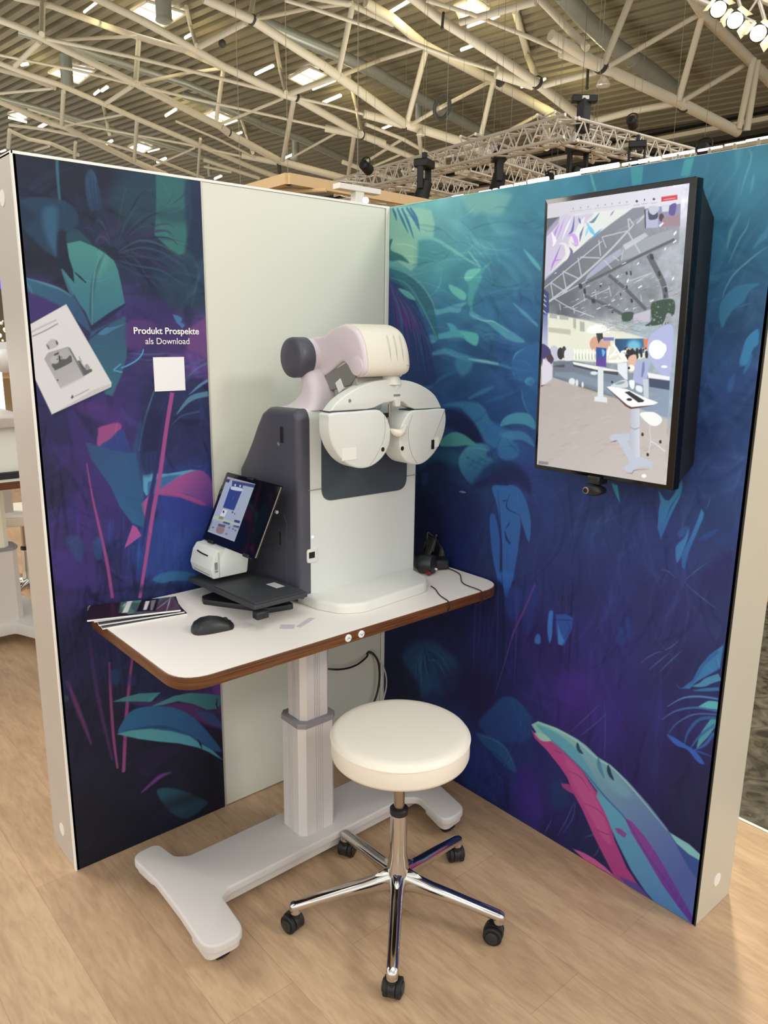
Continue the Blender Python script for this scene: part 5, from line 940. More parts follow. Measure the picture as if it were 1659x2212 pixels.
# ------------------------------------------------------------------ side shelf, printer
sh = thing('side_shelf', (-0.755, -0.24, TZ), 'low black side shelf carrying the receipt printer, on the table by the eye unit', 'shelf')
shr = Matrix.Rotation(R(-2.5), 3, 'X'); sc = (-0.76, -0.24, 0.86)
def srt(v): return shr @ (Vector(v)-Vector(sc))+Vector(sc)
b = MB(); b.prism(rpoly([(-0.825, -0.415), (-0.650, -0.415), (-0.650, -0.030), (-0.825, -0.030)], 0.008), lambda a, c, d: srt((a, c, d)), 0.848, 0.860, inset=0.002); b.build('shelf_plate', 'tray_plastic', sh)
b = MB(); b.prism(rpoly([(-0.818, -0.408), (-0.655, -0.408), (-0.655, -0.170), (-0.818, -0.170)], 0.006), lambda a, c, d: srt((a, c, d)), 0.860, 0.8640, inset=0.001); b.build('keyboard_pad', 'tray_plastic', sh)
b = MB(); b.prism([(-0.700, -0.330), (-0.672, -0.330), (-0.672, -0.275), (-0.700, -0.275)], lambda a, c, d: srt((a, c, d)), 0.8638, 0.8646); b.build('type_label', 'print_pale', sh, smooth=0)
b = MB(); b.cyl((-0.765, -0.135, TZ+0.016), (-0.765, -0.150, 0.850), 0.013, n=18); b.cyl((-0.68, -0.30, TZ+0.012), (-0.68, -0.30, 0.850), 0.015, n=18); b.build('shelf_post', 'black_plastic', sh)
b = MB(); b.prism(rpoly([(-0.838, -0.150), (-0.825, -0.115), (-0.77, -0.105), (-0.65, -0.23), (-0.65, -0.35), (-0.73, -0.33)], 0.015), XY, TZ, TZ+0.016, inset=0.004); b.build('shelf_foot', 'black_plastic', sh)
b = MB(); b.box((-0.828, -0.432, TZ+0.004+0.026), (-0.790, -0.405, 0.852)); b.build('cable_clip', 'black_plastic', sh, bevel=0.004)

pr = thing('receipt_printer', (-0.75, -0.09, 0.866), 'small white receipt printer standing on the black side shelf under the tablet', 'printer')
pp = [(-0.806, 0.872), (-0.813, 0.900), (-0.803, 0.938), (-0.789, 0.957), (-0.772, 0.957), (-0.712, 0.978), (-0.690, 0.970), (-0.684, 0.925), (-0.692, 0.872)]
b = MB(); b.prism(rpoly(pp, 0.006, 3), XZ, -0.030, -0.158, inset=0.004); b.build('case', 'front_plastic', pr, smooth=40)
b = MB(); b.tube([(-0.8035, -0.125, 0.936), (-0.805, -0.09, 0.937), (-0.8035, -0.06, 0.939)], 0.0022, 8); b.build('paper_slot', 'hole', pr)
b = MB(); b.box((-0.8100, -0.140, 0.8815), (-0.8060, -0.045, 0.883)); b.build('door_line', 'collar', pr, smooth=0)
b = MB(); b.box((-0.801, -0.1600, 0.900), (-0.792, -0.157, 0.922)); b.box((-0.801, -0.1605, 0.893), (-0.792, -0.157, 0.897)); b.build('release_button', 'collar', pr, smooth=0)
b = MB(); b.box((-0.787, -0.1588, 0.873), (-0.7858, -0.157, 0.950)); b.build('case_seam', 'collar', pr, smooth=0)

# ------------------------------------------------------------------ mouse
mo = thing('computer_mouse', (-0.915, -0.335, TZ), 'black computer mouse lying on the white tabletop near its left end', 'mouse')
d0 = Vector((0.80, -0.22, 0)).normalized(); p0 = Vector((-d0.y, d0.x, 0)); c0 = Vector((-0.913, -0.340, TZ))
b = MB(); rings = []
for (s, w_, hh) in ((-0.056, 0.006, 0.004), (-0.053, 0.020, 0.016), (-0.045, 0.029, 0.027), (-0.028, 0.033, 0.036), (-0.005, 0.033, 0.038), (0.018, 0.030, 0.033), (0.036, 0.028, 0.025), (0.050, 0.024, 0.017), (0.057, 0.012, 0.010), (0.059, 0.004, 0.006)):
    ring = []
    for i in range(24):
        t = 2*math.pi*i/24; cx = math.cos(t); cz = math.sin(t)
        ring.append(c0+d0*s+p0*(w_*math.copysign(abs(cx)**0.75, cx))+Vector((0, 0, max(0.001, hh*max(cz, -0.02)**1 if cz > 0 else 0.001))))
    rings.append(ring)
b.loft(rings); b.build('mouse_body', 'black_plastic', mo, smooth=60)
b = MB(); b.lathe([(0.004, -0.004), (0.008, -0.003), (0.008, 0.003), (0.004, 0.004)], c0+d0*0.036+Vector((0, 0, 0.021)), p0, 18); b.build('scroll_wheel', 'rubber', mo)
b = MB(); b.tube([c0+d0*0.0+Vector((0, 0, 0.0385)), c0+d0*0.02+Vector((0, 0, 0.0335)), c0+d0*0.052+Vector((0, 0, 0.017))], 0.0008, 6); b.build('button_gap', 'hole', mo)

# ------------------------------------------------------------------ brochures fanned on the left end of the table
bz = TZ
specs = [(-1.0166, -0.120, -10, 'lowest white-edged brochure of the fanned pile on the table corner'), (-1.0175, -0.1095, -13, 'second brochure from the bottom of the pile on the table corner'),
         (-1.021, -0.097, -16.5, 'third brochure up in the pile, just under the top one'), (-1.0295, -0.104, -20, 'topmost brochure of the pile, dark cover with teal print and white lettering')]
for k, (x, y, a, lab) in enumerate(specs):
    th_ = 0.0042 if k < 3 else 0.0048; o = thing('brochure', (x, y, bz), lab, 'brochure', 'brochures piled on the table corner')
    c, s = math.cos(R(a)), math.sin(R(a)); X = Vector((c, s, 0)); Y = Vector((-s, c, 0)); L, Wd = (0.23 if k < 3 else 0.245), 0.118
    b = MB(); b.prism([(-L/2, -Wd/2), (L/2, -Wd/2), (L/2, Wd/2), (-L/2, Wd/2)], lambda u_, v_, d: Vector((x, y, bz+d))+X*u_+Y*v_, 0.0003, th_); b.build('pages', 'paper_edge', o, smooth=0)
    if k < 3:
        b = MB(); b.prism([(-L/2, -Wd/2), (L/2, -Wd/2), (L/2, Wd/2), (-L/2, Wd/2)], lambda u_, v_, d: Vector((x, y, bz+d))+X*u_+Y*v_, th_, th_+0.0003); b.build('cover', mat('dark_cover', '2a1c26', 0.3), o, smooth=0)
    else:
        K = Ink(Vector((x, y, bz+th_+0.0006))-X*L/2-Y*Wd/2, X, Y, L, Wd, 0.0016)
        K.c[:] = (0.16, 0.10, 0.14)
        v = lambda L_: [(160+a_*.2411, 1230+c_*.2411) for a_, c_ in L_]
        K.poly(v([(420,270),(460,240),(860,190),(900,260),(960,350),(830,385),(540,400),(400,390)]), '3f6a68', 1, 1.5, '57424e', (v([(500,250)])[0], v([(900,370)])[0]), smooth=False)
        K.poly(v([(430,250),(600,225),(800,215),(860,215),(780,260),(560,300)]), '4f9088', .8, 1.5); K.poly(v([(760,300),(860,250),(900,300),(880,350),(720,380)]), '5a2c40', .8, 1.5)
        K.stroke(v([(720,370),(800,310),(860,260)]), 2.5, '6fb0a8', .7, 1); K.poly(v([(420,330),(470,320),(540,380),(480,400)]), '5c8a80', .7, 1.5)
        K.poly(v([(610,262),(760,262),(730,372),(560,378)]), '120c12', 1, .8, smooth=False)
        K.poly(v([(480,268),(530,265),(520,290),(480,385),(430,390),(470,300)]), 'd8dcd8', 1, .8, smooth=False); K.stroke(v([(440,335),(460,300)]), 2, 'c8d0cc', .8, .8)
        K.poly(v([(640,285),(680,282),(650,362),(618,364)]), 'd8d8d4', 1, .8, smooth=False); K.poly(v([(690,278),(735,272),(705,365),(680,366)]), '8a8480', .9, .8, smooth=False)
        K.stroke(v([(120,370),(135,330),(165,310)]), 2, '9aa09c', .9, .8); K.stroke(v([(868,235),(850,300),(825,385)]), 1.6, '9fb0b0', .9, .7)
        K.mesh('cover', 'cover_print', o, back=0.0004)
    bz += th_+0.0012
# ------------------------------------------------------------------ power adapter with folded cables at the right end
pa = thing('power_adapter', (-0.09, -0.30, TZ), 'black plug adapter with folded leads on the right end of the table', 'power adapter')
c0 = Vector((-0.115, -0.335, TZ+0.026))
b = MB(); b.lathe([(0.012, -0.022), (0.024, -0.020), (0.026, -0.014), (0.026, 0.014), (0.024, 0.020), (0.012, 0.022)], c0, Vector((0.35, -0.8, 0.1)), 32); b.build('plug_body', 'wheel_plastic', pa)
b = MB(); b.cyl(c0+Vector((-0.012, -0.012, -0.015)), c0+Vector((-0.016, -0.026, -0.018)), 0.006, n=14); b.build('red_insert', 'red_plastic', pa)
b = MB(); b.cyl(c0+Vector((0.014, -0.018, -0.012)), c0+Vector((0.016, -0.024, -0.013)), 0.003, n=12); b.build('metal_contact', 'trim_white', pa)
b = MB(); b.box((-0.11, -0.34, TZ+0.002), (-0.02, -0.255, TZ+0.030), rot=Matrix.Rotation(R(-30), 3, 'Z')); b.build('adapter_block', 'black_plastic', pa, bevel=0.006)
b = MB()
for k in range(6):
    o_ = k*0.006; b.tube([(-0.100+o_, -0.31, TZ+0.03+o_*.6), (-0.05, -0.27-o_, TZ+0.055+o_), (-0.035+o_*.4, -0.255+o_, TZ+0.085-o_*2), (-0.02, -0.29, TZ+0.05), (-0.06+o_, -0.32, TZ+0.014+o_*.3)], 0.0035, 8)
b.build('folded_lead', 'black_plastic', pa)
b = MB(); b.tube([(-0.105, -0.325, TZ+0.035), (-0.085, -0.320, TZ+0.055), (-0.045, -0.300, TZ+0.090)], 0.0028, 8); b.build('cable_tie', 'strap', pa)
pa.scale = (1.22, 1.22, 1.22); pa.location.x = -0.085
cb = MB(); cb.tube([(-0.02, -0.29, TZ+0.014), (-0.025, -0.33, TZ+0.004), (-0.040, -0.42, TZ+0.0025), (-0.105, -0.50, TZ+0.0025), (-0.115, -0.5895, TZ+0.001), (-0.117, -0.592, TZ-0.03), (-0.118, -0.57, TZ-0.05)], 0.0017, 8)
tag(cb.build('thin_lead', 'cable_black'), 'thin dark lead crossing the right end of the tabletop and over its edge', 'cable')
cb = MB(); cb.tube([(-0.205, -0.455, TZ+0.003), (-0.215, -0.485, TZ+0.0025), (-0.245, -0.535, TZ+0.0025), (-0.262, -0.589, TZ+0.0005), (-0.262, -0.592, TZ-0.02), (-0.262, -0.565, TZ-0.045), (-0.24, -0.50, TZ-0.043)], 0.0017, 8)
tag(cb.build('thin_lead', 'cable_black'), 'short dark lead running from the white base tray over the table edge', 'cable')
# ------------------------------------------------------------------ cables out of the white panel under the table
H0 = hit(793, 1412, 1, 0.0)
cb = MB(); cb.tube([H0+np.array([0, 0.012, 0]), H0+np.array([0.012, -0.015, 0.005]), (-0.055, -0.030, 0.35), (-0.050, -0.030, 0.27), (-0.075, -0.03, 0.195), (-0.14, -0.04, 0.150), (-0.20, -0.06, 0.160), (-0.30, -0.16, 0.235), (-0.45, -0.27, 0.30)], 0.0042, 10)
tag(cb.build('power_cable', 'cable_black'), 'thick dark power cable looping down from the hole in the white panel', 'cable')
cb = MB(); cb.tube([H0+np.array([0, 0.012, 0]), H0+np.array([-0.01, -0.015, 0]), (-0.150, -0.025, 0.372), (-0.215, -0.035, 0.376), (-0.290, -0.05, 0.400), (-0.40, -0.15, 0.48), (-0.50, -0.25, 0.62)], 0.0036, 10)
tag(cb.build('power_cable', 'cable_black'), 'thinner dark cable sagging from the wall hole to the table column', 'cable')
cb = MB(); cb.tube([H0+np.array([0.002, 0.012, 0]), H0+np.array([0.01, -0.006, -0.005]), (-0.04, -0.010, 0.36), (-0.012, -0.02, 0.30), (-0.008, -0.025, 0.24), (-0.03, -0.03, 0.18), (-0.05, -0.03, 0.10), (-0.06, -0.03, 0.004)], 0.0026, 8)
tag(cb.build('clear_cable', 'cable_clear'), 'pale translucent cable curving past the corner profile to the floor', 'cable')

# ------------------------------------------------------------------ wall monitor
tv = thing('wall_monitor', (-0.06, -0.94, 1.21), 'black portrait monitor on the jungle print wall showing a video call of a fair hall', 'monitor')
def tvp(px, py, x=-0.118): return hit(px, py, 0, x)
cs = [tvp(1171, 431), tvp(1496, 382), tvp(1452, 1060), tvp(1154, 1011)]
ty0 = (cs[0][1]+cs[3][1])/2; ty1 = (cs[1][1]+cs[2][1])/2; tz1 = (cs[0][2]+cs[1][2])/2; tz0 = (cs[2][2]+cs[3][2])/2
# slight twist of the panel as hung
tO = Vector(cs[3]); tUu = (Vector(cs[2])-Vector(cs[3])); tvW = tUu.length; tUu.normalize(); tvN = Vector((-1, 0, 0)); tVv = tvN.cross(tUu); tvH = (cs[0][2]-cs[3][2]+cs[1][2]-cs[2][2])/2
TU = lambda a, c, d: tO+tUu*a+tVv*c+tvN*d
lean = (Vector(cs[0])-Vector(cs[3])).dot(tUu)
def TVQ(a, c, d=0.0): return tO+tUu*(a+lean*0.5*c/tvH)+tVv*c+tvN*d
b = MB(); b.prism(rpoly([(0, 0), (tvW, 0), (tvW, tvH), (0, tvH)], 0.003), lambda a, c, d: TVQ(a, c, d), -0.030, 0.0, inset=0.002); b.build('bezel', 'black_glass', tv)
b = MB(); b.loft([[TVQ(a, c, -0.030) for a, c in ((0.004, 0.004), (tvW-0.004, 0.004), (tvW-0.004, tvH-0.004), (0.004, tvH-0.004))], [TVQ(a, c, -0.060) for a, c in ((0.015, 0.02), (tvW-0.008, 0.02), (tvW-0.008, tvH-0.03), (0.015, tvH-0.03))], [TVQ(a, c, -0.116) for a, c in ((0.03, 0.05), (tvW-0.010, 0.05), (tvW-0.010, tvH-0.075), (0.03, tvH-0.075))]]); b.build('rear_housing', 'black_plastic', tv, bevel=0.004)
sx0, sy0, sx1, sy1 = 0.0095, 0.0115, tvW-0.0165, tvH-0.013
V_ = Ink(np.array(TVQ(sx0, sy0, 0.0006)), (TVQ(sx1, sy0)-TVQ(sx0, sy0)).normalized(), (TVQ(sx0, sy1)-TVQ(sx0, sy0)).normalized(), sx1-sx0, sy1-sy0, 0.0014)
j = lambda L: [(1120+x*.3346, 360+y*.3346) for x, y in L]
k6 = lambda L: [(1160+x*.2290, 390+y*.2290) for x, y in L]
k1 = lambda L: [(1160+x*.2049, 680+y*.2049) for x, y in L]
V_.bg([(1190,470,'b4b4b6'),(1300,440,'cfcdd4'),(1460,410,'d8d4e2'),(1200,600,'9aa0a8'),(1300,560,'7c828a'),(1400,560,'8c929a'),(1460,560,'a4a8b0'),(1220,670,'5c6068'),(1300,650,'70747c'),(1400,640,'7c8288'),(1460,640,'9aa0a6'),(1200,720,'c8ccc4'),(1300,730,'d8dcd4'),(1400,740,'a0b0b8'),(1240,780,'8a98a4'),(1300,800,'808c96'),(1420,850,'94a4b2'),
 (1180,860,'b0a4a0'),(1230,850,'b4a8a2'),(1300,880,'aca29c'),(1400,950,'b0a8a2'),(1180,1000,'b6aeaa'),(1300,1000,'b4aca6'),(1420,1030,'c0b8b2'),(1240,930,'b2a8a2'),(1350,1000,'b4aca4')], pw=2.2, eps=0.0006)
V_.grain(0.04, 21, 0.012, 0.012)
V_.poly(k6([(80,210),(1400,25),(1400,190),(1040,232),(900,245),(80,350)]), 'c4c2c8', 1, 1, 'd6d3e0', ((1180,460),(1480,410)), smooth=False)
V_.poly(k6([(80,350),(930,240),(740,380),(520,540),(390,660),(80,930)]), 'd6d8d2', 1, 1, smooth=False)
V_.poly(k6([(85,360),(240,335),(230,400),(160,480),(80,560)]), '585c66', 1, 1, smooth=False)
for k in range(5): V_.stroke(k6([(90+k*30,350+k*2),(85,430+k*34)]), 1.4, '7c808a', .7, .7)
V_.poly(k6([(250,330),(400,320),(560,300),(450,420),(340,520),(300,680),(160,850),(80,900),(80,560)]), 'b9aecb', .7, 3)
for a_, ww, c_ in (([(360,330),(310,430),(260,560)],5,'e8e4ee'),([(290,340),(250,450),(200,570)],4,'b48ad2'),([(240,400),(200,480),(180,560)],5,'a678cc'),([(480,330),(430,450),(400,640)],16,'dedfd8'),([(470,420),(440,500),(430,570)],6,'5a5f92'),([(380,330),(360,460),(320,500)],6,'4c5490'),([(620,290),(560,370),(520,380)],7,'4b6a98'),([(760,265),(720,320)],4,'8c6ab8'),([(490,380),(540,460),(580,510)],9,'5ab4d8'),([(520,380),(500,470),(480,520)],6,'7ac8e0'),([(640,440),(580,500),(530,560)],6,'4a9ed0'),([(300,520),(370,510),(400,600),(350,580)],11,'b992d8'),([(230,590),(290,600),(310,700),(280,780)],9,'e0dcd8'),([(160,480),(190,560),(170,620)],10,'ece8f0'),([(250,600),(200,720),(150,850)],4,'9a68c0'),([(330,620),(350,680),(300,760)],8,'5c5790'),([(150,850),(180,760),(260,740)],4,'b07ccc'),([(420,340),(440,400)],5,'3a5a9c')): V_.stroke(k6(a_), ww, c_, .85, 1)
V_.poly(k6([(85,950),(390,660),(740,385),(940,240),(1048,225),(1048,300),(640,560),(350,790),(80,1020)]), '686b78', 1, 1.2, '7d818a', (k6([(200,850)])[0], k6([(900,300)])[0]), smooth=False)
V_.poly(k6([(90,1010),(640,560),(1045,310),(1380,400),(1370,560),(900,740),(500,960),(330,1100),(130,1190)]), '5f6368', .8, 2, '82868a', (k6([(300,1000)])[0], k6([(1200,450)])[0]), smooth=False)
rr = random.Random(3)
for k in range(60):
    f = rr.random(); x = 200+f*1150; y = 980-f*620+rr.uniform(-60, 60); V_.stroke(k6([(x,y),(x+12,y+34)]), 1.0, rr.choice(('4a4e54','9a9ea4')), .5, .6)
V_.poly(k6([(830,600),(1310,430),(1330,500),(1340,540),(900,720),(820,740)]), '9ba0a6', .8, 2, smooth=False); V_.poly(k6([(840,590),(1050,470),(1080,500),(860,640)]), 'c8ccd4', .7, 1.2, smooth=False)
V_.poly(k6([(500,880),(640,740),(820,620),(830,680),(560,880),(470,940)]), 'a4acc4', .8, 1.2, smooth=False)
for L, ww in (([(885,460),(700,660),(440,900),(130,1140)],4.5),([(440,900),(260,1060)],3),([(640,520),(890,455)],2.4),([(610,550),(625,700)],2.6),([(640,520),(680,620)],2.2),([(430,715),(620,718)],2.6),([(410,720),(440,890)],2.6),([(265,850),(420,920)],2.6),([(265,860),(300,1040)],2.6),([(150,960),(300,1050)],2.4),([(150,970),(170,1110)],2.4),([(890,340),(900,450)],3.4),([(900,340),(945,400)],3),([(890,470),(1000,665)],3.4),([(940,400),(890,460)],3.6),([(970,385),(1050,310)],4),([(1045,310),(1000,360)],4),([(660,740),(740,830)],2.4),([(740,700),(800,740)],2.4),([(840,640),(820,740)],2),([(90,1010),(640,560)],2.4),([(130,1140),(450,960),(500,940)],2.4),([(180,1110),(340,1200),(560,1280)],2),([(230,1160),(240,1220)],1.8),([(360,1180),(370,1250)],1.8),([(460,1050),(470,1130)],1.8),([(570,1020),(580,1110)],1.8),([(560,1100),(700,1180)],1.8),([(700,980),(720,1080)],1.8),([(900,930),(1110,850)],2.2),([(940,950),(1090,860)],2),([(1000,1060),(1010,1130)],1.8),([(330,1200),(500,1100),(700,1010)],1.8)):
    V_.stroke(k6(L), (ww, ww, ww), 'b6babf', .9, .7)
for L, ww in (([(480,960),(700,850),(1000,690),(1330,530)],6),([(700,880),(860,1010),(1050,1200)],7),([(470,1080),(640,1150),(830,1250)],6),([(1080,680),(1160,830),(1220,960),(1240,1090)],12)): V_.stroke(k6(L), (ww, ww, ww), '4b4e53', .85, 1.2)
for c_, rx, ry in (((1110,700),9,10),((1180,860),7,9),((1240,1010),7,9),((430,990),9,9),((470,1040),6,10),((550,1130),9,7),((870,860),5,6),((910,860),4,8),((870,990),4,5),((810,1060),3,6),((915,1120),6,7),((1230,1070),4,6),((730,1230),4,4),((620,985),4,5)): V_.poly(k6([(c_[0]-rx*2,c_[1]-ry*2.5),(c_[0]+rx*1.2,c_[1]-ry*3),(c_[0]+rx*2.4,c_[1]+ry),(c_[0]+rx*.6,c_[1]+ry*3),(c_[0]-rx*1.6,c_[1]+ry*1.5)]), '2a2b2e', .95, 1, smooth=False)
for k in range(90):
    x = rr.uniform(140, 1320); y = rr.uniform(880, 1300); 
    if y < 1330-x*.62: continue
    V_.stroke(k6([(x,y),(x+rr.uniform(20, 70),y-rr.uniform(8, 30))]), rr.uniform(1, 2.4), rr.choice(('c4c8cc','7a7e84','a8acb0','54585e','d8dade')), .7, .7)
for c_, rx, ry in (((845,765),9,4),((625,965),4,3),((785,890),5,6),((880,930),4,9),((995,985),8,6),((1105,1115),8,5),((865,1200),6,4),((740,1120),7,4),((500,985),8,3),((550,1050),6,3),((600,1195),8,4),((700,1160),4,3),((815,1100),4,3),((935,1190),4,3),((1310,900),4,8),((1240,620),3,7),((980,765),4,6),((1335,470),6,10),((1330,550),7,6),((400,1115),6,3),((195,870),5,3)): V_.poly(k6([(c_[0]-rx*2.6,c_[1]+rx*1.0),(c_[0]+rx*1.8,c_[1]-ry*2.6),(c_[0]+rx*2.6,c_[1]-rx*.6),(c_[0]-rx*1.6,c_[1]+ry*2.6)]), 'eef0f0', .95, 1, smooth=False)
# toolbar
for k, x in enumerate((370,440,512,605,675,740,812,880)): y = 258-(x-370)*.142; V_.ell(k6([(x, y-2)])[0], 1.7, 2, '8c8a94', .7, .8); V_.stroke(k6([(x-32,y+28),(x+30,y+20)]), (1.2,1.2,1.2), 'a09fa6', .6, .7)
for x, y in ((975,175),(1048,160),(1138,152)): V_.ell(k6([(x, y)])[0], 2.6 if x != 1048 else 1.2, 2.6, '25242c', 1, .6); V_.stroke(k6([(x-28,y+40),(x+30,y+32)]), (1.3,1.3,1.3), '8f8d96', .7, .7)
V_.poly(k6([(1208,130),(1362,106),(1362,152),(1208,176)]), 'c2313e', 1, .7, smooth=False); V_.stroke(k6([(1230,155),(1290,146),(1345,137)]), (1.4,1.6,1.4), 'e6b2b4', .9, .7)
# self-view inset
V_.poly(k6([(1046,245),(1392,190),(1384,405),(1046,432)]), '8a86a8', 1, .8, smooth=False)
V_.poly(k6([(1060,260),(1180,235),(1175,420),(1060,428)]), 'a8adc4', 1, .8, smooth=False); V_.poly(k6([(1088,245),(1165,262),(1170,330),(1110,350),(1085,330)]), '3c4258', 1, .8); V_.poly(k6([(1088,225),(1150,215),(1190,240),(1140,300),(1095,280)]), 'b8bcc8', 1, .8)
V_.ell(k6([(1208,325)])[0], 5.5, 9, '4a3034', 1, .8); V_.poly(k6([(1210,205),(1280,195),(1285,265),(1215,272)]), 'c8ccd4', 1, .8, smooth=False); V_.poly(k6([(1290,210),(1350,190),(1330,300),(1280,290)]), '5a4a8c', 1, .8); V_.poly(k6([(1220,330),(1385,290),(1384,400),(1190,415)]), '9a7c80', .9, 1, smooth=False); V_.poly(k6([(1180,400),(1220,368),(1230,378),(1195,415)]), 'e0e0e4', 1, .7, smooth=False)
V_.stroke(k6([(1052,250),(1054,428)]), (2.4,2.4,2.4), '1c2030', 1, .6)
# hall floor and stands
V_.poly(k6([(830,1235),(930,1230),(900,1310),(825,1310)]), '2f4a38', 1, 1.2); V_.poly(k6([(1095,1170),(1140,1120),(1310,1100),(1315,1240),(1250,1230),(1200,1330),(1040,1353),(1100,1300)]), '2c4434', 1, 1.4)
for k in range(40): V_.ell(k6([(rr.uniform(1090,1310), rr.uniform(1130,1350))])[0], rr.uniform(1,3), rr.uniform(1,2.5), rr.choice(('6a7c70','1e3428','8a9a90','3c5444')), .7, .8)
V_.poly(k6([(930,1250),(1095,1195),(1085,1310),(930,1330)]), 'b6b2c0', 1, .9, smooth=False)
V_.poly(k6([(60,1000),(130,1060),(130,1360),(50,1360)]), '3a4570', 1, 1.2, smooth=False)
for y in (1060, 1105, 1150, 1215): V_.stroke(k6([(62,y),(78,y+14),(105,y+40)]), (2,2.2,1), 'd8dce8', .9, .8)
V_.poly(k1([(55,-10),(135,0),(130,320),(52,320)]), '6a74a4', 1, 1.5, 'b0b4c8', ((1170,680),(1170,745)), smooth=False)
V_.poly(k1([(130,-20),(600,60),(760,110),(1000,180),(1200,240),(1200,420),(900,500),(400,480),(130,470)]), 'dcdcc8', .95, 2, smooth=False)
for L in ([(150,-15),(230,-10),(230,40),(150,30)],[(255,-5),(350,10),(350,50),(255,45)],[(400,30),(430,35),(430,150),(400,130)],[(470,60),(520,70),(520,170),(470,165)]): V_.poly(k1(L), '9fa39a', .9, 1, smooth=False)
V_.poly(k1([(135,130),(370,150),(370,205),(135,180)]), 'b4b29c', .9, 1.5, smooth=False); V_.poly(k1([(570,120),(680,80),(760,120),(770,180),(560,180)]), 'f2f4e8', 1, 1.2)
for k in range(70): V_.stroke(k1([(rr.uniform(560,1200), rr.uniform(0,180)), (rr.uniform(700,1200), rr.uniform(20,200))]), rr.uniform(.8, 2), rr.choice(('c8ccd0','6a6e74','8c9094')), .35, .7)
V_.poly(k1([(840,240),(1150,230),(1150,380),(1060,400),(840,380)]), '2c6a94', 1, 1.2, '1c4468', (k1([(1060,260)])[0], k1([(860,300)])[0]), smooth=False); V_.ell(k1([(1040,310)])[0], 14, 12, '7ec8e0', .8, 6)
V_.poly(k1([(1140,235),(1230,230),(1220,340),(1150,350)]), 'd07850', .95, 1.2, smooth=False)
V_.ell(k1([(645,300)])[0], 15, 17, 'c89a80', .95, 1.2); V_.poly(k1([(670,250),(790,260),(790,330),(740,370),(670,330)]), 'c49a88', .95, 1, smooth=False); V_.poly(k1([(700,225),(830,225),(830,260),(720,260)]), '6a6aa8', .9, 1, smooth=False)
V_.poly(k1([(640,185),(710,180),(715,240),(690,250),(665,295)]), '2c3434', 1, .8, smooth=False)
for k in range(34): x = rr.uniform(930, 1190); V_.ell(k1([(x, rr.uniform(350,440))])[0], 2.6, 6, '17181f', .95, 1)
for k in range(14): x = rr.uniform(930, 1190); V_.ell(k1([(x, 345+rr.uniform(-12,10))])[0], 1.8, 2.2, rr.choice(('3a2c2c','22222a','c4a090')), 1, .7)
# white block letters in the distance
for L, ww in (([(820,300),(850,360),(780,440)],5),([(850,340),(900,420),(960,470)],5),([(790,420),(860,400)],4),([(960,370),(910,380),(940,430),(960,470)],5),([(770,480),(900,470),(960,440)],5),([(760,420),(780,320)],4),([(870,440),(860,490)],4)): V_.stroke(k1(L), (ww,ww,ww), 'f2f2e8', 1, .9)
for x in range(410, 640, 34): V_.ell(k1([(x, 410)])[0], 3.2, 12, 'e8eadc', .95, 1); V_.ell(k1([(x+16, 430)])[0], 1.6, 7, '9aa48e', .7, 1)
V_.poly(k1([(160,340),(230,340),(230,480),(160,480)]), 'b4b8c8', .9, 1.2); V_.ell(k1([(262,405)])[0], 7, 13, '22242c', 1, 1); V_.ell(k1([(300,390)])[0], 5, 13, '3a3234', 1, 1); V_.poly(k1([(310,370),(400,370),(390,470),(310,475)]), 'd6d6d8', 1, 1)
V_.poly(k1([(180,490),(400,480),(640,530),(860,570),(1190,620),(1420,660),(1390,1060),(1180,1010),(900,900),(640,800),(180,660)]), '66707c', 1, 1.4, '8494a8', (k1([(300,560)])[0], k1([(1350,850)])[0]), smooth=False)
V_.poly(k1([(390,490),(860,570),(870,585),(640,580),(400,520)]), 'e4e6dc', 1, .8, smooth=False); V_.poly(k1([(390,515),(640,570),(870,590),(870,625),(620,590),(400,540)]), '3c444c', 1, 1, smooth=False)
V_.poly(k1([(200,600),(400,600),(900,740),(1200,820),(900,860),(600,740),(190,640)]), '8494a4', .6, 3, smooth=False); V_.poly(k1([(440,730),(640,790),(900,880),(720,850),(440,770)]), '54564c', .8, 2, smooth=False)
for c_, rx, ry in (((380,700),7,8),((432,715),3,8),((492,730),2.5,6),((615,605),8,4)): V_.ell(k1([c_])[0], rx, ry, 'e4ecec', .85, 1.4)
V_.poly(k1([(215,530),(305,518),(302,552),(180,545)]), '4a4048', .9, 1, smooth=False)
V_.poly(k1([(60,330),(90,310),(150,360),(165,420),(190,470),(150,520),(100,450),(60,540)]), '3a3468', 1, 1.2); V_.ell(k1([(150,455)])[0], 6, 9, '4a3230', 1, 1.2)
V_.poly(k1([(75,460),(150,505),(175,560),(165,720),(60,742),(62,560)]), 'cfc8d4', 1, 1, smooth=False); V_.poly(k1([(50,745),(160,722),(150,745),(50,762)]), '3c3634', 1, 1, smooth=False)
V_.poly(k1([(30,770),(60,755),(180,670),(440,745),(900,880),(1100,975),(1385,1080),(1340,1800),(10,1580)]), 'aea39e', .9, 2, 'bcb4ae', (k1([(400,800)])[0], k1([(900,1700)])[0]), smooth=False)
for k in range(60): x, y = rr.uniform(60, 1200), rr.uniform(800, 1650); V_.stroke(k1([(x,y),(x+rr.uniform(60,160),y-rr.uniform(20,70))]), rr.uniform(2, 6), rr.choice(('a2968e','bcb4ae','c4bcb6','aa9e96')), .35, 2.5)
V_.poly(k1([(655,545),(715,545),(710,850),(750,862),(750,915),(615,900),(615,855),(650,850)]), 'd4dadb', 1, .8, smooth=False); V_.poly(k1([(640,332),(748,340),(744,538),(638,528)]), '234a90', 1, .7, '5a3c90', (k1([(690,400)])[0], k1([(690,480)])[0]), smooth=False); V_.poly(k1([(700,350),(735,380),(710,430)]), '6ab4dc', .9, .8)
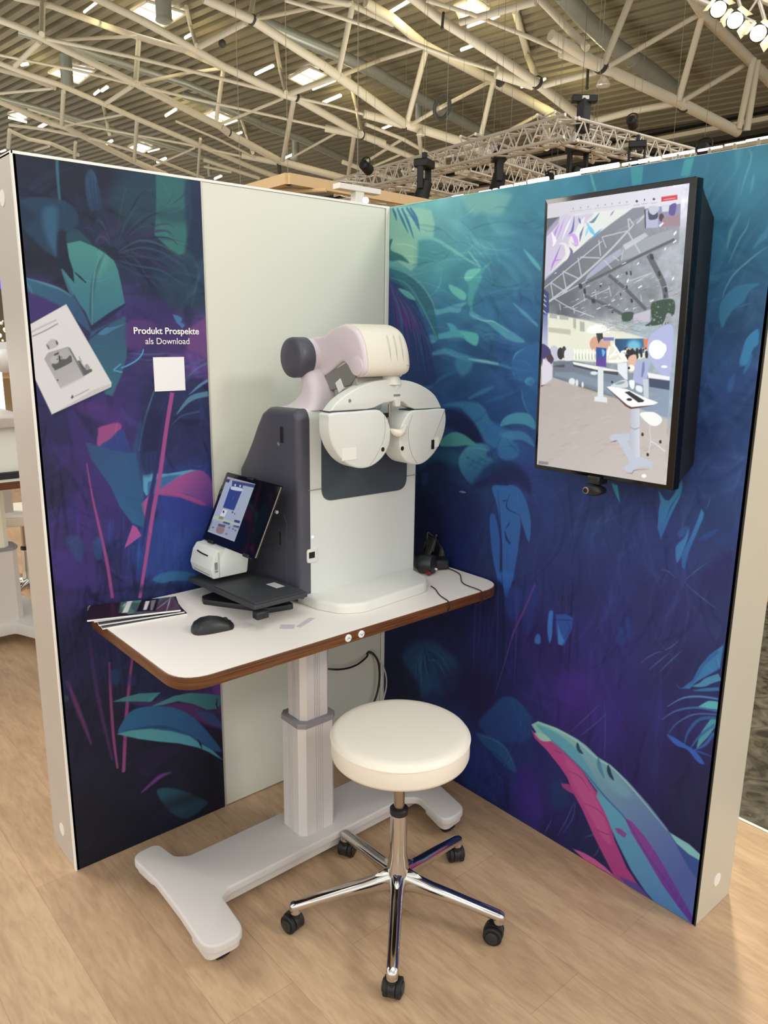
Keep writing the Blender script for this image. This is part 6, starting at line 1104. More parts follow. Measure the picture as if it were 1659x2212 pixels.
V_.poly(k1([(865,500),(965,490),(970,670),(940,665),(865,585)]), 'dadfe4', 1, .8, smooth=False); V_.poly(k1([(985,430),(1060,405),(1060,520),(1000,600),(975,520)]), 'd6ae98', 1, .9); V_.ell(k1([(1010,545)])[0], 7, 7, 'f2efe6', 1, .9); V_.ell(k1([(985,545)])[0], 2.5, 3, '161618', 1, .7)
V_.poly(k1([(1060,465),(1195,470),(1195,520),(1160,735),(1035,690),(1025,660)]), 'a3aacc', 1, .9, smooth=False); V_.stroke(k1([(1140,480),(1135,560),(1120,640)]), (4,7,3), '646c9c', .8, 1.2)
V_.poly([(x, y) for x, y in k1([(1190,260),(1260,160),(1455,100),(1420,620),(1330,600),(1240,500),(1190,400)])], 'a9aed4', 1, 1.2); V_.ell(k1([(1285,345)])[0], 18, 21, 'e6ecee', 1, 1); V_.poly(k1([(1240,290),(1370,285),(1368,380),(1238,372)]), 'f4f8f6', 1, 1)
V_.poly(k1([(1180,590),(1418,630),(1415,668),(1190,645)]), 'e4e4e4', 1, .9, smooth=False); V_.poly(k1([(1195,650),(1415,675),(1410,770),(1200,740)]), '3c4460', 1, 1.2, smooth=False); V_.ell(k1([(1360,525)])[0], 7, 3, 'e8ecf0', 1, .8)
V_.poly(k1([(985,680),(1040,680),(1035,760),(1000,755)]), 'e6eaea', 1, .8); V_.poly(k1([(1130,660),(1190,660),(1190,860),(1140,855)]), 'bcc6cc', 1, .9, smooth=False); V_.poly(k1([(1060,730),(1120,740),(1120,800),(1060,780)]), 'dfe3e4', 1, .9)
V_.poly(k1([(745,748),(800,740),(960,770),(1140,850),(1290,905),(1240,930),(1010,955),(960,930)]), 'f0f0ee', 1, .8, smooth=False); V_.poly(k1([(745,755),(960,935),(1010,958),(1250,930),(1130,955),(1000,978),(945,950)]), '5c3c34', 1, .8, smooth=False)
V_.poly(k1([(790,740),(850,700),(920,672),(965,680),(970,745),(900,755)]), 'c8ced0', 1, .8); V_.poly(k1([(835,718),(890,690),(945,690),(900,720)]), '8c989c', 1, .8); V_.ell(k1([(805,697)])[0], 2.2, 2.6, '2c3034', 1, .7)
V_.poly(k1([(935,800),(985,790),(1145,885),(1130,902),(1080,908)]), '23262a', 1, .8, smooth=False); V_.ell(k1([(985,878)])[0], 6, 3, '1c1e22', 1, .8)
V_.poly(k1([(1000,978),(1092,975),(1090,1180),(1088,1480),(1050,1500),(985,1480),(990,1170)]), 'b0b5c2', 1, .9, 'c6cad2', (k1([(1000,1200)])[0], k1([(1085,1200)])[0]), smooth=False); V_.stroke(k1([(988,1165),(1035,1190),(1090,1170)]), (2,2.2,2), '8c92a0', .9, .8)
V_.poly(k1([(765,1280),(800,1250),(870,1240),(980,1238),(985,1300),(960,1320),(1000,1400),(1040,1490),(1100,1480),(1225,1530),(1225,1590),(1190,1600),(1170,1575),(1060,1590),(1020,1650),(940,1640),(925,1585),(985,1550),(920,1420),(850,1305),(800,1325)]), 'b6bcca', 1, .9, smooth=False)
V_.stroke(k1([(780,1330),(830,1318),(850,1310)]), 3, '5c5654', .7, 1.2); V_.stroke(k1([(940,1648),(1000,1655),(1040,1620),(1180,1608)]), 3, '6a625e', .6, 1.6)
V_.poly(k1([(1098,1020),(1160,1005),(1250,1010),(1320,1060),(1322,1110),(1270,1150),(1200,1140),(1110,1060)]), 'e8e9e6', 1, .9); V_.stroke(k1([(1200,1150),(1198,1220),(1205,1310),(1180,1440)]), (2.4,2.2,2.6,2.2), 'c4c6c6', 1, .8); V_.stroke(k1([(1205,1310),(1280,1290),(1310,1310)]), (2,2,2), 'b8bab8', 1, .8); V_.stroke(k1([(1205,1310),(1270,1350),(1358,1420)]), (2.4,2.4,2.4), 'd0d2d0', 1, .8); V_.stroke(k1([(1205,1305),(1160,1280),(1125,1250)]), (1.8,1.8,1.8), 'b8bab8', 1, .8)
for c_ in ((1120,1243),(1308,1318),(1172,1455)): V_.ell(k1([c_])[0], 2.8, 4, '3a2828', 1, .8)
V_.ell(k1([(1130,1680)])[0], 5, 4, 'f4f2ee', 1, 1.2); V_.poly(k1([(15,1540),(120,1550),(120,1580),(15,1575)]), '7c7a78', .9, .8, smooth=False)
V_.mesh('lit_screen', 'screen', tv, back=0.0004)
# camera below the monitor
wc = thing('webcam', (-0.10, -0.935, 1.17), 'small black webcam clamped under the lower edge of the wall monitor', 'webcam')
c1 = Vector(hit(1290, 1058, 0, -0.115)); c2 = Vector(hit(1285, 1036, 0, -0.115))
b = MB(); b.box((c2.x-0.012, c2.y-0.020, c2.z-0.012), (c2.x+0.030, c2.y+0.018, c2.z+0.010)); b.build('clamp', 'black_plastic', wc, bevel=0.003)
b = MB(); b.loft([[c1+Vector((-0.030+s, 0, 0))+Vector((0, 0.027*math.cos(2*math.pi*i/20)*f, 0.0135*math.sin(2*math.pi*i/20)*f)) for i in range(20)] for s, f in ((0, .75), (0.004, .95), (0.012, 1), (0.035, .95), (0.045, .7))]); b.build('camera_body', 'black_plastic', wc, smooth=50)
b = MB(); b.lathe([(0.009, 0), (0.009, 0.003), (0.007, 0.004)], c1+Vector((-0.029, 0.014, 0)), (-1, 0, 0), 24); b.build('lens_ring', 'collar', wc)
b = MB(); b.lathe([(0.0065, 0), (0.0065, 0.004)], c1+Vector((-0.030, 0.014, 0)), (-1, 0, 0), 24); b.build('lens', 'black_glass', wc)
# ------------------------------------------------------------------ hall roof: slopes down towards the side wall on the right
SL = 0.17
def roof(px, py, z0):
    d = ray(px, py); t = (z0-SL*CAM[0]-CAM[2])/(d[2]+SL*d[0]); return Vector(CAM+t*d)
ZL, ZU, ZD = 11.0, 12.7, 13.7
def prad(p, w): return max(0.03, w/FPX*float(np.dot(np.array(p)-CAM, CF))/2)
# corrugated deck (real ridges)
az = R(-5.3); dr = Vector((math.sin(az), math.cos(az), 0)); cr_ = Vector((dr.y, -dr.x, 0))
b = MB(); pitch = 0.40; n = 125; s0 = -14.0; vs = []; fs = []
for k in range(n):
    for f, hgt in ((0, 0), (0.42, 0), (0.5, 0.19), (0.92, 0.19)):
        s = s0+(k+f)*pitch
        for L in (2.0, 130.0): q = cr_*s+dr*L; vs.append((q.x, q.y, ZD-SL*q.x+hgt))
for i in range(4*n-1): fs.append((2*i, 2*i+1, 2*i+3, 2*i+2))
b.add(vs, fs); dk = b.build('ceiling', 'deck_paint', smooth=0); tag(dk, 'corrugated olive-beige metal roof deck of the exhibition hall', 'ceiling', kind='structure')
so = dk.modifiers.new('t', 'SOLIDIFY'); so.thickness = 0.03
# hall walls
b = MB(); b.box((27.0, -4, 0), (27.4, 125, 9.4)); tag(b.build('wall_side', 'hall_wall', smooth=0), 'beige side wall of the hall at the far right under the roof edge', 'wall', kind='structure')
b = MB(); b.box((-40, 95, 0), (27, 95.5, 20)); tag(b.build('wall_back', 'hall_wall', smooth=0), 'distant back wall of the hall', 'wall', kind='structure')
ORD = ('first', 'second', 'third', 'fourth', 'fifth', 'sixth', 'seventh', 'eighth', 'ninth', 'tenth')
for k in range(10):
    z = 9.15-k*0.36; m_ = 'hall_dark' if k % 2 == 0 else 'tube_paint'; hh = 0.17 if k % 2 == 0 else 0.15
    b = MB(); b.box((26.6-0.1*(k % 2), -2, z-hh/2), (27.02, 90, z+hh/2)); tag(b.build('wall_rail', m_, smooth=0), '%s horizontal rail on the hall side wall, %s from the top' % ('dark' if m_ == 'hall_dark' else 'beige', ORD[k]), 'rail')
# trusses: chords, braces, ties; each truss one thing
LV = {'L': ZL, 'U': ZU, 'D': ZD-0.15}
def truss(label, parts):
    first = None; root = None
    for (kind, pts, w) in parts:
        P = [roof(x, y, LV[l]) for x, y, l in pts]
        if root is None: root = thing('roof_truss', P[0], label, 'roof truss')
        b = MB()
        for a, c in zip(P[:-1], P[1:]):
            b.cyl(a, c, prad((a+c)/2, w), n=14)
        for q in P[1:-1]: b.sphere(q, prad(q, w)*1.02, 10)
        b.build(kind, 'tube_paint', root, smooth=50)
    return root
def clamp(root, px, py, w, lev='L'):
    p = roof(px, py, LV[lev]); r = prad(p, w); b = MB(); d = Vector((1, 0.1, -SL)).normalized(); b.lathe([(r*0.9, -r*.25), (r*1.12, -r*.25), (r*1.12, r*.25), (r*0.9, r*.25)], p, d, 20); b.build('clamp_ring', 'strap', root)
t1 = truss('roof truss at the top right, its lower chord ending at the hall side wall', [
 ('lower_chord', [(1190,76,'L'),(1303,146,'L'),(1475,225,'L'),(1594,285,'L')], 22), ('chord_sleeve', [(1213,110,'L'),(1296,141,'L')], 27), ('tie_rod', [(921,0,'L'),(1017,30,'L'),(1063,48,'L'),(1137,78,'L'),(1213,110,'L')], 9),
 ('upper_chord', [(1480,-30,'U'),(1518,30,'U'),(1640,150,'U'),(1700,215,'U')], 22), ('post', [(1304,140,'L'),(1366,-12,'U')], 15), ('post', [(1466,216,'L'),(1518,30,'U')], 14), ('post', [(1596,278,'L'),(1628,125,'U')], 13), ('post', [(1613,282,'L'),(1636,130,'U')], 15),
 ('brace', [(1315,143,'L'),(1512,30,'U')], 11), ('brace', [(1475,218,'L'),(1612,138,'U')], 11), ('brace', [(1162,-6,'U'),(1268,104,'L')], 16), ('cross_beam', [(1167,187,'L'),(1298,152,'L')], 13), ('cross_beam', [(1275,264,'L'),(1366,240,'L'),(1462,222,'L')], 14)])
clamp(t1, 1478, 229, 24); clamp(t1, 1298, 143, 28)
t2 = truss('second roof truss from the right, running above the wall monitor', [
 ('lower_chord', [(882,-12,'L'),(957,46,'L'),(1017,84,'L'),(1157,177,'L'),(1240,243,'L'),(1281,262,'L')], 20), ('chord_sleeve', [(1072,156,'L'),(1152,182,'L')], 24), ('tie_rod', [(615,0,'L'),(676,18,'L'),(820,66,'L'),(970,122,'L'),(1068,152,'L')], 8),
 ('upper_chord', [(790,5,'U'),(845,38,'U'),(920,100,'U'),(1065,176,'U'),(1174,235,'U'),(1245,275,'U')], 19), ('post', [(878,270,'L'),(922,102,'U')], 12), ('post', [(1036,306,'L'),(1066,174,'U')], 11), ('post', [(1181,320,'L'),(1183,240,'U')], 14),
 ('brace', [(887,270,'L'),(952,232,'L'),(1063,174,'U')], 8), ('brace', [(1050,308,'L'),(1172,243,'U')], 7), ('brace', [(1113,23,'D'),(1140,120,'D'),(1162,176,'L')], 15), ('cross_beam', [(995,48,'L'),(1090,22,'L'),(1157,4,'L')], 15)])
clamp(t2, 1160, 178, 24); clamp(t2, 1081, 176, 20)
b = MB(); p = roof(955, 232, ZL); b.tube([p+Vector((0.3*math.cos(t), 0.12*math.sin(t)*-1, 0.3*math.sin(t))) for t in np.linspace(0, 2*math.pi, 17)], 0.06, 8, 1); b.build('ring_joint', 'strap', t2)
t3 = truss('roof truss whose lower chord meets the brace above the middle of the white panel', [
 ('lower_chord', [(440,-3,'L'),(544,42,'L'),(696,140,'L'),(729,163,'L'),(875,268,'L'),(1040,320,'L'),(1110,345,'L')], 19), ('chord_sleeve', [(786,246,'L'),(870,269,'L')], 17), ('tie_rod', [(101,84,'L'),(291,124,'L'),(420,155,'L'),(608,203,'L')], 8), ('tie_rod', [(620,206,'L'),(716,228,'L'),(786,247,'L')], 6),
 ('upper_chord', [(600,-20,'U'),(760,10,'U'),(850,52,'U')], 13), ('post', [(540,40,'L'),(548,-6,'U')], 11), ('post', [(730,162,'L'),(762,10,'U')], 12),
 ('brace', [(552,42,'L'),(665,18,'U'),(762,6,'U')], 9), ('brace', [(738,163,'L'),(820,130,'U'),(918,100,'U')], 9), ('cross_beam', [(531,48,'L'),(433,100,'L')], 13), ('cross_beam', [(628,202,'L'),(725,166,'L')], 12), ('brace', [(754,165,'D'),(770,230,'D'),(781,288,'L')], 9)])
for q in ((545,43,20),(698,144,18),(875,269,20),(1000,309,14)): clamp(t3, *q)
t4 = truss('roof truss crossing the upper middle and ending above the pale wood frame', [
 ('upper_chord', [(190,-12,'L'),(304,43,'L'),(420,106,'L'),(484,144,'L'),(610,203,'L'),(643,213,'L'),(780,291,'L'),(830,310,'L')], 16), ('chord_sleeve', [(702,277,'L'),(781,292,'L')], 15), ('tie_rod', [(0,119,'L'),(165,152,'L'),(278,180,'L'),(420,214,'L'),(542,240,'L'),(704,276,'L')], 6),
 ('upper_chord', [(30,-6,'U'),(109,12,'U'),(228,56,'U'),(299,80,'U'),(400,109,'U'),(484,147,'U')], 13), ('post', [(635,213,'L'),(611,346,'L')], 10), ('post', [(765,292,'L'),(752,382,'L')], 9),
 ('brace', [(471,271,'L'),(610,213,'L')], 6), ('brace', [(790,350,'L'),(870,300,'L')], 6), ('brace', [(595,91,'D'),(605,150,'D'),(618,200,'L')], 9), ('brace', [(402,15,'D'),(412,60,'D'),(425,98,'L')], 9), ('brace', [(521,256,'D'),(532,290,'D'),(546,330,'L')], 7)])
for q in ((641,211,15),(782,292,16)): clamp(t4, *q)
t5 = truss('roof truss running from the left frame edge to above the seam of the two panels', [
 ('lower_chord', [(-20,36,'L'),(40,58,'L'),(88,80,'L'),(114,94,'L'),(289,178,'L'),(420,245,'L'),(476,273,'L'),(496,289,'L'),(605,348,'L'),(640,358,'L'),(754,388,'L')], 15), ('tie_rod', [(60,235,'L'),(165,268,'L'),(285,290,'L'),(400,311,'L'),(522,338,'L')], 5), ('chord_sleeve', [(522,336,'L'),(602,352,'L')], 12),
 ('post', [(90,74,'L'),(92,8,'U')], 12), ('post', [(293,178,'L'),(300,82,'U')], 11), ('post', [(467,262,'L'),(482,150,'U')], 9), ('brace', [(114,87,'L'),(296,78,'U')], 7), ('brace', [(300,180,'L'),(400,158,'U'),(484,147,'U')], 7), ('brace', [(628,342,'L'),(727,287,'L')], 5),
 ('cross_beam', [(86,90,'L'),(33,142,'L')], 11), ('cross_beam', [(286,186,'L'),(228,224,'L')], 9)])
for q in ((476,273,13),(495,287,13),(638,358,11)): clamp(t5, *q)
t6_ = truss('small roof truss low on the left, above the dark jungle print', [
 ('lower_chord', [(-20,212,'L'),(0,220,'L'),(109,266,'L'),(139,274,'L'),(223,316,'L'),(289,348,'L'),(360,378,'L')], 12), ('upper_chord', [(-20,130,'L'),(0,137,'L'),(60,160,'L'),(126,182,'L'),(228,226,'L'),(295,256,'L'),(395,298,'L'),(552,365,'L'),(620,390,'L')], 11), ('upper_chord', [(-10,148,'U'),(60,166,'U'),(120,190,'U')], 11),
 ('post', [(133,270,'L'),(137,198,'L')], 9), ('post', [(290,350,'L'),(296,258,'L')], 8), ('post', [(18,318,'L'),(21,282,'L')], 9), ('brace', [(-10,203,'L'),(112,191,'L')], 6), ('brace', [(141,272,'L'),(272,246,'L')], 5), ('brace', [(222,225,'D'),(228,250,'D'),(236,290,'L')], 7), ('brace', [(330,360,'L'),(420,320,'L')], 4)])
t7 = truss('distant roof trusses just above the top edge of the dark jungle print', [
 ('lower_chord', [(20,282,'L'),(60,300,'L'),(110,310,'L'),(170,335,'L')], 8), ('upper_chord', [(20,270,'L'),(100,280,'L'),(208,302,'L'),(300,330,'L'),(440,385,'L')], 6), ('post', [(161,340,'L'),(163,308,'L')], 7), ('post', [(427,385,'L'),(433,300,'L')], 6), ('brace', [(75,325,'L'),(106,316,'L')], 5), ('upper_chord', [(380,262,'L'),(470,300,'L'),(560,345,'L')], 5), ('lower_chord', [(440,345,'L'),(520,372,'L'),(560,385,'L')], 8), ('brace', [(440,360,'L'),(500,372,'L')], 5)])
t8 = truss('far roof truss behind the aluminium stage truss, above the corner of the booth', [
 ('lower_chord', [(740,350,'L'),(800,372,'L'),(880,395,'L'),(960,430,'L')], 9), ('lower_chord', [(820,310,'L'),(916,350,'L'),(1010,372,'L')], 12), ('brace', [(790,268,'L'),(870,300,'L'),(960,350,'L')], 8), ('brace', [(930,345,'L'),(1000,305,'L')], 5), ('post', [(912,350,'L'),(905,290,'L')], 9), ('post', [(888,392,'L'),(884,345,'L')], 9), ('brace', [(760,380,'L'),(870,332,'L')], 5), ('cross_beam', [(890,350,'L'),(1000,330,'L'),(1040,318,'L')], 9)])
# ducts
def duct(label, segs, w, lev=ZU+0.2):
    P = [roof(x, y, lev) for x, y in segs]; r = prad(P[0], w); b = MB(); rings = None
    o = None; 
    b.tube(P, r, 20, 1); b.build('x', 'duct_metal'); o = bpy.data.objects[-1] if False else None
    return None
def duct(label, segs, w, lev=ZU+0.2):
    P = [roof(x, y, lev) for x, y in segs]; r = prad(P[len(P)//2], w); b = MB(); b.tube(P, r, 20, 1); root = thing('air_duct', P[0], label, 'air duct'); b.build('duct_tube', 'duct_metal', root, smooth=50)
    for k in range(len(P)-1):
        a, c = P[k], P[k+1]; m = max(1, int((c-a).length/2.4))
        for i in range(m):
            q = a+(c-a)*((i+.5)/m); b = MB(); b.lathe([(r, -.03), (r*1.035, -.03), (r*1.035, .03), (r, .03)], q, (c-a), 20); b.build('flange', 'duct_metal', root)
    return root
duct('wide silver air duct at the top right crossing behind the first truss post', [(1212,-20),(1262,40),(1330,103),(1400,150),(1470,205)], 36)
duct('silver air duct running diagonally through the middle of the roof, with elbow', [(556,44),(640,80),(730,118),(820,160),(836,172),(930,225),(1010,268),(1085,310)], 24)
duct('thin silver air duct in the left half, below the long tie rod', [(395,205),(470,228),(552,262),(566,270),(650,300),(752,348),(800,372)], 16)
duct('silver air duct at the top left behind the second post', [(40,68),(160,104),(290,146),(400,180),(470,210)], 16)
duct('dim silver air duct low on the left', [(0,212),(120,244),(250,282),(400,325),(470,350)], 12)
def spiral_drop(label, px, py0, py1, w):
    a = roof(px, py0, ZD-0.4); z1 = None; r = prad(a, w); d = ray(px, py1); t = math.hypot(a.x-CAM[0], a.y-CAM[1])/math.hypot(d[0], d[1]); c = Vector(CAM+d*t)
    root = thing('hanging_duct_outlet', (a.x, a.y, c.z), label, 'air outlet'); b = MB(); b.cyl((a.x, a.y, a.z), (a.x, a.y, c.z), r, n=24); b.build('duct_tube', 'duct_metal', root); b = MB(); b.lathe([(r*.4, -r*.3), (r*.9, -r*.1), (r*1.08, 0), (r*1.08, r*.25)], (a.x, a.y, c.z), (0, 0, 1), 24); b.build('outlet_ring', 'duct_metal', root)
spiral_drop('vertical silver duct outlet in front of the skylight at the top left', 352, -6, 46, 34); spiral_drop('vertical silver duct outlet in front of the left skylight', 141, 120, 186, 26)
spiral_drop('slim vertical duct outlet above the pale wood frame', 638, 302, 345, 16); spiral_drop('slim vertical duct outlet right of the middle, under the diagonal duct', 905, 212, 268, 15)
spiral_drop('tiny vertical duct outlet above the dark print edge', 452, 355, 380, 9)
b = MB(); p = roof(1303, 185, ZL-0.3); pr_ = prad(p, 30); b.lathe([(pr_*.3, pr_*1.6), (pr_*.9, pr_*.35), (pr_, pr_*.1), (pr_, 0), (pr_*.9, -0.02)], p, (0, 0, 1), 28); o = b.build('pendant_lamp', 'truss_alu'); tag(o, 'round silver pendant lamp hanging under the first truss sleeve', 'lamp')
b = MB(); p = roof(909, 292, ZL-0.3); pr_ = prad(p, 20); b.lathe([(pr_*.3, pr_*1.0), (pr_*.9, pr_*.3), (pr_, 0), (pr_*.9, -0.02)], p, (0, 0, 1), 28); o = b.build('pendant_lamp', 'tube_paint'); tag(o, 'small flat pendant disc left of the ring joint', 'lamp')
# roof lights
def roofquad(name, pts, z0, m, thick, parent=None):
    P = [roof(x, y, z0) for x, y in pts]; b = MB(); b.add([p+Vector((0, 0, thick)) for p in P]+P, [(0,1,2,3),(7,6,5,4),(0,4,5,1),(1,5,6,2),(2,6,7,3),(3,7,4,0)]); return b.build(name, m, parent, smooth=0)
SKY = [([(283,22),(318,2),(402,28),(352,58)], 'skylight at the top left behind the vertical duct outlet'), ([(105,157),(142,140),(205,152),(170,180)], 'skylight on the left behind the second duct outlet'), ([(624,168),(668,144),(706,160),(658,185)], 'skylight right of the middle truss joint'),
       ([(436,250),(462,238),(500,254),(468,267)], 'small skylight above the white panel seam'), ([(277,317),(300,308),(330,318),(306,332)], 'small skylight just above the dark print'), ([(982,12),(1022,-6),(1056,18),(996,44)], 'skylight at the top centre-right'), ([(17,246),(40,241),(60,252),(50,262)], 'small skylight at the left frame edge')]
for pts, lab in SKY:
    c = roof(*pts[0], ZD-0.1); r_ = thing('skylight', c, lab, 'skylight'); roofquad('glass_pane', pts, ZD-0.10, 'skylight_glass', 0.05, r_)
    cx = sum(p[0] for p in pts)/4; cy = sum(p[1] for p in pts)/4; P = [roof(x, y, ZD-0.12) for x, y in pts]; b = MB()
    for i in range(4): b.cyl(P[i], P[(i+1) % 4], 0.05, n=8)
    b.cyl((P[0]+P[1])/2, (P[2]+P[3])/2, 0.035, n=6); b.build('frame', 'tube_paint', r_)
LMP = [((182,26),(208,6),9,'left of the top left skylight'),((400,82),(414,74),10,'right of the top left skylight'),((552,160),(590,142),11,'left of the middle skylight'),((676,193),(724,174),8,'long, right under the middle skylight'),((698,222),(736,206),11,'right of the middle skylight, beside a brace'),((840,28),(894,-4),12,'at the top centre'),
       ((930,34),(990,70),8,'long, crossing left of the top centre-right skylight'),((1010,58),(1048,44),9,'just below the top centre-right skylight'),((1054,46),(1078,34),8,'right of the top centre-right skylight'),((996,108),(1034,94),11,'below the crossing lamp, centre right'),((826,278),(852,268),8,'above the first truss joint over the white panel'),((1126,188),(1142,183),9,'beside the second truss sleeve'),((1168,176),(1178,170),8,'at the second truss clamp'),
       ((204,204),(214,196),9,'pair, left one by the left duct outlet'),((220,196),(232,188),11,'pair, right one by the left duct outlet'),((84,276),(102,266),11,'above the small left skylight'),((358,250),(380,236),10,'over the middle of the dark print'),((228,312),(242,304),10,'above the dark print, right of its middle'),((478,272),(512,260),6,'long, right of the small seam skylight'),((506,292),(522,286),8,'below the small seam skylight'),((614,342),(632,334),8,'beside the slim outlet over the wood frame'),((18,254),(58,264),7,'long, by the left frame edge skylight'),((340,350),(358,342),9,'at the top edge of the dark print'),((464,386),(478,380),8,'just above the white panel'),((320,328),(344,322),5,'right of the small print skylight'),((46,140),(60,138),11,'far left near the cross beam'),((2,328),(12,324),6,'at the left frame edge above the end profile')]
for a, c, w, where in LMP:
    P, Q = roof(a[0], a[1], ZU+0.5), roof(c[0], c[1], ZU+0.5); r = prad(P, w*0.55); r_ = thing('fluorescent_lamp', (P+Q)/2, 'lit fluorescent roof lamp %s' % where, 'lamp', 'fluorescent lamps under the roof')
    b = MB(); b.cyl(P, Q, r, n=10); b.build('lit_tube', 'tube_light', r_); b = MB(); d = (Q-P).normalized(); b.cyl(P+Vector((0, 0, r*1.15)), Q+Vector((0, 0, r*1.15)), r*0.5, n=8); b.build('housing', 'tube_paint', r_)
for k, (x, y) in enumerate(((182,32),(395,105),(850,18),(1000,60),(700,230),(360,260),(1190,205),(35,165))):
    l = bpy.data.lights.new('lamp_glow', 'POINT'); l.energy = 42; l.color = (1.0, 0.83, 0.42); l.shadow_soft_size = 0.3; o = bpy.data.objects.new('lamp_glow', l); COL.objects.link(o); p = roof(x, y, ZU+0.25); o.location = p+Vector((0.3, -0.5, -0.3))
# hanging wires
wr_ = [((958,26),(955,60)),((1270,150),(1268,190)),((602,350),(604,372)),((480,86),(480,94)),((790,200),(795,330)),((318,310),(320,330))]
for k, (a, c) in enumerate(wr_[:4]):
    P = roof(a[0], a[1], ZL); d = ray(*c); t = math.hypot(P.x-CAM[0], P.y-CAM[1])/math.hypot(d[0], d[1]); Q = Vector(CAM+d*t); b = MB(); b.cyl(P, Q, prad(P, 6 if k < 2 else 9), n=8); b.sphere(Q, prad(P, 8 if k != 3 else 17), 12)
    tag(b.build('hanging_hook', 'strap'), ['dark lifting hook hanging at the top centre-right','dark hook hanging under the first truss sleeve','dark hook hanging above the pale wood frame corner','round black loudspeaker hanging left of the third truss'][k], 'hook')

# ------------------------------------------------------------------ aluminium stage trusses with moving-head lights
def lattice(label, A_, B_, size=0.30, rt=0.026, step=0.36, group='aluminium stage trusses'):
    A_, B_ = Vector(A_), Vector(B_); root = thing('stage_truss', A_, label, 'stage truss', group); d = (B_-A_); L = d.length; d.normalize(); s = Vector((0, 0, 1)); h_ = d.cross(s).normalized(); h2 = size/2
    cs_ = [h_*h2+s*h2, h_*-h2+s*h2, h_*-h2-s*h2, h_*h2-s*h2]
    for c in cs_: b = MB(); b.cyl(A_+c, B_+c, rt, n=10); b.build('chord', 'truss_alu', root)
    for i in range(4):
        b = MB(); c0, c1 = cs_[i], cs_[(i+1) % 4]; k = 0; t = 0.0
        while t+step/2 < L:
            a = A_+d*t+(c0 if k % 2 == 0 else c1); t2_ = t+step/2; c = A_+d*t2_+(c1 if k % 2 == 0 else c0); b.cyl(a, c, rt*0.5, n=6); t = t2_; k += 1
        b.build('lattice_web', 'truss_alu', root)
    for f in (0.2, 0.8): q = A_+(B_-A_)*f; wire(root, (q.x, q.y, q.z+size/2))
    return root
def wire(root, p, z1=None, r=0.0035, name='suspension_wire'):
    z1 = ZL-SL*p[0]-0.1 if z1 is None else z1; b = MB(); b.cyl(p, (p[0], p[1], z1), r, n=6); b.build(name, 'wire_grey', root)
def at(px, py, z): return Vector(hit(px, py, 2, z))
TZ_ = 4.55
p1 = at(735, 408, TZ_); p2 = at(1235, 275, TZ_); lattice('long aluminium stage truss rising to the right above the booth corner', p1, p2)
p3 = at(1500, 350, TZ_); lattice('aluminium stage truss descending behind the wall monitor', at(1225, 283, TZ_), p3)
lattice('aluminium stage truss whose end sticks up at the top of the rig', at(1178, 268, 4.75), at(1300, 330, 4.75)-Vector((0, 0, 0)))
lattice('middle aluminium stage truss crossing behind the hanging moving heads', at(1010, 312, 4.8), at(1240, 398, 4.8))
lattice('aluminium stage truss just above the right wall, behind the second moving head', at(1000, 352, 4.5), at(1175, 402, 4.5))
lattice('low aluminium stage truss left of the booth corner', at(740, 412, 4.3), at(905, 428, 4.3))
lattice('faint aluminium stage truss between the first two moving heads', at(880, 385, 4.6), at(1020, 418, 4.6))
def moving_head():
    r = thing('moving_head_light', (0, 0, 0)); 
    b = MB(); b.box((-0.15, -0.11, -0.12), (0.15, 0.11, 0.0)); b.build('base', 'stage_black', r, bevel=0.02)
    for s_ in (-1, 1): b = MB(); b.box((0.13*s_-0.02, -0.05, -0.42), (0.13*s_+0.02, 0.05, -0.10)); b.build('yoke_arm', 'stage_black', r, bevel=0.015)
    b = MB(); b.lathe([(0.05, 0.13), (0.10, 0.10), (0.105, -0.05), (0.12, -0.17), (0.11, -0.18)], (0, 0, -0.40), (0.25, -0.2, 1), 24); b.build('lamp_head', 'stage_black', r)
    b = MB(); b.lathe([(0.10, -0.185), (0.09, -0.195)], (0, 0, -0.40), (0.25, -0.2, 1), 24); b.build('lens', 'black_glass', r)
    b = MB(); b.box((-0.03, -0.03, 0.0), (0.03, 0.03, 0.10)); b.build('clamp', 'stage_black', r)
    return r
mh = moving_head()
MH = [(917,345,4.45,1.15,20,'black moving-head light hanging left of the booth corner rig, over the wall print edge'),(1079,330,4.5,1.1,50,'black moving-head light hanging in the middle of the stage rig'),(1250,312,4.5,1.15,-20,'black moving-head light hanging highest, left of the wall monitor top'),(1378,305,4.55,.9,120,'black moving-head light with tilted neck above the wall monitor')]
for k, (x, y, z, s_, rz, lab) in enumerate(MH):
    o = mh if k == 0 else copy_tree(mh); o.location = at(x, y, z); o.scale = (s_, s_, s_); o.rotation_euler[2] = R(rz); tag(o, lab, 'stage light', 'moving-head lights on the stage trusses')
    b = MB(); b.cyl((0, 0, 0.1), (0, 0, (ZL-0.1-SL*o.location.x-z)/s_), 0.003, n=6); q = b.build('safety_wire', 'wire_grey'); q.parent = o
def par():
    r = thing('stage_lamp', (0, 0, 0)); b = MB(); b.lathe([(0.05, -0.12), (0.085, -0.09), (0.10, 0.12), (0.09, 0.13)], (0, 0, -0.12), (1, 0.3, -0.35), 20); b.build('lamp_can', 'stage_black', r)
    b = MB(); b.tube([(0, -0.11, -0.12), (0, -0.11, 0.0), (0, 0, 0.04), (0, 0.11, 0.0), (0, 0.11, -0.12)], 0.012, 8); b.build('bracket', 'stage_black', r)
    b = MB(); b.box((-0.09, -0.06, -0.16), (0.02, 0.06, -0.06)); b.build('ballast_box', 'stage_black', r, bevel=0.01); return r
pl = par()
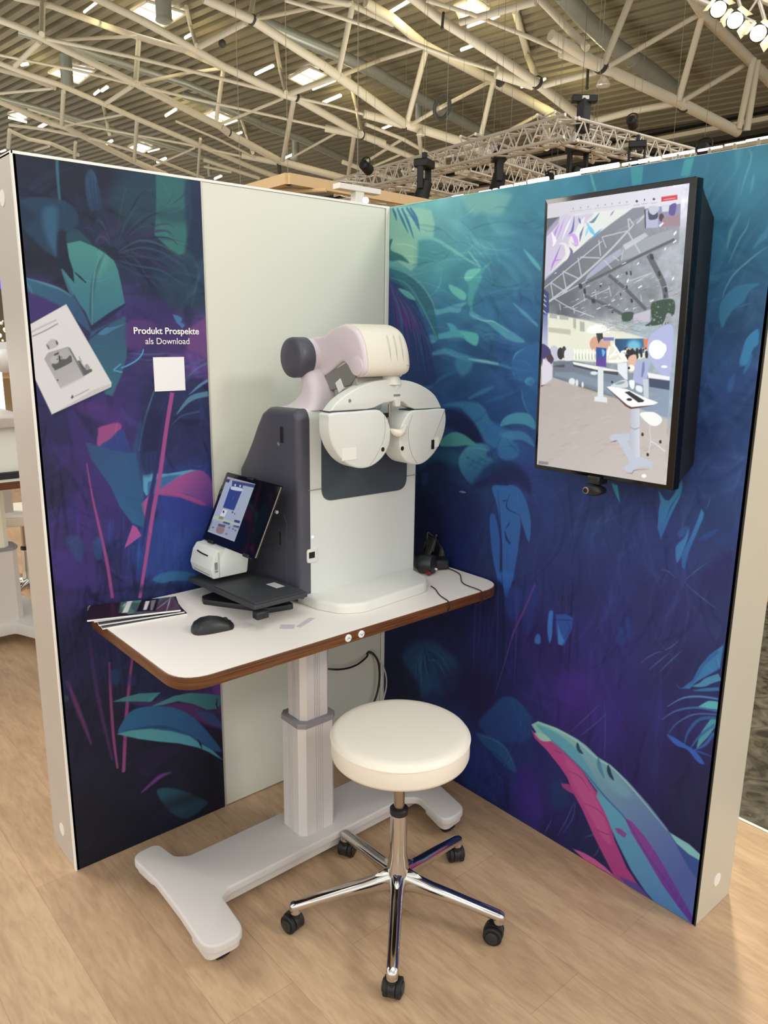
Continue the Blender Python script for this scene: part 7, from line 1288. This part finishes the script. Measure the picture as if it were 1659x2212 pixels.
for k, (x, y, z, s_, lab) in enumerate(((1190,372,4.2,.9,'small black stage lamp between the second and third moving heads'),(1522,305,4.5,1.1,'black stage lamp at the right, hanging by the roof truss end'),(1366,250,5.4,.9,'small dark lamp on the tube above the monitor rig'),(790,345,4.6,1.0,'small black lamp with white end, left of the booth corner'))):
    o = pl if k == 0 else copy_tree(pl); o.location = at(x, y, z); o.scale = (s_,)*3; tag(o, lab, 'stage light', 'small black stage lamps')
    b = MB(); b.cyl((0, 0, 0.04), (0, 0, (ZL-0.1-SL*o.location.x-z)/s_), 0.003, n=6); q = b.build('safety_wire', 'wire_grey'); q.parent = o
wn = thing('chain_hoist', at(1262, 222, 5.0), 'black chain hoist with crossbar standing on top of the stage rig', 'hoist'); c0 = wn.location
b = MB(); b.box((c0.x-0.09, c0.y-0.07, c0.z-0.42), (c0.x+0.09, c0.y+0.07, c0.z+0.05)); b.build('hoist_body', 'stage_black', wn, bevel=0.02)
b = MB(); b.box((-0.19, -0.07, 0.0), (0.19, 0.07, 0.10), rot=None); b.v = [(c0.x+v[0]*0.755-v[1]*-0.656, c0.y+v[0]*-0.656+v[1]*0.755, c0.z+v[2]) for v in b.v]; b.build('crossbar', 'stage_black', wn, bevel=0.015)
b = MB(); b.box((-0.05, -0.085, 0.03), (0.05, -0.07, 0.08)); b.v = [(c0.x+v[0]*0.755+v[1]*0.656, c0.y+v[0]*-0.656+v[1]*0.755, c0.z+v[2]) for v in b.v]; b.build('white_label', 'trim_white', wn, smooth=0)
# pale wood frame hanging over the next booth
wf = thing('wooden_frame', at(620, 385, 3.0), 'pale pine beam frame hanging behind the white panel', 'wood frame')
A0, A1, A2 = at(520, 415, 3.0), at(622, 386, 3.0), at(960, 448, 3.0)
for a, c in ((A0, A1), (A1, A2)):
    d = (c-a); d.z = 0; L = d.length; d.normalize(); nrm = Vector((-d.y, d.x, 0)); b = MB(); b.loft([[a+nrm*u_+Vector((0, 0, v_)) for u_, v_ in ((-.03, -.05), (.05, -.05), (.05, .05), (-.03, .05))], [a+d*L+nrm*u_+Vector((0, 0, v_)) for u_, v_ in ((-.03, -.05), (.05, -.05), (.05, .05), (-.03, .05))]]); b.build('beam', 'pine', wf, smooth=0)
b = MB(); b.cyl(at(700, 405, 2.93)+Vector((.1,.1,0)), at(628, 398, 2.93)+Vector((0,.6,0)), 0.02, n=8); b.build('cross_rod', 'pine', wf)
for q in (A0, A1, A2): wire(wf, (q.x, q.y, 3.05), None, 0.003)
ps = thing('hanging_bracket', at(772, 440, 2.75), 'white bracket with small bright lamp under the pale wood frame', 'bracket'); q = ps.location
b = MB(); b.box((q.x-0.05, q.y-0.04, q.z-0.25), (q.x+0.05, q.y+0.04, q.z+0.12)); b.build('bracket_post', 'trim_white', ps, bevel=0.005)
b = MB(); b.box((q.x-0.25, q.y-0.05, q.z+0.10), (q.x+0.25, q.y+0.05, q.z+0.15)); b.build('bracket_bar', 'trim_white', ps, bevel=0.005); wire(ps, (q.x, q.y, q.z+0.14), None, 0.003)
b = MB(); b.sphere(at(790, 433, 2.7), 0.028, 12); b.build('small_lamp', 'tube_light', ps)
# white light bars along the rig just behind the right wall
for k, (a, c, w) in enumerate((((955,433),(972,430),5),((978,427),(1000,423),7),((1005,424),(1030,418),5),((1036,417),(1060,412),6),((1066,411),(1074,409),6),((1082,407),(1106,402),8),((1112,400),(1135,395),6),((1142,394),(1184,385),9),((1200,385),(1252,374),9),((1256,371),(1336,355),10),((1345,356),(1376,350),6),((1380,350),(1426,341),8),((1432,339),(1500,326),6),((1508,326),(1560,316),5),((1566,314),(1610,306),4),((1612,304),(1668,295),5))):
    P, Q = Vector(hit(a[0], a[1], 0, 0.7)), Vector(hit(c[0], c[1], 0, 0.7)); P.z = Q.z = (P.z+Q.z)/2; z0 = 2.0+0.455*0.0
    r = w/FPX*float(np.dot(np.array(P)-CAM, CF))/2; r_ = thing('light_bar', P, 'x', 'light bar'); r_['label'] = 'bright white light bar just above the right wall top, %s from the booth corner' % ('first','second','third','fourth','fifth','sixth','seventh','eighth','ninth','tenth','eleventh','twelfth','thirteenth','fourteenth','fifteenth','sixteenth')[k]; r_['group'] = 'light bars behind the right wall'
    b = MB(); b.cyl(P, Q, r, n=10); b.build('lit_bar', 'led_strip', r_); wire(r_, tuple((P+Q)/2), 0.0, 0.006, 'stand_post')
# three warm floodlights at the top right
fr = lattice('short aluminium truss carrying the warm floodlights at the top right', hit(1480, -40, 0, 3.9), hit(1720, 60, 0, 3.9), 0.16, 0.016, 0.2, None)
for k, (x, y) in enumerate(((1552, 20), (1588, 44), (1638, 72))):
    p = Vector(hit(x, y, 0, 3.75)); d = (Vector((-0.2, -1.9, 0.2))-p).normalized(); f = thing('floodlight', p, ['lit warm floodlight, upper left one of three at the top right corner', 'lit warm floodlight, middle one of three at the top right corner', 'lit warm floodlight, lower right one of three at the top right corner'][k], 'floodlight', 'warm floodlights at the top right')
    b = MB(); b.lathe([(0.02, -0.12), (0.045, -0.10), (0.052, -0.02), (0.058, 0.0), (0.052, 0.0)], p, d, 24); b.build('lamp_can', 'stage_black', f)
    b = MB(); b.lathe([(0.050, 0.0), (0.045, 0.006), (0.02, 0.010)], p, d, 24); b.build('lit_lens', 'flood_glass', f)
    u_ = d.orthogonal().normalized(); w_ = d.cross(u_)
    for s_ in (u_, -u_, w_):
        b = MB(); s2 = d.cross(s_).normalized(); a = p+s_*0.055+d*0.005; b.add([a-s2*0.04, a+s2*0.04, a+s2*0.05+d*0.06+s_*0.04, a-s2*0.05+d*0.06+s_*0.04]+[v_+s_*0.002 for v_ in (a-s2*0.04, a+s2*0.04, a+s2*0.05+d*0.06+s_*0.04, a-s2*0.05+d*0.06+s_*0.04)], [(0,1,2,3),(7,6,5,4),(0,4,5,1),(1,5,6,2),(2,6,7,3),(3,7,4,0)]); b.build('barn_door', 'tube_paint', f)
sl = bpy.data.lights.new('flood_beam', 'SPOT'); sl.energy = 520; sl.color = (1.0, 0.80, 0.50); sl.spot_size = R(46); sl.spot_blend = 0.8; sl.shadow_soft_size = 0.25
so_ = bpy.data.objects.new('flood_beam', sl); COL.objects.link(so_); so_.location = Vector(hit(1588, 44, 0, 3.65)); so_.rotation_euler = (Vector((0.9, -1.7, 0.0))-so_.location).to_track_quat('-Z', 'Y').to_euler()

# ------------------------------------------------------------------ seen past the left wall edge: a second instrument table
d2 = thing('instrument_table', (-1.30, 2.1, 0), 'second white instrument table with walnut edge, behind the left wall end', 'table')
pl2 = rpoly([(-1.90, 1.72), (-0.735, 1.72), (-0.735, 2.30), (-1.90, 2.30)], 0.06)
b = MB(); b.prism(pl2, XY, 0.845, 0.880); b.build('edge_band', 'walnut', d2); b = MB(); b.prism([(x+(0.002 if x < -1.3 else -0.002), y+(0.002 if y < 2 else -0.002)) for x, y in pl2], XY, 0.878, 0.882); b.build('tabletop', 'laminate', d2)
b = MB(); b.prism(octa(-0.93, 2.02, 0.16, 0.07, 0.03), XY, 0.09, 0.50); b.build('outer_column', 'foot_paint', d2); b = MB(); b.prism(octa(-0.95, 2.02, 0.145, 0.055, 0.025), XY, 0.49, 0.845); b.build('inner_column', 'cream_plastic', d2); b = MB(); b.prism(octa(-0.93, 2.02, 0.164, 0.074, 0.03), XY, 0.49, 0.505); b.build('column_collar', 'collar', d2)
b = MB(); b.prism(rpoly([(-1.9, 1.93), (-0.83, 1.93), (-0.80, 1.86), (-0.745, 1.72), (-0.665, 1.72), (-0.655, 1.85), (-0.655, 2.35), (-0.72, 2.35), (-0.76, 2.15), (-1.9, 2.12)], 0.03), XY, 0.055, 0.115, inset=0.01); b.build('foot_cover', 'foot_paint', d2)
b = MB(); b.lathe([(0.01, 0), (0.027, 0.004), (0.027, 0.03), (0.01, 0.034)], (-0.72, 1.77, 0.028), (1, 0, 0), 20); b.cyl((-0.703, 1.77, 0.03), (-0.703, 1.77, 0.06), 0.012); b.build('caster', 'rubber', d2)
u2 = thing('eye_refraction_unit', (-1.05, 2.0, 0.882), 'grey-white instrument on the second table, seen at the left photo edge', 'medical device')
b = MB(); b.prism(rpoly([(-1.4, 1.80), (-0.715, 1.80), (-0.715, 2.2), (-1.4, 2.2)], 0.03), XY, 0.915, 1.13, inset=0.01); b.build('housing', 'white_plastic', u2)
b = MB(); b.prism(rpoly([(-1.4, 1.76), (-0.70, 1.76), (-0.70, 2.24), (-1.4, 2.24)], 0.03), XY, 1.13, 1.175, inset=0.01); b.build('top_ledge', 'moulding', u2)
b = MB(); b.box((-1.4, 1.78, 0.884), (-0.72, 2.22, 0.915)); b.build('base', 'black_plastic', u2, bevel=0.004)
lb = thing('backlit_panel', (-1.1, 2.42, 0), 'bright white backlit panel behind the second table', 'panel')
b = MB(); b.box((-1.9, 2.42, 1.13), (-0.64, 2.46, 1.50)); b.build('lit_face', 'backlit_white', lb, smooth=0)
b = MB(); b.box((-1.9, 2.46, 0.5), (-0.64, 2.50, 1.51)); b.box((-1.9, 2.43, 1.50), (-0.64, 2.50, 1.52)); b.build('back_frame', 'frame_alu', lb, smooth=0)
sl2 = thing('optical_head', (-0.74, 1.88, 1.175), 'grey rounded lens head with dark knob on the ledge at the left photo edge', 'instrument head')
b = MB(); b.sphere((-0.765, 1.88, 1.43), 0.062, 24, (1, 1, .9)); b.build('head_shell', 'foot_paint', sl2, smooth=60); b = MB(); b.cyl((-0.715, 1.86, 1.43), (-0.695, 1.85, 1.43), 0.035, n=24); b.build('knob', 'wheel_plastic', sl2)
b = MB(); b.cyl((-0.735, 1.85, 1.40), (-0.735, 1.85, 1.33), 0.010, n=12); b.build('joystick', 'wheel_plastic', sl2); b = MB(); b.tube([(-0.73, 1.90, 1.40), (-0.715, 1.90, 1.30), (-0.70, 1.90, 1.22), (-0.69, 1.90, 1.18)], 0.014, 10); b.build('stem', 'white_plastic', sl2)
# far stool and shelf seen in the same gap
cst = copy_tree(stool); cst.location = Vector(hit(46, 1100, 2, 0.56))*Vector((1, 1, 0)); tag(cst, 'far white swivel stool seen in the gap left of the wall end', 'stool'); 
shf = thing('display_shelf', (-0.6, 6.0, 0), 'dark distant display shelf with coloured lights, at the left photo edge', 'shelf')
b = MB(); b.box((-3.0, 6.0, 1.2), (-0.2, 6.3, 2.7)); b.build('carcass', 'hall_dark', shf, smooth=0)
for k, (z, m_) in enumerate(((1.28, 'pine'), (1.42, 'pine'))): b = MB(); b.box((-3.0, 5.92, z), (-0.2, 6.0, z+0.03)); b.build('shelf_board', m_, shf, smooth=0)
M['orange_sign'] = mat('orange_sign', 'e0702a', 0.5, emit='ff6a1c', estr=1.6); M['blue_sign'] = mat('blue_sign', '3a3ad8', 0.5, emit='3a3ae8', estr=1.4); M['gold_light'] = mat('gold_light', 'ffdf90', 0.5, emit='ffdc88', estr=2.5)
for (py0, py1, m_) in ((578, 596, 'orange_sign'), (600, 622, 'blue_sign')):
    a = hit(-30, py1, 1, 5.95); c = hit(9, py0, 1, 5.95); b = MB(); b.box((a[0], 5.93, a[2]), (c[0], 5.99, c[2])); b.build('coloured_sign', m_, shf, smooth=0)
for k in range(14):
    p = hit(rnd.uniform(-10, 24), rnd.uniform(690, 745), 1, 5.95); b = MB(); b.sphere((p[0], 5.93, p[2]), rnd.uniform(0.008, 0.022), 8); b.build('small_lamp', 'gold_light' if k % 3 else 'trim_white', shf)
